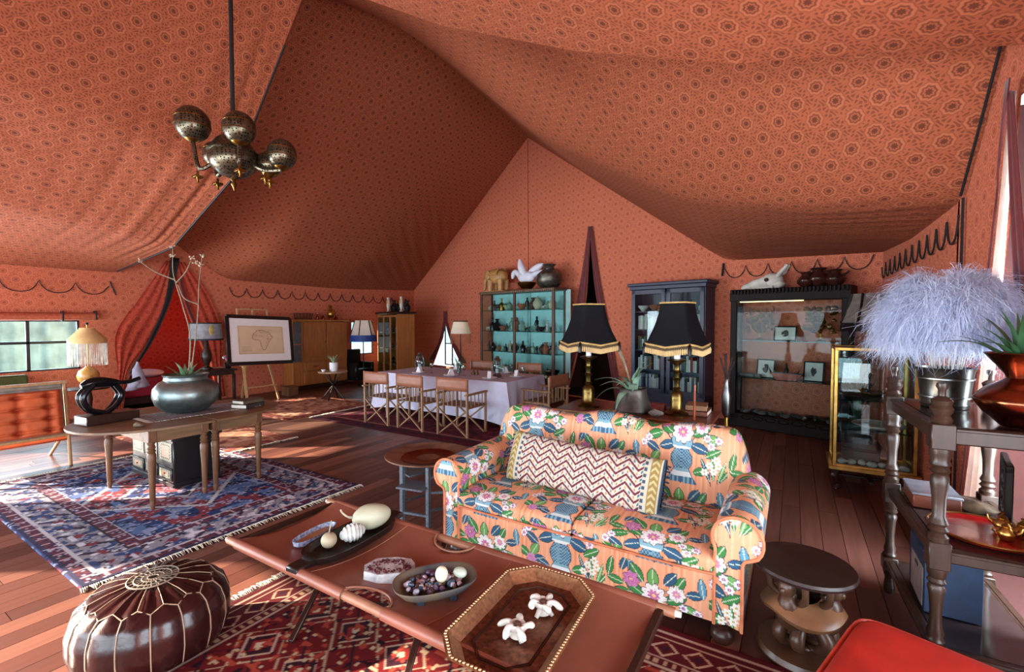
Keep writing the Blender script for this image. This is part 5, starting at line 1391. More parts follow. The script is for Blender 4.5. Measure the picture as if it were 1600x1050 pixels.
# ================================================================== EASEL WITH FRAMED MAP
def africa_map(u, v):
    n = len(u); c = np.tile(C(214, 184, 150), (n, 1)); vm = vnoise(u * 9, v * 6, 3)
    c *= (.92 + .16 * vm)[:, None]
    # outline of a continent with rivers, roughly the shape on the sheet
    P_ = [(.30, .60), (.34, .74), (.42, .84), (.50, .85), (.58, .82), (.66, .80), (.70, .70), (.76, .60), (.72, .56), (.66, .44), (.62, .30), (.57, .16), (.52, .14), (.48, .30), (.47, .44), (.44, .50), (.36, .50), (.31, .54)]
    d = np.full(n, 9.0); ins = np.zeros(n, bool)
    for i in range(len(P_)):
        (x0, y0), (x1, y1) = P_[i], P_[(i + 1) % len(P_)]
        dx, dy = x1 - x0, y1 - y0; t = np.clip(((u - x0) * dx + (v - y0) * dy) / (dx * dx + dy * dy), 0, 1)
        d = np.minimum(d, np.hypot((u - x0 - t * dx) * 1.5, v - y0 - t * dy)); cr = ((y0 > v) != (y1 > v)); xx = x0 + (v - y0) / (dy + 1e-9) * dx; ins ^= (cr & (u < xx))
    wob = .012 * (vnoise(u * 40, v * 40) - .5)
    paint(c, ins * .25, C(196, 160, 126)); paint(c, (np.abs(d + wob) < .010) * .8, C(122, 92, 70)); paint(c, ins & (np.abs(vnoise(u * 12, v * 12, 5) - .5) < .025), C(150, 116, 90))
    paint(c, ((u < .28) & (v < .28) & (v > .1) & (np.sin(v * 240) > .5) & (u > .08)) * .5, C(130, 100, 80)); e = np.minimum(np.minimum(u, 1 - u), np.minimum(v, 1 - v)); paint(c, np.abs(e - .02) < .004, C(150, 120, 94))
    return c
EX = -9.75
es = thing('easel', 'pale wooden easel holding the framed map', 'easel', (EX, 5.45, 0), R(90))
# local frame: x -> world y, y -> world -x
def eb(name, a, b_, w=.05): build(name, MB().bar(a, b_, w, .03), M_beech, es)
eb('leg', (-.30, -.10, 0), (-.24, .16, .80)); eb('leg', (.38, -.10, 0), (.30, .16, .80)); eb('leg', (.03, .75, 0), (.03, .22, 1.9), .045); eb('ledge', (-.40, -.02, .80), (.48, -.02, .80), .06); eb('mast', (.03, .10, .80), (.03, .26, 1.95), .05); eb('cross_rail', (-.30, -.05, .32), (.36, -.05, .32), .04)
eb('top_rail', (-.32, .24, 1.97), (.36, .24, 1.97), .05); eb('mast', (-.30, .23, 1.76), (-.30, .25, 1.97), .04); eb('mast', (.34, .23, 1.76), (.34, .25, 1.97), .04)
fm = thing('framed_map', 'antique map in a white mount and black frame on the easel', 'picture', (EX + .03, 5.50, 1.31), R(90)); fm.rotation_euler = (R(-9), R(2.0), R(90))
FW, FH = 1.36, .98
for a, b_ in (((-FW / 2, 0, FH / 2), (FW / 2, 0, FH / 2)), ((-FW / 2, 0, -FH / 2), (FW / 2, 0, -FH / 2)), ((-FW / 2, 0, -FH / 2), (-FW / 2, 0, FH / 2)), ((FW / 2, 0, -FH / 2), (FW / 2, 0, FH / 2))):
    build('frame_side', MB().bar(a, b_, .075, .04, up=(0, 1, 0)), mat('black_frame', (30, 18, 18), .35), fm)
build('mount', MB().box((0, -.004, 0), (FW - .05, .012, FH - .05), 0), mat('white_mount', (232, 224, 222), .8, var=.02), fm)
U, V = np.meshgrid(np.linspace(0, 1, 200), np.linspace(0, 1, 140)); U, V = U.ravel(), V.ravel()
npmesh('map_sheet', np.c_[(U - .5) * .98, np.full(len(U), -.013), (V - .5) * .60], gridF(199, 139), mat('map_print', attr='Col', rough=.85, var=.05), fm, colr=africa_map(U, V), smooth=False)
q = MB(); q.box((0, 0, .10), (.26, .26, .20), .008); bx_ = thing('wooden_crate', 'small wooden box on the floor by the easel foot', 'box', (-9.9, 6.25, 0)); build('body', q, M_wood, bx_); build('lid', MB().box((0, 0, .21), (.28, .28, .02), .004), M_wood, bx_)
for sx in (-1, 1): build('peg_leg', MB().tube([(sx * .10, -.1, .0), (sx * .10, -.1, .02)], .012, 8), M_beech, bx_)

# ================================================================== DINING TABLE AND CHAIRS
DT = thing('dining_table', 'long dining table hidden under a white cloth', 'table', (-5.25, 6.62, 0))
build('tabletop', MB().box((0, 0, .735), (2.86, 1.22, .03)), M_wood, DT)
for sx in (-1, 1):
    for sy in (-1, 1): build('leg', MB().box((sx * 1.3, sy * .5, .36), (.08, .08, .72)), M_wood, DT)
tc_ = MB()
def cloth(u, v):
    # u around, v from the centre outwards and down
    a = u * 4; k = int(a) % 4; f = a - int(a)
    hx, hy = 1.445, .625
    cor = [(-hx, -hy), (hx, -hy), (hx, hy), (-hx, hy)]; p, q2 = cor[k], cor[(k + 1) % 4]
    x, y = p[0] + (q2[0] - p[0]) * f, p[1] + (q2[1] - p[1]) * f
    if v < .4: return (x * v / .4, y * v / .4, .757)
    t = (v - .4) / .6; per = (k + f) * 7.0; nx, ny = [(0, -1), (1, 0), (0, 1), (-1, 0)][k]
    edge = min(f, 1 - f); fl = .05 + .12 * math.exp(-edge * 12)
    w = t * fl * .5 + .022 * t * math.sin(per * 3.1 + k) * (1 - math.exp(-edge * 20))
    drop = .757 - t * (.62 + .05 * math.exp(-edge * 14)) - .004
    cx_ = (1 if x > 0 else -1) * t * .05 * math.exp(-edge * 14); cy_ = (1 if y > 0 else -1) * t * .05 * math.exp(-edge * 14)
    return (x + nx * w + cx_, y + ny * w + cy_, drop + (0 if t > .02 else 0))
tc_.grid(cloth, 240, 20, close_u=True)
o = one('tablecloth', tc_, mat('white_tablecloth', (206, 204, 226), .85, var=.05, bump=.08, bscale=90), 'long white cloth draped to the floor over the dining table', 'tablecloth', (-5.25, 6.62, 0), 0, None, 60)
def folding_chair(label, loc, rz, group):
    t = thing('folding_chair', label, 'chair', loc, rz, group); m = mat('chair_ash', (148, 108, 72), .5, var=.16, stretch=(1, 1, .1), scale=40)
    # sitter faces +y; x is the width
    for sx in (-1, 1):
        build('post', MB().bar((sx * .27, -.24, 0), (sx * .27, -.25, .86), .034, .03), m, t); build('post', MB().bar((sx * .27, .24, 0), (sx * .27, .24, .62), .034, .03), m, t)
        build('arm', MB().box((sx * .27, -.01, .635), (.055, .56, .026), .008), m, t); build('rail', MB().bar((sx * .27, -.24, .06 + .0), (sx * .27, .24, .06), .03, .024), m, t) if False else None
        build('rail', MB().bar((sx * .27, -.24, .44), (sx * .27, .24, .44), .034, .024), m, t)
        for k in range(4):
            y = -.15 + .10 * k; build('spindle', MB().bar((sx * .27, y, .44), (sx * .27, y, .63), .014, .014, .002), m, t)
    for y in (-.22, .22):
        build('cross_leg', MB().bar((-.27, y, .02), (.27, y, .42), .028, .02), m, t); build('cross_leg', MB().bar((.27, y - .022, .02), (-.27, y - .022, .42), .028, .02), m, t)
    for k in range(5): build('seat_slat', MB().box((0, -.18 + .09 * k, .455), (.54, .075, .014), .003), M_wood, t)
    q = MB(); q.grid(lambda u, v: (-.285 + .57 * u, -.268 + .016 * math.sin(PI * u) * -1, .69 + .19 * v), 12, 3)
    o = build('back_rest', q, mat('tan_leather_back', (150, 92, 66), .5, var=.12), t, 180); o.modifiers.new('t', 'SOLIDIFY').thickness = .012
    for k in range(5): build('back_spindle', MB().bar((-.16 + .08 * k, -.245, .455), (-.16 + .08 * k, -.245, .69), .012, .012, .002), m, t)
    return t
GC = 'slatted folding chairs around the dining table'
ch0 = folding_chair('slatted folding chair at the left end of the near side of the dining table', (-5.84, 5.44, 0), 0, GC)
dup(ch0, (-5.08, 5.44, 0), R(-2), 'slatted folding chair in the middle of the near side of the dining table')
dup(ch0, (-4.28, 5.48, 0), R(2), 'slatted folding chair at the right end of the near side of the dining table')
dup(ch0, (-3.36, 6.45, 0), R(84), 'slatted folding chair at the right-hand head of the dining table')
dup(ch0, (-5.62, 7.62, 0), PI, 'slatted folding chair behind the table, behind the flower vase')
dup(ch0, (-4.48, 7.66, 0), PI + .05, 'slatted folding chair behind the table, before the glass cabinet')
# tableware
ZT = .760
def lantern(label, loc):
    t = thing('hurricane_lantern', label, 'lantern', loc, 0, 'lanterns on the dining table')
    build('base', MB().lathe([(0, 0), (.08, 0), (.085, .02), (.06, .05), (.05, .07)], 20), M_pewter, t)
    build('chimney', MB().lathe([(.05, .07), (.075, .12), (.08, .2), (.06, .27), (.055, .27), (.074, .2), (.07, .12), (.045, .075)], 20, cap=False), M_glass, t)
    build('cap', MB().lathe([(.06, .27), (.065, .29), (.03, .33), (.035, .35), (0, .36)], 20), M_pewter, t)
    for k in range(4):
        a = k * PI / 2 + .4; build('cage_wire', MB().tube([(.08 * math.cos(a), .08 * math.sin(a), .03), (.088 * math.cos(a), .088 * math.sin(a), .16), (.064 * math.cos(a), .064 * math.sin(a), .28)], .003, 5), M_pewter, t)
    build('candle', MB().lathe([(0, .06), (.028, .06), (.028, .14), (0, .145)], 14), M_white, t)
    return t
lantern('silver hurricane lantern toward the left end of the dining table', (-6.05, 6.45, ZT)); lantern('silver hurricane lantern toward the right end of the dining table', (-4.30, 6.48, ZT))
vz = thing('flower_vase', 'glass vase of thin green stems in the middle of the dining table', 'vase', (-5.02, 6.35, ZT))
build('vase', MB().lathe([(0, 0), (.05, 0), (.055, .05), (.04, .12), (.05, .18), (.046, .18), (.036, .12), (.05, .05), (0, .01)], 18), M_glass, vz)
r7 = random.Random(8)
for k in range(11):
    a = r7.random() * 6.3; s_ = .10 + .1 * r7.random(); h = .28 + .14 * r7.random()
    build('stem', leafblade((0, 0, .05), (s_ * math.cos(a), s_ * math.sin(a), h), .008, .02, 5), M_leaf, vz)
plate = MB().lathe([(0, 0), (.07, 0), (.12, .012), (.135, .02), (.132, .024), (.115, .017), (.07, .007), (0, .007)], 32)
pl0 = None
seats = [(-5.84, 6.22, 'left-hand near seat'), (-5.08, 6.20, 'middle near seat'), (-4.28, 6.22, 'right-hand near seat'), (-5.62, 7.02, 'far seat beyond the flower vase'), (-4.48, 7.02, 'far seat nearest the glass cabinet'), (-4.02, 6.66, 'right-hand head of the table')]
for i, (x, y, w) in enumerate(seats):
    o = one('dinner_plate', plate, mat('white_china', (232, 230, 228), .2, var=.02), 'white dinner plate laid for the %s' % w, 'plate', (x, y, ZT), 0, 'dinner plates on the dining table')
    g_ = one('wine_glass', MB().lathe([(0, 0), (.035, 0), (.032, .004), (.005, .01), (.004, .08), (.03, .11), (.036, .15), (.03, .19), (.027, .19), (.033, .15), (.027, .112), (0, .09)], 16), M_glass, 'clear wine glass beside the plate of the %s' % w, 'glass', (x + .19, y + (.12 if y < 6.6 else -.12), ZT), 0, 'wine glasses on the dining table')
    q = MB(); q.prism([(-.06, 0), (.06, 0), (.015, .11), (-.015, .11)], -.03, .03, 'y'); q.jitter(.012, 20, i)
    one('napkin', q, M_white, 'folded white napkin standing at the %s' % w, 'napkin', (x, y, ZT + .009), i, 'napkins on the dining table')
q = MB(); q.lathe([(0, 0), (.03, 0), (.035, .03), (.02, .06), (.02, .08), (.025, .09), (0, .095)], 14)
for i, x in enumerate((-4.86, -4.78)):
    one('pepper_mill', q, M_wood, 'small dark wooden %s mill near the flower vase on the table' % ('salt', 'pepper')[i], 'mill', (x, 6.55, ZT), 0)

# ================================================================== LEFT WALL FURNITURE
ar = thing('armoire', 'honey pine armoire with two panelled doors and a glazed side', 'armoire', (-10.35, 7.42, 0), R(90))
# local x -> world y, -y -> towards the room
build('carcase', MB().box((0, .22, .90), (1.58, .42, 1.62), .01), M_pine, ar); build('cornice', MB().box((0, .20, 1.735), (1.66, .50, .05), .012), M_pine, ar); build('plinth', MB().box((0, .22, .06), (1.6, .44, .12), .01), M_ebony, ar)
for x in (-.26, .39):
    d = build('door', MB().box((x + .065, -.01, 1.20), (.62, .03, .98), .006), M_pine, ar)
    build('door_panel', MB().box((x + .065, -.028, 1.22), (.46, .014, .80), .012), M_pine, d); build('knob', MB().ell((.13 + (-.05 if x < 0 else .05), -.045, 1.18), .018, 10, 7), M_brass, d)
d = build('side_door', MB().box((-.68, -.01, 1.20), (.20, .03, .98), .006), mat('grey_glazed_panel', (96, 92, 96), .2), ar); build('shelf_edge', MB().box((-.68, -.026, 1.15), (.2, .012, .025)), M_pine, d)
for x in (-.26, .39):
    d = build('drawer', MB().box((x + .065, -.012, .58), (.60, .03, .20), .006), M_pine, ar); build('pull', MB().tube([(x, -.03, .58), (x + .03, -.045, .575), (x + .10, -.045, .575), (x + .13, -.03, .58)], .008, 6), M_brass, d)
d = build('lower_door', MB().box((.13, -.01, .30), (1.28, .02, .30), .006), M_pine, ar)
bk = thing('wire_basket', 'low dark wire basket on top of the pine armoire', 'basket', (-10.55, 7.05, 1.762)); q = MB()
for k in range(5): q.tube([(.16 * math.cos(a) * (1 + .05 * k) * .8, .26 * math.sin(a) * (1 + .05 * k) * .8, .01 + .035 * k) for a in np.linspace(0, 2 * PI, 24)[:-1]], .006, 5, closed=True)
for k in range(16):
    a = k * 2 * PI / 16; q.tube([(.128 * math.cos(a), .208 * math.sin(a), .01), (.154 * math.cos(a), .25 * math.sin(a), .15)], .005, 5)
build('weave', q, M_iron, bk)
gf = thing('brass_figure', 'bright brass teapot-like figure on the pine armoire', 'figurine', (-10.55, 7.85, 1.762))
build('body', MB().lathe([(0, 0), (.06, 0), (.03, .03), (.09, .10), (.10, .18), (.05, .26), (.03, .30), (.045, .33), (.01, .38), (0, .40)], 20), M_gold, gf); build('spout', MB().tube(spline([(0, .08, .12), (0, .15, .18), (0, .17, .27)], 6), .014, 7), M_gold, gf); build('handle', MB().tube(spline([(0, -.07, .24), (0, -.15, .22), (0, -.09, .10)], 6), .01, 7), M_gold, gf)
for i, (y, h) in enumerate(((7.45, .17), (7.62, .14), (8.02, .12))):
    q = MB().lathe([(0, 0), (.03 + .01 * i, 0), (.04, h * .4), (.015, h * .7), (.02, h), (0, h)], 14); one('small_bottle', q, M_copper, ['slim copper bottle left of the brass figure on the armoire', 'squat copper bottle just left of the brass figure on the armoire', 'small copper cup right of the brass figure on the armoire'][i], 'bottle', (-10.55, y, 1.762))
# small folding tray table with potted plant
ft = thing('folding_table', 'round-topped folding side table with crossed iron legs', 'table', (-8.55, 6.40, 0), R(30))
build('top', MB().lathe([(0, .60), (.30, .60), (.31, .615), (.30, .625), (0, .622)], 36), mat('pale_tray', (190, 160, 130), .4), ft)
for a in (0, 90):
    c_, s_ = math.cos(R(a)), math.sin(R(a)); build('leg', MB().bar((-.26 * c_, -.26 * s_, 0), (.22 * c_, .22 * s_, .60), .025, .018), M_iron, ft); build('leg', MB().bar((.26 * c_, .26 * s_, 0), (-.22 * c_, -.22 * s_, .60), .025, .018), M_iron, ft)
pp = thing('potted_plant', 'spiky pale plant in a white pot on the folding side table', 'plant', (-8.55, 6.42, .626))
build('pot', MB().lathe([(0, 0), (.08, 0), (.09, .18), (.08, .19), (0, .17)], 22), M_white, pp)
for k in range(12):
    a = k * 2.39; s_ = .12 + .1 * (k % 3) * .5; build('leaf', leafblade((0, 0, .17), (s_ * math.cos(a), s_ * math.sin(a), .30 + .03 * (k % 4)), .018, .02, 5), mat('pale_leaf', (160, 176, 140), .6), pp)
one('tea_cup', MB().lathe([(0, 0), (.025, 0), (.05, .05), (.046, .05), (.02, .008), (0, .008)], 18), mat('white_china', (232, 230, 228), .2), 'small white cup beside the plant on the folding side table', 'cup', (-8.60, 6.20, .626))
# blue and white floor lamp
def floor_lamp(label, loc, zb_, zt, rb, rt, shade_m, fr_m, lf, ns=80, square=False, est=0.0, em=(255, 226, 190)):
    t = thing('floor_lamp', label, 'lamp', loc)
    build('base', MB().lathe([(0, 0), (.16, 0), (.16, .02), (.05, .04), (.02, .06)], 28), M_iron, t); build('pole', MB().tube([(0, 0, .05), (0, 0, zt)], .014, 8), M_iron, t)
    build('shade', MB().lathe([(rt, zt), (rb, zb_), (rb * .98, zb_), (rt * .97, zt)], 6 if square else 32, cap=False), shade_m, t, 30)
    build('bulb', MB().ell((0, 0, (zb_ + zt) / 2), .045, 12, 8), mat('lit_bulb', (255, 230, 190), .3, emis=em, estr=est), t)
    if lf:
        ring = [(rb * math.cos(a), rb * math.sin(a), zb_ + .005) for a in np.linspace(0, 2 * PI, ns)[:-1]]; o = build('fringe', strands(MB(), ring, lf, .003, .006, ns), fr_m, t); o['kind'] = 'stuff'
    return t
M_wshade = mat('white_shade', (236, 234, 230), .8, var=.03, transl=.5)
t = floor_lamp('floor lamp with a white panelled shade over a blue skirt by the armoire', (-9.75, 8.25, 0), 1.34, 1.74, .32, .21, M_wshade, None, 0, square=True, est=14)
for k in range(6):
    a = k * PI / 3; build('black_braid', MB().tube([(.322 * math.cos(a), .322 * math.sin(a), 1.345), (.212 * math.cos(a), .212 * math.sin(a), 1.735)], .014, 6), mat('leopard_braid', (60, 50, 44), .8), t)
build('skirt', MB().lathe([(.33, 1.35), (.35, 1.18), (.34, 1.18), (.32, 1.35)], 32, cap=False), mat('blue_silk', (36, 70, 150), .6), t)
M_shade3 = mat('white_pleated_shade', (240, 236, 226), .8, var=.03, transl=.5)
t = floor_lamp('fringed floor lamp with a glowing white shade beside the glass cabinet', (-7.22, 9.20, 0), 1.40, 1.72, .26, .18, M_shade3, mat('tan_fringe', (176, 110, 84), .8), .26, est=22); build('trim', MB().lathe([(.185, 1.735), (.19, 1.70), (.175, 1.70), (.17, 1.735)], 32), mat('brown_trim', (110, 70, 50), .7), t)
# dark chair in the corner and pot plants behind the table
dc = thing('dark_armchair', 'black upholstered armchair below the little left window', 'armchair', (-10.32, 8.55, 0), R(90))
build('seat', rbox(.6, .6, .32, .10), M_black, dc, 180); build('back', MB().box((0, .30, .62), (.6, .14, .62), .05), M_black, dc)
for sx in (-1, 1): build('arm', MB().box((sx * .27, 0, .38), (.1, .58, .40), .04), M_black, dc)
for i, (x, y, h) in enumerate(((-8.75, 9.6, .9), (-7.7, 9.55, .75))):
    t = thing('potted_palm', ['thin-leaved green plant in a dark pot left of the small slit', 'thin-leaved green plant in a dark pot right of the small slit'][i], 'plant', (x, y, 0))
    build('pot', MB().lathe([(0, 0), (.12, 0), (.16, .28), (.14, .29), (0, .26)], 20), M_iron, t); r8 = random.Random(i)
    for k in range(16):
        a = r8.random() * 6.3; s_ = .1 + .28 * r8.random(); build('leaf', leafblade((0, 0, .25), (s_ * math.cos(a), s_ * math.sin(a), h * (.7 + .4 * r8.random())), .016, .04, 6), M_leaf, t)
# corner display cabinet
WR = R(-14.4)
def lpt(o, x, y, z):
    v = Matrix.Rotation(o.rotation_euler[2], 3, 'Z') @ Vector((x, y, 0)); return (o.location.x + v.x, o.location.y + v.y, o.location.z + z)
fl_ = Vector((-10.3, 9.24, 0)); cdir = Vector((.9686, -.2487, 0)); ndir = Vector((.2487, .9686, 0))
cc_ = fl_ + cdir * .55 + ndir * .28
dcb = thing('display_cabinet', 'tall pine display cabinet with glazed doors in the far left corner', 'cabinet', cc_, WR)
W2, D2, H2 = 1.1, .55, 1.93
for sx in (-1, 1): build('side', MB().box((sx * (W2 / 2 - .015), 0, H2 / 2), (.03, D2, H2), .004), M_pine, dcb)
build('back', MB().box((0, D2 / 2 - .01, H2 / 2), (W2 - .04, .02, H2 - .04), 0), M_pine, dcb); build('cornice', MB().box((0, -.01, H2 + .02), (W2 + .10, D2 + .10, .07), .015), M_ebony, dcb); build('plinth', MB().box((0, 0, .06), (W2, D2, .12), .01), M_pine, dcb)
for z in (.5, .95, 1.4): build('shelf', MB().box((0, 0, z), (W2 - .06, D2 - .08, .018), 0), M_pine, dcb)
for x in (-.36, 0, .36): pass
for i, x in enumerate((-.365, .0, .365)):
    d = build('door_frame', MB().box((x - .165, -D2 / 2, 1.0), (.035, .03, 1.75), .004).box((x + .165, -D2 / 2, 1.0), (.035, .03, 1.75), .004).box((x, -D2 / 2, 1.86), (.33, .03, .05), .004).box((x, -D2 / 2, .15), (.33, .03, .06), .004), M_pine, dcb)
    build('pane', MB().box((x, -D2 / 2, 1.0), (.31, .006, 1.68), 0), M_pane, d)
r9 = random.Random(12)
CUR_M = [M_brass, M_copper, M_dkwood, M_bone, M_pewter, M_carve, M_blk, mat('celadon', (140, 166, 140), .3), mat('terracotta', (170, 96, 66), .7), mat('ivory_paint', (214, 200, 166), .5), mat('cobalt_china', (60, 84, 150), .25, c2=(206, 212, 220), scale=40)]
CUR_N = ['brass', 'copper', 'dark wooden', 'bone white', 'pewter', 'brown wooden', 'black', 'celadon', 'terracotta', 'ivory', 'blue and white']
def curio(kind, h, seed):
    q = MB(); r = random.Random(seed)
    if kind == 'vase': q.lathe([(0, 0), (.22 * h, 0), (.30 * h, .25 * h), (.34 * h, .45 * h), (.14 * h, .75 * h), (.12 * h, .85 * h), (.2 * h, h), (.17 * h, h), (.1 * h, .85 * h)], 16)
    elif kind == 'bottle': q.lathe([(0, 0), (.22 * h, 0), (.24 * h, .4 * h), (.2 * h, .55 * h), (.07 * h, .68 * h), (.07 * h, .92 * h), (.1 * h, h), (0, h)], 14)
    elif kind == 'bowl': q.lathe([(0, 0), (.35 * h, 0), (.3 * h, .1 * h), (.85 * h, .7 * h), (.95 * h, h), (.9 * h, h), (.75 * h, .68 * h), (0, .3 * h)], 18)
    elif kind == 'figure':
        q.lathe([(0, 0), (.2 * h, 0), (.2 * h, .06 * h), (.1 * h, .08 * h), (.13 * h, .3 * h), (.09 * h, .5 * h), (.15 * h, .68 * h), (.06 * h, .78 * h)], 10)
        q.ell((0, 0, .88 * h), (.085 * h, .085 * h, .12 * h), 9, 7)
        for s_ in (-1, 1): q.tube([(s_ * .13 * h, 0, .68 * h), (s_ * .22 * h, -.03 * h, .5 * h), (s_ * .08 * h, -.12 * h, .42 * h)], .035 * h, 6)
    elif kind == 'animal':
        q.ell((0, 0, .58 * h), (.45 * h, .2 * h, .22 * h), 12, 7); q.ell((.48 * h, 0, .82 * h), (.18 * h, .12 * h, .14 * h), 9, 6); q.tube([(.35 * h, 0, .62 * h), (.45 * h, 0, .8 * h)], .1 * h, 7)
        for a in (-.3, .3):
            for b_ in (-.1, .1): q.tube([(a * h, b_ * h, .55 * h), (a * h * 1.05, b_ * h, 0)], [.08 * h, .05 * h], 6)
        q.tube([(-.43 * h, 0, .62 * h), (-.55 * h, 0, .4 * h)], .03 * h, 5)
    elif kind == 'jar':
        q.lathe([(0, 0), (.2 * h, 0), (.36 * h, .3 * h), (.36 * h, .5 * h), (.22 * h, .68 * h), (.24 * h, .7 * h), (.12 * h, .84 * h), (.04 * h, .88 * h), (.06 * h, .95 * h), (0, h)], 16)
    return q
KN = ['vase', 'bottle', 'bowl', 'figure', 'animal', 'jar']
def stock(cab, xs, y, z, hmin, hmax, where, grp, seed, kinds=KN, cat=None, mats=None):
    r = random.Random(seed)
    for i, x in enumerate(xs):
        k = kinds[r.randrange(len(kinds))]; h = hmin + (hmax - hmin) * r.random()
        if k in ('bowl', 'animal'): h *= .62
        mi = r.randrange(len(CUR_M)) if mats is None else mats[r.randrange(len(mats))]
        yy = y + r.uniform(-.05, .05)
        nth = ['first', 'second', 'third', 'fourth', 'fifth', 'sixth', 'seventh', 'eighth', 'ninth', 'tenth', 'eleventh', 'twelfth', 'thirteenth', 'fourteenth'][i]
        one('curio_' + k, curio(k, h, seed + i), CUR_M[mi], '%s %s, %s along %s' % (CUR_N[mi], {'figure': 'figurine', 'animal': 'animal figure'}.get(k, k), nth, where), {'figure': 'figurine', 'animal': 'figurine'}.get(k, k), lpt(cab, x, yy, z), WR + r.uniform(-.4, .4), grp)
for j, z in enumerate((.51, .96, 1.41)):
    stock(dcb, [-.38, -.2, 0, .18, .36], 0, z, .12, .24, 'the %s shelf of the corner cabinet' % ['lowest', 'middle', 'top'][j], 'ornaments in the corner cabinet', 40 + j)
# parrots and dark carvings on top
for i, x in enumerate((-.43, .30)):
    t = thing('parrot_figure', ['white and gold parrot figure at the left of the corner cabinet top', 'white and orange parrot figure at the right of the corner cabinet top'][i], 'figurine', lpt(dcb, x, 0, H2 + .056), 0, 'parrots on the corner cabinet')
    build('body', MB().lathe([(0, 0), (.05, 0), (.05, .03), (.025, .05), (.045, .14), (.06, .24), (.05, .32), (.03, .36)], 12), M_bone, t); build('head', MB().ell((0, 0, .39), (.04, .045, .05), 10, 8), M_bone, t); build('breast', MB().ell((-.01, -.03, .27), (.045, .04, .08), 10, 8), mat('parrot_gold', (206, 140, 50), .5), t); build('tail', MB().tube([(0, .04, .2), (0, .10, .06)], [.03, .012], 7), M_bone, t)
for i, (x, h) in enumerate(((-.18, .34), (.0, .26), (.12, .30), (.45, .36), (.54, .3))):
    q = curio('figure' if i % 2 else 'vase', h, i); one('dark_carving', q, M_black, 'black carving on the corner cabinet, %s from left' % ['first', 'second', 'third', 'fourth', 'fifth'][i], 'carving', lpt(dcb, x, .05, H2 + .056), WR, 'dark carvings on the corner cabinet')

# ================================================================== TURQUOISE-BACKED GLASS CABINET
M_teal = mat('turquoise_backing', (176, 222, 218), .7, var=.08, scale=4)
M_walnut = mat('grey_walnut', (96, 70, 56), .42, var=.2, stretch=(1, 1, .1), scale=30)
tq_c = Vector((-5.63, 9.20, 0)) + ndir * .21
tq = thing('glass_cabinet', 'tall walnut showcase with turquoise backing and glass shelves', 'cabinet', tq_c, WR)
W3, D3, H3 = 2.48, .42, 2.44
for x in (-W3 / 2 + .03, 0.0, W3 / 2 - .03): build('front_post', MB().box((x, -D3 / 2 + .02, 1.44), (.075, .04, 2.0), .006), M_walnut, tq)
for sx in (-1, 1): build('back_post', MB().box((sx * (W3 / 2 - .025), D3 / 2 - .02, 1.44), (.05, .04, 2.0), .004), M_walnut, tq)
build('top', MB().box((0, 0, H3 - .02), (W3 + .06, D3 + .06, .06), .01), M_walnut, tq)
q = MB()
for k in range(40): q.box((-W3 / 2 + .03 + k * (W3 - .06) / 39, -D3 / 2 - .035, H3 - .03), (.028, .012, .035), .002)
o = build('dentil_moulding', q, mat('pale_dentil', (150, 120, 96), .5), tq); o['kind'] = 'stuff'
build('base_cupboard', MB().box((0, 0, .22), (W3, D3, .44), .01), M_walnut, tq)
for x in (-.62, .62):
    d = build('cupboard_door', MB().box((x, -D3 / 2 - .008, .23), (1.16, .02, .36), .006), M_walnut, tq); build('knob', MB().ell((x * .2, -D3 / 2 - .03, .25), .014, 8, 6), M_brass, d)
for x0, w in ((-1.20, .30), (-.87, .30), (-.55, .34), (-.19, .34), (.2, .36), (.58, .36), (.98, .40)):
    build('backing_board', MB().box((x0 + w / 2 - .02, D3 / 2 - .01, 1.44), (w + .03, .012, 1.96), .002), M_teal, tq)
for x in (-W3 / 4, W3 / 4): build('front_pane', MB().box((x, -D3 / 2 + .01, 1.44), (W3 / 2 - .08, .006, 1.96), 0), M_pane, tq)
for sx in (-1, 1): build('side_pane', MB().box((sx * (W3 / 2 - .012), 0, 1.44), (.006, D3 - .09, 1.96), 0), M_pane, tq)
M_shelfg = glass_mat('green_shelf_glass', (150, 200, 196), 1.0)
for z in (.97, 1.47, 1.98): build('glass_shelf', MB().box((0, .0, z), (W3 - .08, D3 - .08, .012), 0), M_shelfg, tq)
for j, (z, hm, hx) in enumerate(((.445, .16, .34), (.98, .14, .28), (1.48, .14, .36), (1.99, .16, .32))):
    for b_, xs in enumerate(([-1.1, -.95, -.78, -.62, -.46, -.3, -.14], [.12, .27, .42, .57, .72, .88, 1.05])):
        wh = '%s shelf, %s bay of the turquoise showcase' % (['bottom', 'second', 'third', 'top'][j], ['left', 'right'][b_])
        stock(tq, xs, -.02, z, hm, hx, wh, 'ornaments in the turquoise showcase', 100 + j * 10 + b_, mats=[0, 2, 3, 5, 6, 6, 7, 9, 8])
# on top: elephant, white winged figure, urn
el = thing('elephant_figure', 'carved tan wooden elephant with a saddle cloth on the showcase', 'figurine', lpt(tq, -.78, 0, H3 + .012), WR + PI); el.scale = (1.25, 1.25, 1.25)
M_eleph = mat('carved_sandalwood', (190, 142, 84), .5, var=.2, scale=20, bump=.1)
q = MB(); q.ell((0, 0, .30), (.24, .15, .15), 18, 12); q.ell((.25, 0, .33), (.11, .10, .12), 14, 9)
q.tube(spline([(.33, 0, .33), (.40, 0, .22), (.40, 0, .10), (.44, 0, .04)], 6), [.05 - .0017 * i for i in range(19)], 9)
for a in (-.15, .15):
    for b_ in (-.08, .08): q.tube([(a, b_, .24), (a, b_, 0)], [.06, .05], 10)
build('body', q, M_eleph, el, 60)
for s_ in (-1, 1): build('ear', MB().ell((.20, s_ * .12, .34), (.075, .02, .10), 12, 8), M_eleph, el)
build('base', MB().box((0.02, 0, .008), (.62, .32, .016), .004), M_eleph, el)
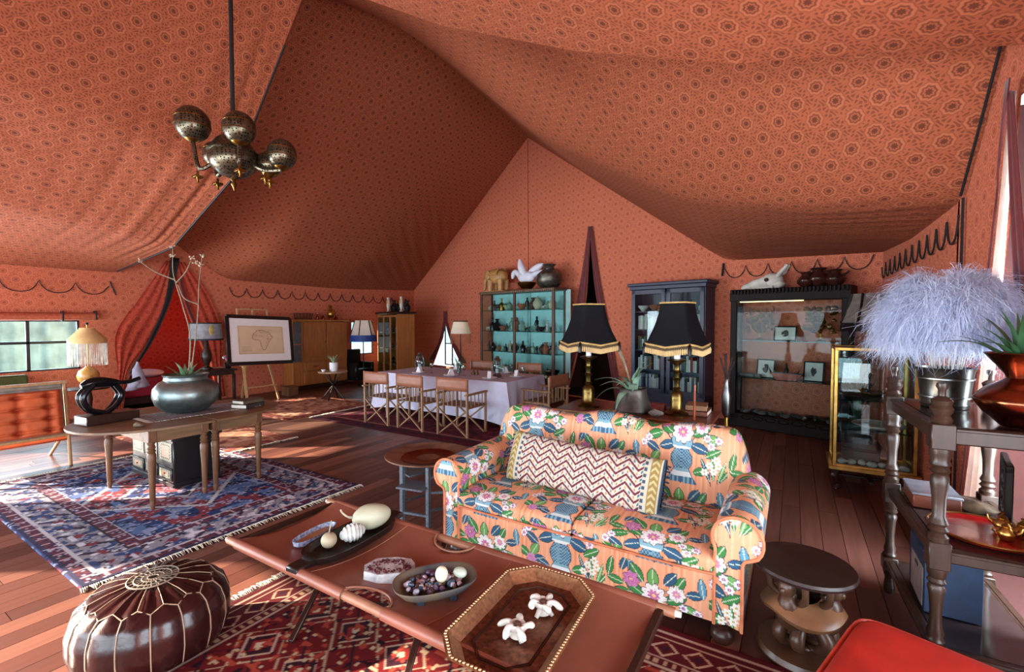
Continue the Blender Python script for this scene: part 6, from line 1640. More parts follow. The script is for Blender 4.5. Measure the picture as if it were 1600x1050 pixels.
q = MB(); q.grid(lambda u, v: (-.12 + .24 * v, .165 * math.cos(PI * u), .32 + .145 * math.sin(PI * u)), 14, 6); o = build('saddle_cloth', q, mat('ochre_carving', (206, 150, 80), .6, var=.3, scale=50), el); o.modifiers.new('t', 'SOLIDIFY').thickness = .012
wf = thing('winged_figure', 'white winged bird figure in a brass bowl on the showcase', 'figurine', lpt(tq, .22, 0, H3 + .012), WR); wf.scale = (1.35, 1.35, 1.35)
build('bowl', MB().lathe([(0, 0), (.10, 0), (.09, .02), (.16, .10), (.17, .13), (.155, .13), (.08, .04), (0, .04)], 22), M_brass, wf)
M_plaster = mat('white_plaster', (220, 222, 234), .6, var=.05)
q = MB(); q.ell((0, 0, .22), (.20, .09, .10), 14, 9); q.tube(spline([(-.15, 0, .25), (-.27, 0, .33), (-.33, 0, .30), (-.36, 0, .22)], 6), [.06, .058, .055, .053, .05, .048, .047, .046, .045, .046, .047, .047, .045, .042, .04, .035, .03, .025, .02], 9)
q.tube(spline([(.12, 0, .24), (.26, .02, .28), (.40, .05, .30)], 6), [.06, .055, .05, .05, .05, .05, .05, .045, .04, .04, .035, .03, .02], 8); build('body', q, M_plaster, wf, 60)
for s_, tip in ((-1, (-.12, -.06, .54)), (1, (.28, .12, .44))):
    q = MB(); q.tube(spline([(-.02, s_ * .04, .26), ((tip[0] - .02) * .5, tip[1], .38), tip], 6), [.05, .055, .06, .065, .07, .07, .068, .065, .06, .05, .04, .03, .015], 9); build('wing', q, M_plaster, wf, 60)
ur = thing('metal_urn', 'round-bellied grey metal urn at the right end of the showcase', 'urn', lpt(tq, .90, .02, H3 + .012), WR); ur.scale = (1.25, 1.25, 1.2)
build('body', MB().lathe([(0, 0), (.12, 0), (.20, .06), (.235, .16), (.22, .26), (.14, .33), (.09, .36), (.085, .40), (.11, .43), (.13, .445), (.11, .45), (.06, .42), (.06, .38)], 32), mat('grey_engraved_metal', (112, 108, 98), .4, .8, var=.3, scale=18), ur); build('neck_ring', MB().tube([(.095 * math.cos(a), .095 * math.sin(a), .365) for a in np.linspace(0, 2 * PI, 24)[:-1]], .01, 6, closed=True), M_pewter, ur)

# ================================================================== SLATE BOOKCASE
M_slate = mat('slate_blue_paint', (50, 54, 74), .4, var=.12, spec=.35)
bc_c = (Vector((-2.71, 8.75, 0)) + Vector((-1.27, 8.38, 0))) / 2 + ndir * .2
bc = thing('bookcase', 'slate blue bookcase with glazed double doors', 'bookcase', bc_c, WR)
W4, D4, H4 = 1.44, .38, 2.38
for sx in (-1, 1): build('side', MB().box((sx * (W4 / 2 - .015), 0, H4 / 2), (.03, D4, H4), .003), M_slate, bc)
build('back', MB().box((0, D4 / 2 - .01, H4 / 2), (W4 - .05, .016, H4 - .05), 0), M_slate, bc)
build('cornice', MB().box((0, -.02, H4 + .02), (W4 + .12, D4 + .10, .06), .02).box((0, -.01, H4 - .04), (W4 + .05, D4 + .05, .07), .01), M_slate, bc); build('base', MB().box((0, 0, .2), (W4, D4, .40), .01), M_slate, bc)
ZS = (.42, .80, 1.17, 1.56, 1.90)
for z in ZS[1:]: build('shelf', MB().box((0, .02, z - .01), (W4 - .06, D4 - .07, .02), 0), M_slate, bc)
for s_ in (-1, 1):
    x = s_ * W4 / 4; hw = W4 / 4 - .02; y = -D4 / 2 - .008
    d = build('door', MB().box((x - hw + .035, y, 1.34), (.075, .028, 1.92), .004).box((x + hw - .035, y, 1.34), (.075, .028, 1.92), .004).box((x, y, 2.26), (hw * 2, .028, .08), .004).box((x, y, .42), (hw * 2, .028, .08), .004), M_slate, bc)
    build('pane', MB().box((x, y, 1.34), (hw * 2 - .12, .005, 1.78), 0), M_pane, d); build('knob', MB().ell((s_ * .05, y - .03, 1.3), .014, 8, 6), M_brass, d)
BK = [mat('book_spine_%d' % i, c_, .7, var=.1) for i, c_ in enumerate(((206, 200, 190), (150, 44, 40), (70, 84, 110), (176, 160, 130), (40, 44, 50), (190, 186, 196), (120, 84, 60), (224, 220, 214), (70, 96, 80)))]
BN = ['cream', 'red', 'blue', 'tan', 'black', 'pale grey', 'brown', 'white', 'green']
rb = random.Random(21)
nsh = ['bottom', 'second', 'third', 'fourth']
for j, z in enumerate(ZS[:4]):
    for s_ in (-1, 1):
        x = s_ * W4 / 4 - .26; i = 0; end = s_ * W4 / 4 + .27
        while x < end - .05:
            th = .022 + .03 * rb.random(); h = .20 + .09 * rb.random(); mi = rb.choice([0, 0, 1, 2, 3, 4, 5, 5, 6, 7, 7, 8])
            if rb.random() < .12: x += .05
            t = MB(); t.box((0, 0, h / 2), (th * .95, .17, h), .003)
            o = one('book', t, BK[mi], '%s book standing on the %s shelf of the slate bookcase, %s door' % (BN[mi], nsh[j], ['left', 'right'][s_ > 0]), 'book', lpt(bc, x + th / 2, -.02, z + .001), WR, '%s books, %s shelf of the bookcase, %s door' % (BN[mi], nsh[j], ['left', 'right'][s_ > 0]))
            x += th + .002; i += 1
stock(bc, [-.55, -.35, -.18, .2, .4, .58], -.01, ZS[4], .14, .26, 'the top shelf of the slate bookcase', 'ornaments in the slate bookcase', 77)

# ================================================================== BLACK SHOWCASE
M_bkcab = mat('ebonised_oak', (30, 20, 19), .5, var=.2, stretch=(1, 1, .1), scale=30, spec=.12)
bs_c = Vector((-.115, 8.05, 0)) + ndir * .20
bs = thing('black_showcase', 'large ebonised glass showcase with a fluted cornice', 'cabinet', bs_c, WR)
W5, D5, H5 = 1.60, .40, 2.14
for sx in (-1, 1):
    build('front_post', MB().box((sx * (W5 / 2 - .05), -D5 / 2 + .04, 1.08), (.10, .08, 2.0), .008), M_bkcab, bs); build('back_post', MB().box((sx * (W5 / 2 - .03), D5 / 2 - .03, 1.08), (.06, .06, 2.0), .006), M_bkcab, bs)
build('cornice', MB().box((0, 0, H5 - .04), (W5 + .02, D5 + .02, .14), .006), M_bkcab, bs)
for k in range(32): build('flute', MB().box((-W5 / 2 + .03 + k * (W5 - .06) / 31, -D5 / 2 - .018, H5 + .04), (.03, .03, .08), .008), M_bkcab, bs)
build('top', MB().box((0, .01, H5 + .045), (W5 + .02, D5, .07), .004), M_bkcab, bs)
build('base', MB().box((0, 0, .11), (W5, D5, .22), .01), M_bkcab, bs); q = MB()
for k in range(9): q.tube([(-.72 + .18 * k + .07 * math.cos(a), -D5 / 2 - .006, .17 + .03 * math.sin(a)) for a in np.linspace(0, 2 * PI, 14)[:-1]], .008, 5, closed=True)
o = build('carved_frieze', q, M_bkcab, bs)
build('glass_front', MB().box((0, -D5 / 2 + .02, 1.14), (W5 - .2, .006, 1.78), 0), M_pane, bs)
for sx in (-1, 1): build('glass_side', MB().box((sx * (W5 / 2 - .02), 0, 1.14), (.006, D5 - .14, 1.78), 0), M_pane, bs)
for z in (.80, 1.40): build('glass_shelf', MB().box((0, 0, z), (W5 - .14, D5 - .08, .012), 0), M_shelfg, bs)
build('lamp_strip', MB().box((-.25, -.05, 2.03), (.9, .05, .025), .004), mat('gilt_strip', (206, 170, 110), .4, emis=(255, 214, 150), estr=3.0), bs)
def amber_tree(label, x, seed):
    t = thing('amber_coral', label, 'ornament', lpt(bs, x, 0, 1.408), WR); r = random.Random(seed)
    build('base', MB().lathe([(0, 0), (.07, 0), (.06, .02), (.015, .04), (.012, .12)], 14), M_brass, t); q = MB()
    for k in range(46):
        v = Vector((r.uniform(-1, 1) * .19, r.uniform(-1, 1) * .08, .14 + r.random() * .36)); q.ell(v, (r.uniform(.02, .05), .02, r.uniform(.02, .05)), 7, 5)
    for k in range(8): q.tube([(0, 0, .1), (r.uniform(-.15, .15), r.uniform(-.05, .05), .2 + .25 * r.random())], .008, 5)
    build('coral', q, mat('amber_gilt', (150, 88, 30), .25, .5, var=.4, scale=20), t)
amber_tree('amber branching ornament on the top shelf of the black showcase, left', -.42, 3); amber_tree('amber branching ornament on the top shelf of the black showcase, right', .42, 4)
def framed(label, o, x, y, z, w, h, tilt=10):
    t = thing('framed_print', label, 'picture', lpt(o, x, y, z), WR, None); tl = R(-tilt)
    t.rotation_euler = (tl, 0, WR)
    for a, b_ in (((-w / 2, 0, 0), (w / 2, 0, 0)), ((-w / 2, 0, h), (w / 2, 0, h)), ((-w / 2, 0, 0), (-w / 2, 0, h)), ((w / 2, 0, 0), (w / 2, 0, h))): build('frame_side', MB().bar(a, b_, .022, .02, up=(0, 1, 0)), M_black, t)
    build('mount', MB().box((0, .0, h / 2), (w - .01, .006, h - .01), 0), M_paper, t)
    q = MB(); q.ell((0, -.004, h * .5), (w * .16, .003, h * .24), 12, 8); q.jitter(.012, 30, int(x * 10)); build('printed_motif', q, mat('print_ink', (96, 88, 84), .9), t)
framed('small landscape-shaped framed print on the top shelf of the black showcase', bs, -.06, .02, 1.408, .30, .22); framed('framed print left of the orange box in the black showcase', bs, -.33, .02, .808, .25, .29); framed('framed print right of the orange box in the black showcase', bs, .33, .02, .808, .25, .29)
cb2 = thing('spiked_box', 'orange painted boat-shaped box with spiked corners in the black showcase', 'box', lpt(bs, 0, -.08, .806), WR)
build('body', MB().prism([(-.22, .10), (-.13, 0), (.13, 0), (.22, .10), (.20, .10), (-.20, .10)], -.05, .05, 'y'), mat('orange_lacquer', (186, 76, 44), .5), cb2)
for x in (-.21, -.15, .15, .21): build('spike', MB().tube([(x, 0, .08), (x * 1.15, 0, .17)], [.02, .003], 7), M_black, cb2)
build('lid', MB().box((0, 0, .10), (.38, .1, .02), .004), mat('navy_lid', (40, 44, 80), .5), cb2)
build('bottle_finial', MB().lathe([(0, .11), (.03, .11), (.03, .17), (.012, .20), (.01, .25), (0, .26)], 12), M_black, cb2)
for i, x in enumerate((-.58, -.48)):
    q = MB(); q.tube([(0, -.12, .03), (0, .12, .03)], .028, 12); one('paper_scroll', q, mat('grey_scroll', (150, 140, 130), .8), ['rolled grey scroll at the far left of the middle shelf of the black showcase', 'rolled grey scroll next to the left framed print in the black showcase'][i], 'scroll', lpt(bs, x, -.02, .806), WR + R(70))
q = MB(); q.lathe([(0, 0), (.05, 0), (.055, .05), (.03, .08), (0, .085)], 14); one('small_pot', q, M_pewter, 'small pewter pot at the right end of the middle shelf of the black showcase', 'pot', lpt(bs, .60, -.05, .806), 0)
r10 = random.Random(31)
for k in range(22):
    q = MB(); q.ell((0, 0, .03), (.05 * r10.uniform(.7, 1.4), .04, .03), 9, 6); q.jitter(.012, 18, k)
    one('rock', q, (mat('dark_rock', (52, 46, 46), .6, var=.3), mat('grey_rock', (110, 104, 100), .6, var=.3))[k % 2], '%s rock on the floor of the black showcase' % ('dark', 'grey')[k % 2], 'rock', lpt(bs, -.62 + .057 * k, r10.uniform(-.12, .1), .222), r10.random() * 6, '%s rocks on the floor of the black showcase' % ('dark', 'grey')[k % 2])
# on top: skull and dark pots
sk = thing('animal_skull', 'long white animal skull lying on top of the black showcase', 'skull', lpt(bs, -.36, 0, H5 + .082), WR + PI)
q = MB(); q.ell((-.12, 0, .13), (.16, .10, .12), 16, 10); q.tube(spline([(-.05, 0, .12), (.12, 0, .09), (.26, 0, .05), (.33, 0, .02)], 7), [.10 - .0033 * i for i in range(22)], 12)
for s_ in (-1, 1): q.tube(spline([(-.20, s_ * .05, .2), (-.28, s_ * .07, .27), (-.34, s_ * .08, .36)], 6), [.035, .034, .033, .032, .03, .03, .03, .03, .028, .027, .027, .027, .025], 8)
q.ell((-.20, 0, .07), (.10, .09, .07), 12, 8); q.jitter(.015, 12, 2); build('cranium', q, M_bone, sk, 60)
for s_ in (-1, 1): build('eye_socket', MB().ell((-.06, s_ * .098, .14), (.035, .014, .032), 10, 7), mat('socket_dark', (60, 44, 44), .9), sk); build('jaw', MB().tube([(-.15, s_ * .07, .03), (.10, s_ * .05, .012), (.26, s_ * .02, .012)], [.022, .015, .01], 7), M_bone, sk)
M_dkpot = mat('burnished_brown_pot', (62, 30, 24), .25, var=.2)
for i, (x, s_) in enumerate(((.22, 1.0), (.36, 1.25), (.58, 1.05))):
    t = thing('clay_pot', ['small burnished brown pot left on the black showcase', 'taller burnished brown pot in the middle of the black showcase top', 'small burnished brown pot right on the black showcase'][i], 'pot', lpt(bs, x, (0, .06, 0)[i], H5 + .082), 0)
    build('body', MB().lathe([(0, 0), (.06 * s_, 0), (.12 * s_, .06 * s_), (.125 * s_, .10 * s_), (.07 * s_, .17 * s_), (.065 * s_, .20 * s_), (.09 * s_, .22 * s_), (.08 * s_, .225 * s_), (.05 * s_, .19 * s_)], 22), M_dkpot, t); build('spout', MB().tube([(.09 * s_, 0, .14 * s_), (.16 * s_, 0, .2 * s_)], [.02, .012], 7), M_dkpot, t)

# ================================================================== CONSOLE WITH THE BLACK-SHADED LAMPS
co_ = thing('console_table', 'mahogany console table behind the sofa', 'table', (-1.42, 4.84, 0))
M_mahog = mat('red_mahogany', (112, 54, 36), .3, var=.2, stretch=(.15, 1, 1), scale=22)
build('top', MB().box((0, 0, .745), (1.58, .74, .03), .006), M_mahog, co_); build('frieze', MB().box((0, 0, .68), (1.46, .64, .10), .004), M_mahog, co_)
for sx in (-1, 1):
    for sy in (-1, 1): build('leg', MB().lathe([(.0, 0), (.02, 0), (.03, .05), (.022, .1), (.032, .3), (.036, .55), (.03, .63), (.036, .64)], 14, (sx * .68, sy * .28, 0)), M_mahog, co_)
build('brass_edge', MB().bar((-.79, -.372, .745), (.79, -.372, .745), .026, .006), M_brass, co_)
M_bshade = mat('black_silk_shade', (7, 8, 14), .7, var=.2, spec=.2)
M_goldtrim = mat('gold_braid', (206, 170, 104), .6, var=.15)
M_tassel = mat('cream_gold_tassel', (214, 182, 126), .8, var=.1)
def sq(u, hw, cz, z, rot):
    a = u * 2 * PI; m_ = 7; c_, s_ = math.cos(a), math.sin(a); k = (abs(c_) ** m_ + abs(s_) ** m_) ** (-1 / m_)
    edge = abs(abs(c_) - abs(s_))     # 1 mid panel, 0 corner
    return (hw * k * c_, hw * k * s_, z - cz * edge)
def shade_lamp(label, loc, rz):
    t = thing('table_lamp', label, 'lamp', loc, rz)
    zt, zb_ = 1.13, .72
    def sh(u, v):
        hw = .135 + .10 * v ** 1.7 + .015 * v; return sq(u, hw, .035 * v ** 2, zt - (zt - zb_) * v, 0)
    q = MB(); q.grid(sh, 80, 14, close_u=True); o = build('shade', q, M_bshade, t, 60); o.modifiers.new('t', 'SOLIDIFY').thickness = .005
    build('top_braid', MB().tube([sq(u, .138, 0, zt, 0) for u in np.linspace(0, 1, 80)[:-1]], .009, 6, closed=True), M_goldtrim, t)
    build('bottom_braid', MB().tube([sq(u, .253, .035, zb_ + .004, 0) for u in np.linspace(0, 1, 80)[:-1]], .010, 6, closed=True), M_goldtrim, t)
    q = MB(); q.grid(lambda u, v: sq(u, .255, .035, zb_ - .03 * v - .008, 0), 80, 2, close_u=True); build('valance', q, mat('dark_gold_valance', (84, 64, 40), .8), t)
    q = MB()
    for u in np.linspace(0, 1, 105)[:-1]:
        x, y, z = sq(u, .256, .035, zb_ - .03, 0); q.tube([(x, y, z), (x, y, z - .022), (x, y, z - .055)], [.004, .010, .007], 5)
    o = build('tassel_fringe', q, M_tassel, t); o['kind'] = 'stuff'
    for k in range(4):
        a = PI / 4 + k * PI / 2; x, y, z = .335 * math.cos(a), .335 * math.sin(a), zb_ + .01
        build('corner_tassel', MB().lathe([(.004, .0), (.018, -.02), (.012, -.03), (.022, -.05), (.018, -.11), (0, -.11)], 8, (x, y, z)), M_black, t)
    build('base', MB().lathe([(0, 0), (.115, 0), (.12, .02), (.09, .035), (.075, .05), (.062, .07), (.066, .16), (.06, .21), (.045, .23), (.028, .25), (.04, .265), (.026, .28), (.03, .34), (.04, .36), (.026, .375), (.03, .42), (.042, .44), (.028, .455), (.028, .50), (.05, .53), (.09, .545), (.095, .555), (.06, .565), (.03, .565)], 24), mat('antique_brass_column', (140, 116, 66), .32, 1.0, var=.3, scale=14), t)
    build('candle_sleeve', MB().lathe([(.03, .56), (.03, .70), (0, .70)], 14), M_white, t); build('stem', MB().tube([(0, 0, .7), (0, 0, 1.13)], .006, 6), M_brass, t)
    build('bulb', MB().ell((0, 0, .80), .035, 10, 8), mat('unlit_bulb', (236, 230, 216), .3), t)
    return t
shade_lamp('brass table lamp with a fringed black shade before the dark wall slit', (-1.93, 4.74, .761), R(-38)); shade_lamp('brass table lamp with a fringed black shade before the bookcase', (-1.0, 4.80, .761), R(-14))
pt = thing('tin_planter', 'squat dented metal planter between the black lamps', 'planter', (-1.43, 4.74, .761)); pt.scale = (1.1, 1.1, 1.1)
build('body', MB().lathe([(0, 0), (.17, 0), (.185, .02), (.155, .10), (.135, .16), (.125, .20), (.13, .22), (.118, .22), (.115, .18), (0, .17)], 30), mat('dull_tin', (104, 96, 90), .45, .7, var=.3, scale=8), pt)
ag = thing('trailing_succulent', 'pale green trailing succulent in the squat metal planter', 'plant', (-1.43, 4.74, .94)); ag.scale = (1.35, 1.35, 1.35)
for a, s_, h, w in ((3.6, .26, .06, .04), (3.2, .30, -.06, .035), (2.6, .22, .10, .04), (.5, .16, .25, .045), (.2, .14, .30, .04), (5.0, .20, .05, .04), (4.4, .22, -.10, .045), (4.2, .17, .08, .04), (1.2, .12, .2, .03), (5.6, .18, .16, .035), (3.9, .32, .12, .03)):
    build('leaf', leafblade((.02 * math.cos(a), .02 * math.sin(a), .02), (s_ * math.cos(a), s_ * math.sin(a), h), w, .06, 8), mat('pale_agave', (140, 176, 150), .5, var=.2), ag, 60)
for a, h in ((2.7, .34), (2.9, .42)): build('flower_stalk', MB().tube(spline([(0, 0, .02), (.08 * math.cos(a), .08 * math.sin(a), h * .6), (.16 * math.cos(a), .16 * math.sin(a), h)], 5), .006, 6), M_stalk, ag)
for i, (x, y, s_, c_) in enumerate(((-.82, 4.95, (.30, .22, .05), (120, 70, 50)), (-.83, 4.95, (.26, .2, .05), (150, 110, 76)))):
    book('book', ['lower brown book behind the right black lamp', 'upper tan book behind the right black lamp'][i], s_, mat('console_book_%d' % i, c_, .6), (x, y, .761 + i * .052), R(90) + .1 * i)
bxr = thing('red_box', 'small red box beside the right lamp on the console', 'box', (-1.22, 4.92, .761)); build('body', MB().box((0, 0, .03), (.16, .11, .06), .004), mat('red_box_paint', (150, 56, 44), .5), bxr); build('lid', MB().box((0, 0, .066), (.165, .115, .012), .003), mat('red_box_paint', (150, 56, 44), .5), bxr)
q = MB(); q.ell((0, 0, .03), (.07, .05, .035), 12, 8); q.jitter(.025, 20)
one('driftwood', q, mat('grey_driftwood', (130, 118, 108), .85, var=.3), 'knobbly grey driftwood lump on the console before the lamp', 'driftwood', (-1.16, 4.60, .761))
q = MB(); q.tube([(0, 0, 0), (0.004, 0, .34)], [.012, .010], 10); one('amber_stick', q, mat('amber_glass', (150, 64, 28), .2), 'upright amber stick beside the right black lamp', 'stick', (-.80, 4.62, .761))
vb_ = thing('stem_vase', 'tall silver stem vase with dark dried sticks at the console end', 'vase', (-.60, 5.34, 0)); build('stand', MB().lathe([(0, 0), (.13, 0), (.12, .02), (.03, .05), (.022, .3), (.03, .5), (.02, .68)], 16), M_brass, vb_)
build('bottle', MB().lathe([(.02, .68), (.045, .72), (.05, .92), (.03, 1.0), (.02, 1.06), (.026, 1.09)], 14), M_pewter, vb_)
for k in range(7):
    a = k * .9; build('dried_stick', MB().tube([(0, 0, 1.0), (.03 * math.cos(a), .03 * math.sin(a), 1.18), (.07 * math.cos(a), .07 * math.sin(a), 1.28 + .04 * (k % 3))], [.005, .006, .009], 5), mat('dark_stick', (50, 34, 30), .8), vb_)

# ================================================================== BRASS VITRINE
vt = thing('brass_vitrine', 'brass-framed glass vitrine on carved dark legs', 'vitrine', (.68, 5.86, 0))
VW, VD = .62, .50
for sx in (-1, 1):
    for sy in (-1, 1): build('frame_post', MB().box((sx * VW / 2, sy * VD / 2, .84), (.03, .03, 1.18), .003), M_gold, vt)
for z in (.26, 1.43):
    for sy in (-1, 1): build('frame_rail', MB().box((0, sy * VD / 2, z), (VW, .03, .03), .003), M_gold, vt)
    for sx in (-1, 1): build('frame_rail', MB().box((sx * VW / 2, 0, z), (.03, VD, .03), .003), M_gold, vt)
build('base_tray', MB().box((0, 0, .235), (VW + .10, VD + .08, .04), .006), M_gold, vt)
for sy in (-1, 1): build('pane', MB().box((0, sy * VD / 2, .84), (VW - .03, .005, 1.14), 0), M_glass, vt)
for sx in (-1, 1): build('pane', MB().box((sx * VW / 2, 0, .84), (.005, VD - .03, 1.14), 0), M_glass, vt)
build('top_pane', MB().box((0, 0, 1.435), (VW - .02, VD - .02, .012), 0), M_glass, vt)
for z in (.62, .92): build('shelf', MB().box((0, 0, z), (VW - .04, VD - .04, .01), 0), M_shelfg, vt)
for sx in (-1, 1):
    for sy in (-1, 1): build('carved_leg', MB().tube(spline([(sx * .27, sy * .2, .22), (sx * .31, sy * .23, .14), (sx * .26, sy * .2, .06), (sx * .30, sy * .23, .0)], 6), [.035 - .0008 * i for i in range(19)], 8), M_ebony, vt)
build('stretcher', MB().box((0, 0, .10), (.5, .05, .03), .01).box((0, 0, .10), (.05, .4, .03), .01), M_ebony, vt)
disc = MB().lathe([(0, 0), (.10, 0), (.17, .02), (.19, .035), (.185, .04), (.16, .026), (.09, .01), (0, .01)], 36)
for i, (x, y, z, s_, m_, lab) in enumerate(((-.08, -.05, .925, 1.0, M_pewter, 'silver dish, uppermost in the brass vitrine'), (.06, -.03, .628, 1.15, M_bone, 'large pale dish, upper one on the lower shelf of the brass vitrine'), (-.02, 0, .96, .8, M_brass, 'brass dish stacked in the silver dish in the vitrine'))):
    o = one('display_dish', disc, m_, lab, 'dish', (.68 + x, 5.86 + y, z)); o.scale = (s_, s_, s_)
sb = thing('carved_box', 'dark red carved box on the floor of the brass vitrine', 'box', (.60, 5.84, .258)); build('body', MB().box((0, 0, .07), (.30, .22, .14), .008), mat('dark_red_lacquer', (92, 34, 30), .4), sb); build('lid', MB().box((0, 0, .15), (.31, .23, .025), .008), mat('dark_red_lacquer', (92, 34, 30), .4), sb)
for k in range(7):
    q = MB(); q.ell((0, 0, .03), (.045, .035, .028), 9, 6); q.jitter(.014, 25, k)
    one('sea_shell', q, M_bone, 'white shell lying on the floor of the brass vitrine', 'shell', (.44 + .08 * k, 5.68 + .02 * (k % 3), .258), k, 'shells in the brass vitrine')
ga = thing('garland', 'dark beaded garland hanging inside the brass vitrine', 'garland', (.66, 5.88, 0)); build('string', MB().tube([(0, 0, 1.42), (0, 0, .95)], .003, 5), M_iron, ga)
for k in range(14): build('bead', MB().ell((.01 * math.sin(k * 2), .01 * math.cos(k * 2), 1.38 - .032 * k), .02, 8, 6), mat('teal_bead', (40, 52, 56), .4), ga)
bp = thing('brass_pot', 'round polished brass pot on top of the vitrine', 'pot', (.70, 5.90, 1.443)); build('body', MB().lathe([(0, 0), (.07, 0), (.13, .04), (.14, .07), (.10, .12), (.085, .13), (.10, .15), (.09, .15), (.07, .125)], 28), M_gold, bp)
pl2 = thing('leafy_plant', 'dark leafy plant growing in the brass pot on the vitrine', 'plant', (.70, 5.90, 1.57))
for k in range(16):
    a = k * 2.4; build('leaf', leafblade((0, 0, 0), (.12 * math.cos(a), .12 * math.sin(a), .10 + .02 * (k % 4)), .028, .03, 5), M_leaf, pl2)
# panelled lamp behind the vitrine
t = thing('floor_lamp', 'floor lamp with a grey panelled shade trimmed in black behind the vitrine', 'lamp', (.82, 7.35, 0))
build('base', MB().lathe([(0, 0), (.14, 0), (.14, .02), (.04, .05)], 24), M_iron, t); build('pole', MB().tube([(0, 0, .04), (0, 0, 2.05)], .013, 8), M_iron, t); build('shade', MB().lathe([(.18, 2.06), (.22, 1.85), (.30, 1.68), (.295, 1.68), (.17, 2.06)], 6, cap=False), mat('taupe_shade', (150, 138, 128), .8, transl=.3), t, 20)
for k in range(6):
    a = k * PI / 3; build('black_braid', MB().tube([(.302 * math.cos(a), .302 * math.sin(a), 1.68), (.222 * math.cos(a), .222 * math.sin(a), 1.85), (.182 * math.cos(a), .182 * math.sin(a), 2.06)], .016, 6), M_black, t)
build('bottom_band', MB().lathe([(.30, 1.69), (.31, 1.58), (.30, 1.58), (.29, 1.69)], 6, cap=False), M_black, t)
t = thing('potted_aloe', 'tall green aloe standing behind the vitrine', 'plant', (.66, 6.75, 0)); build('pot', MB().lathe([(0, 0), (.14, 0), (.18, .5), (.16, .52), (0, .48)], 22), M_dkpot, t)
for k in range(15):
    a = k * 2.39; s_ = .12 + .012 * k; build('leaf', leafblade((0, 0, .48), (s_ * math.cos(a), s_ * math.sin(a), 1.22 - .02 * k), .04, .05, 8), M_dkgreen, t, 60)

# ================================================================== ETAGERE
M_oak = mat('old_oak', (58, 39, 29), .36, var=.25, stretch=(1, 1, .14), scale=24, bump=.05, spec=.4)
eg = thing('etagere', 'three-tier dark oak stand with turned posts', 'stand', (.775, 3.22, 0), R(2.6))
eg.scale = (1, 1, 1.035)
EX0, EX1, EY0, EY1 = -.22, .215, -.44, .44
post = [(.0, 0), (.022, 0), (.03, .02), (.026, .06), (.022, .09), (.03, .12), (.034, .15), (.034, .21), (.03, .22), (.036, .235), (.028, .25), (.032, .27), (.024, .30), (.022, .36), (.028, .44), (.034, .47), (.026, .485), (.036, .50), (.028, .515), (.036, .53), (.036, .56)]
def eg_post(x, y):
    q = MB(); q.lathe(post, 18); q.box((0, 0, .62), (.078, .078, .12), .004)
    up = [(.036, .68), (.038, .70), (.026, .715), (.038, .73), (.027, .745), (.036, .76), (.03, .775), (.024, .79), (.026, .87), (.034, .93), (.034, .96), (.026, .975), (.038, .99), (.028, 1.005), (.04, 1.02), (.034, 1.04), (.04, 1.06), (.04, 1.09)]
    q.lathe(up, 18); q.box((0, 0, 1.145), (.086, .086, .11), .004)
    q.lathe([(.034, 1.20), (.04, 1.215), (.03, 1.235), (.038, 1.25), (.042, 1.265), (.034, 1.28), (.04, 1.30), (.030, 1.31), (.014, 1.32), (.014, 1.345), (.022, 1.36), (.02, 1.375), (0, 1.38)], 18)
    q.box((0, 0, .18), (.074, .074, .08), .004)
    o = build('post', q, M_oak, eg); o.location = (x, y, 0); return o
for x in (EX0, EX1):
    for y in (EY0, EY1): eg_post(x, y)
cx_, cy_ = (EX0 + EX1) / 2, (EY0 + EY1) / 2
for z, h in ((1.15, .075), (.62, .06), (.18, .05)):
    for y in (EY0, EY1):
        build('rail', MB().box((cx_, y, z), (EX1 - EX0 - .06, .035, h), .006).box((cx_, y - .004, z + h / 2 - .01), (EX1 - EX0 - .07, .05, .014), .005), M_oak, eg)
    for x in (EX0, EX1): build('rail', MB().box((x, cy_, z), (.035, EY1 - EY0 - .06, h), .006).box((x - .004, cy_, z + h / 2 - .01), (.05, EY1 - EY0 - .07, .014), .005), M_oak, eg)
    build('shelf_board', MB().box((cx_, cy_, z + h / 2 - .012), (EX1 - EX0 - .05, EY1 - EY0 - .05, .016), 0), mat('glossy_shelf', (52, 40, 38), .12, var=.15, spec=.6), eg)
ES1, ES2, ES3 = (1.15 + .0375 - .004) * 1.035, (.62 + .03 - .004) * 1.035, (.18 + .025 - .004) * 1.035
# copper vase with aloe
cv = thing('copper_vase', 'big-bellied polished copper vase with flared mouth on the oak stand', 'vase', (.87, 2.94, ES1 + .003))
build('body', MB().lathe([(0, 0), (.06, 0), (.075, .015), (.12, .06), (.152, .11), (.150, .13), (.11, .175), (.06, .205), (.045, .22), (.05, .235), (.075, .27), (.12, .33), (.118, .333), (.07, .28), (.04, .235)], 44), M_copper, cv); build('seam_ring', MB().tube([(.153 * math.cos(a), .153 * math.sin(a), .118) for a in np.linspace(0, 2 * PI, 40)[:-1]], .004, 5, closed=True), M_copper, cv)
al = thing('aloe_plant', 'spiky green aloe in the copper vase', 'plant', (.87, 2.94, ES1 + .26))
r11 = random.Random(17)
for k in range(26):
    a = k * 2.39; el_ = R(25 + 55 * (k / 26)); L = .20 + .10 * r11.random(); c_ = math.cos(el_) * L
    build('leaf', leafblade((.02 * math.cos(a), .02 * math.sin(a), 0), (c_ * math.cos(a), c_ * math.sin(a), math.sin(el_) * L), .018, .035, 8), M_dkgreen, al, 60)
for a, L in ((3.5, .34), (3.2, .30), (3.9, .30)): build('leaf', leafblade((0, 0, .02), (L * math.cos(a), L * math.sin(a), .12), .014, .05, 8), M_dkgreen, al, 60)
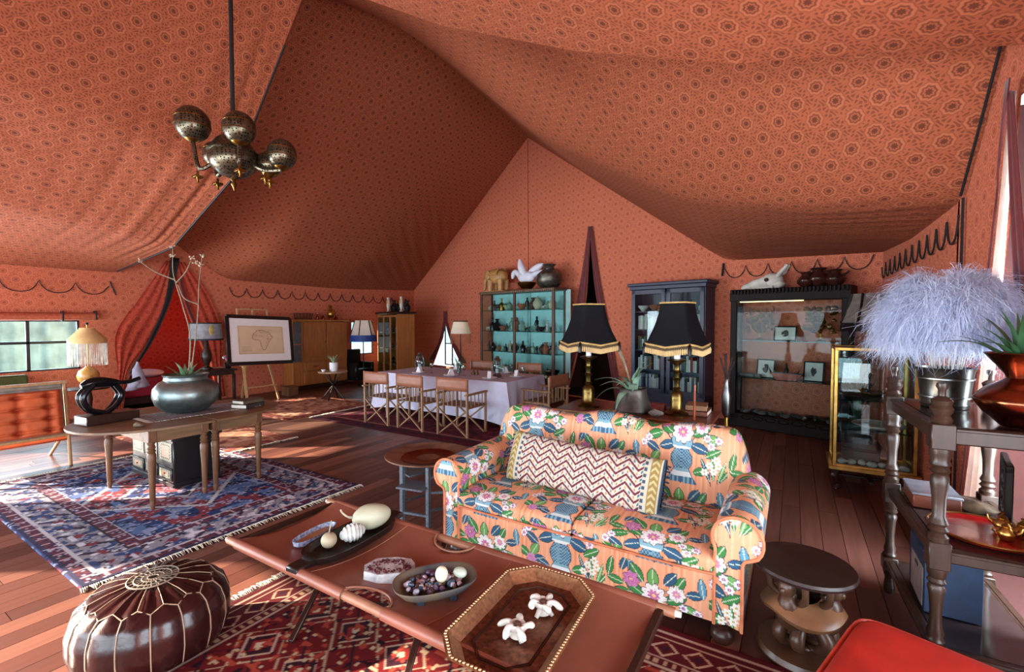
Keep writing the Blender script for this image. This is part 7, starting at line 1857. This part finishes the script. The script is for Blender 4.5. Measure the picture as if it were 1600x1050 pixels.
# bucket of ostrich feathers
bkx, bky = .72, 3.42
fb = thing('metal_bucket', 'dark metal ice bucket holding the white feathers', 'bucket', (bkx, bky, ES1 + .003))
build('body', MB().lathe([(0, 0), (.10, 0), (.105, .02), (.10, .03), (.12, .2), (.13, .22), (.12, .22), (.10, .04), (0, .03)], 32), mat('dark_pewter', (92, 90, 84), .3, .9, var=.3), fb)
for z in (.06, .16): build('band', MB().tube([((.104 + z * .08) * math.cos(a), (.104 + z * .08) * math.sin(a), z) for a in np.linspace(0, 2 * PI, 36)[:-1]], .005, 5, closed=True), M_pewter, fb)
M_fea = mat('ostrich_down', (208, 220, 244), .9, var=.04, transl=.3)
def feather(seed, a, lean, L):
    r = random.Random(seed); root = Vector((.05 * math.cos(a), .05 * math.sin(a), .12)); dirh = Vector((math.cos(a), math.sin(a), 0))
    P_ = spline([root, root + dirh * lean * .30 + Vector((0, 0, L * .45)), root + dirh * lean * .8 + Vector((0, 0, L * .78)), root + dirh * lean * 1.25 + Vector((0, 0, L * .74)), root + dirh * lean * 1.5 + Vector((0, 0, L * .48))], 7)
    t = thing('ostrich_feather', '', 'feather', (bkx, bky, ES1 + .01), 0, 'white ostrich feathers in the metal bucket')
    build('quill', MB().tube(P_, [.0035 - .0025 * i / len(P_) for i in range(len(P_))], 5), M_bone, t)
    vs = []; fs = []; n = len(P_)
    for k in range(1500):
        s_ = .26 + .74 * r.random(); i = min(int(s_ * (n - 1)), n - 2); p = P_[i].lerp(P_[i + 1], s_ * (n - 1) - i); tan = (P_[i + 1] - P_[i]).normalized()
        v = Vector((r.gauss(0, 1), r.gauss(0, 1), r.gauss(0, 1))); v = (v - tan * v.dot(tan)).normalized()
        ln = (.05 + .085 * r.random()) * (1.15 - .35 * abs(s_ - .65)); side = v.cross(tan).normalized() * .00075
        d1 = v * ln * .55 + tan * ln * .35; d2 = v * ln * .85 + tan * ln * .55 + Vector((r.gauss(0, .22), r.gauss(0, .22), -.42 + r.gauss(0, .15))) * ln; d3 = d2 + Vector((r.gauss(0, .3), r.gauss(0, .3), -.35 + r.gauss(0, .2))) * ln
        o_ = len(vs)
        for q, w in ((p, 1.0), (p + d1, 1.3), (p + d2, 1.1), (p + d3, .4)): vs += [q - side * w, q + side * w]
        for j in range(3): fs.append((o_ + 2 * j, o_ + 2 * j + 1, o_ + 2 * j + 3, o_ + 2 * j + 2))
    o = npmesh('barbs', np.array([tuple(v) for v in vs]), np.array(fs), M_fea, t); o['kind'] = 'stuff'
    return t
NF = 24
for k in range(NF):
    a = k * 2.39; lean = .05 + .30 * math.sqrt((k + .5) / NF); L = .98 - .28 * (k / NF) + .05 * math.sin(k * 5)
    t = feather(50 + k, a, lean * .47, L * .74)
    t['label'] = 'fluffy white ostrich plume in the metal bucket on the oak stand'
# middle shelf: red tray, pots, books, box
rt = thing('red_tray', 'round red lacquer tray with a brass rim on the middle shelf', 'tray', (.80, 3.04, ES2 + .003)); build('tray', MB().lathe([(0, 0), (.17, 0), (.20, .012), (.215, .024), (.208, .026), (.19, .016), (.16, .008), (0, .008)], 44), mat('red_lacquer', (176, 24, 22), .18, var=.15, scale=12, coat=.6), rt); build('rim', MB().tube([(.212 * math.cos(a), .212 * math.sin(a), .026) for a in np.linspace(0, 2 * PI, 44)[:-1]], .006, 6, closed=True), M_brass, rt)
for i, (x, y) in enumerate(((.86, 3.0), (.93, 3.06), (.88, 3.12), (.955, 2.97))):
    t = thing('brass_teapot', 'small brass teapot on the red tray, %s' % ['nearest the post', 'in the middle', 'at the back', 'farthest right'][i], 'teapot', (x, y, ES2 + .0125), i * 1.3, 'brass teapots on the red tray')
    build('body', MB().lathe([(0, 0), (.02, 0), (.034, .025), (.034, .04), (.016, .062), (.02, .066), (.008, .08), (.004, .085), (.008, .094), (0, .098)], 16), M_gold, t); build('spout', MB().tube([(.03, 0, .03), (.05, 0, .045), (.055, 0, .065)], [.008, .006, .004], 6), M_gold, t); build('handle', MB().tube(spline([(-.028, 0, .05), (-.05, 0, .045), (-.03, 0, .022)], 5), .004, 5), M_gold, t)
wb = thing('wooden_box', 'reddish wooden box with a pale glossy lid at the back of the middle shelf', 'box', (.68, 3.44, ES2 + .003)); build('body', MB().box((0, 0, .035), (.20, .26, .07), .004), M_mahog, wb); build('lid', MB().box((0, 0, .078), (.21, .27, .014), .003), mat('glossy_lid', (130, 130, 140), .12), wb)
q = MB(); q.ell((0, 0, .03), (.09, .06, .035), 14, 8); q.jitter(.02, 20); one('dried_fruit', q, mat('dry_brown', (92, 66, 44), .85, var=.3), 'knobbly brown dried pod behind the red tray', 'pod', (.85, 3.36, ES2 + .004))
# lower shelf: blue folder box standing
bf = thing('file_box', 'blue file box with a white label panel on the lower shelf', 'box', (.70, 3.24, ES3 + .003)); build('body', MB().box((0, 0, .15), (.22, .34, .30), .004), mat('blue_board', (36, 62, 96), .6), bf); build('label_panel', MB().box((-.112, -.02, .12), (.004, .26, .20), .002), mat('pale_panel', (176, 170, 166), .7), bf); build('finger_slot', MB().box((-.1145, -.02, .19), (.003, .06, .02), .001), M_black, bf)
# carved panel standing at the back of the middle shelf
cp = thing('fretwork_screen', 'dark pierced carved panel leaning behind the teapots', 'carving', (.95, 3.34, ES2 + .003), R(78))
build('frame', MB().box((0, 0, .02), (.34, .03, .04), .005).box((0, 0, .30), (.34, .03, .04), .005).box((-.155, 0, .16), (.03, .03, .30), .005).box((.155, 0, .16), (.03, .03, .30), .005), M_bkcab, cp)
q = MB()
for i in range(4):
    for j in range(4): q.tube([(-.112 + .075 * i + .034 * math.cos(a), 0, .055 + .07 * j + .034 * math.sin(a)) for a in np.linspace(0, 2 * PI, 12)[:-1]], .008, 5, closed=True)
build('fretwork', q, M_bkcab, cp)

# ================================================================== CHANDELIER
M_filig = mat('pierced_bronze', (120, 112, 92), .3, .85, c2=(80, 72, 58), scale=20, var=.3)
_nt = M_filig.node_tree; _b = _nt.nodes['Principled BSDF']; _tc = _nt.nodes.new('ShaderNodeTexCoord'); _vo = _nt.nodes.new('ShaderNodeTexVoronoi'); _vo.inputs['Scale'].default_value = 42; _vo.inputs['Randomness'].default_value = .35
_nt.links.new(_tc.outputs['Object'], _vo.inputs['Vector']); _mr = _nt.nodes.new('ShaderNodeMapRange'); _mr.inputs[1].default_value = .28; _mr.inputs[2].default_value = .40; _nt.links.new(_vo.outputs['Distance'], _mr.inputs[0])
_src = _b.inputs['Base Color'].links[0].from_socket; _nt.links.new(mixc(_nt, _mr.outputs[0], (.012, .010, .008, 1), _src), _b.inputs['Base Color'])
chd = thing('chandelier', 'moorish bronze chandelier with five pierced globes on a rope', 'chandelier', (-5.06, 2.60, 0))
build('rope', MB().tube([(.0, 0, 3.74), (0, 0, 6.05)], .022, 8), M_blackrib, chd)
globe = MB(); 
build('bowl', MB().lathe([(0, 3.20), (.03, 3.21), (.13, 3.25), (.215, 3.33), (.24, 3.42), (.225, 3.47), (.245, 3.48), (.22, 3.51), (.16, 3.60), (.07, 3.68), (.03, 3.74), (0, 3.75)], 40), M_filig, chd)
build('pendant', MB().lathe([(.03, 3.215), (.035, 3.20), (.015, 3.18), (.03, 3.15), (.012, 3.12), (0, 3.08)], 12), M_brass, chd)
Rl, Fl = Vector((math.cos(R(31.7)), math.sin(R(31.7)), 0)), Vector((-math.sin(R(31.7)), math.cos(R(31.7)), 0))
for k, (la, de, z, gr) in enumerate(((-.37, -.08, 3.75, .165), (-.32, .20, 3.54, .125), (.22, -.26, 3.63, .150), (.31, .14, 3.42, .13), (.52, -.02, 3.46, .145))):
    g_ = Rl * la + Fl * de; p = g_ + Vector((0, 0, z - gr)); dn = g_.normalized()
    arm_ = build('arm', MB().tube(spline([dn * .15 + Vector((0, 0, 3.40)), dn * .32 + Vector((0, 0, 3.30)), tuple(p - Vector((0, 0, .02)))], 7), .022, 8), M_filig, chd)
    build('globe', MB().ell(g_ + Vector((0, 0, z)), (gr, gr, gr * 1.08), 32, 20), M_filig, arm_)
    for dz in (-.03, .05): build('globe_band', MB().tube([(p.x + (gr * 1.005) * math.sqrt(1 - (dz / gr) ** 2) * math.cos(b_), p.y + (gr * 1.005) * math.sqrt(1 - (dz / gr) ** 2) * math.sin(b_), z + dz) for b_ in np.linspace(0, 2 * PI, 36)[:-1]], .005, 5, closed=True), M_brass, arm_)
    build('cup', MB().lathe([(0, -.03), (.03, -.02), (.07, .0), (.085, .03), (.06, .03)], 16, p), M_brass, arm_)
    e_ = dn * .34 + Vector((0, 0, 3.26)); build('cross_drop', MB().box(e_ + Vector((0, 0, -.05)), (.022, .022, .12), .003).box(e_ + Vector((0, 0, -.05)), (.08, .08, .026), .003), M_brass, arm_)
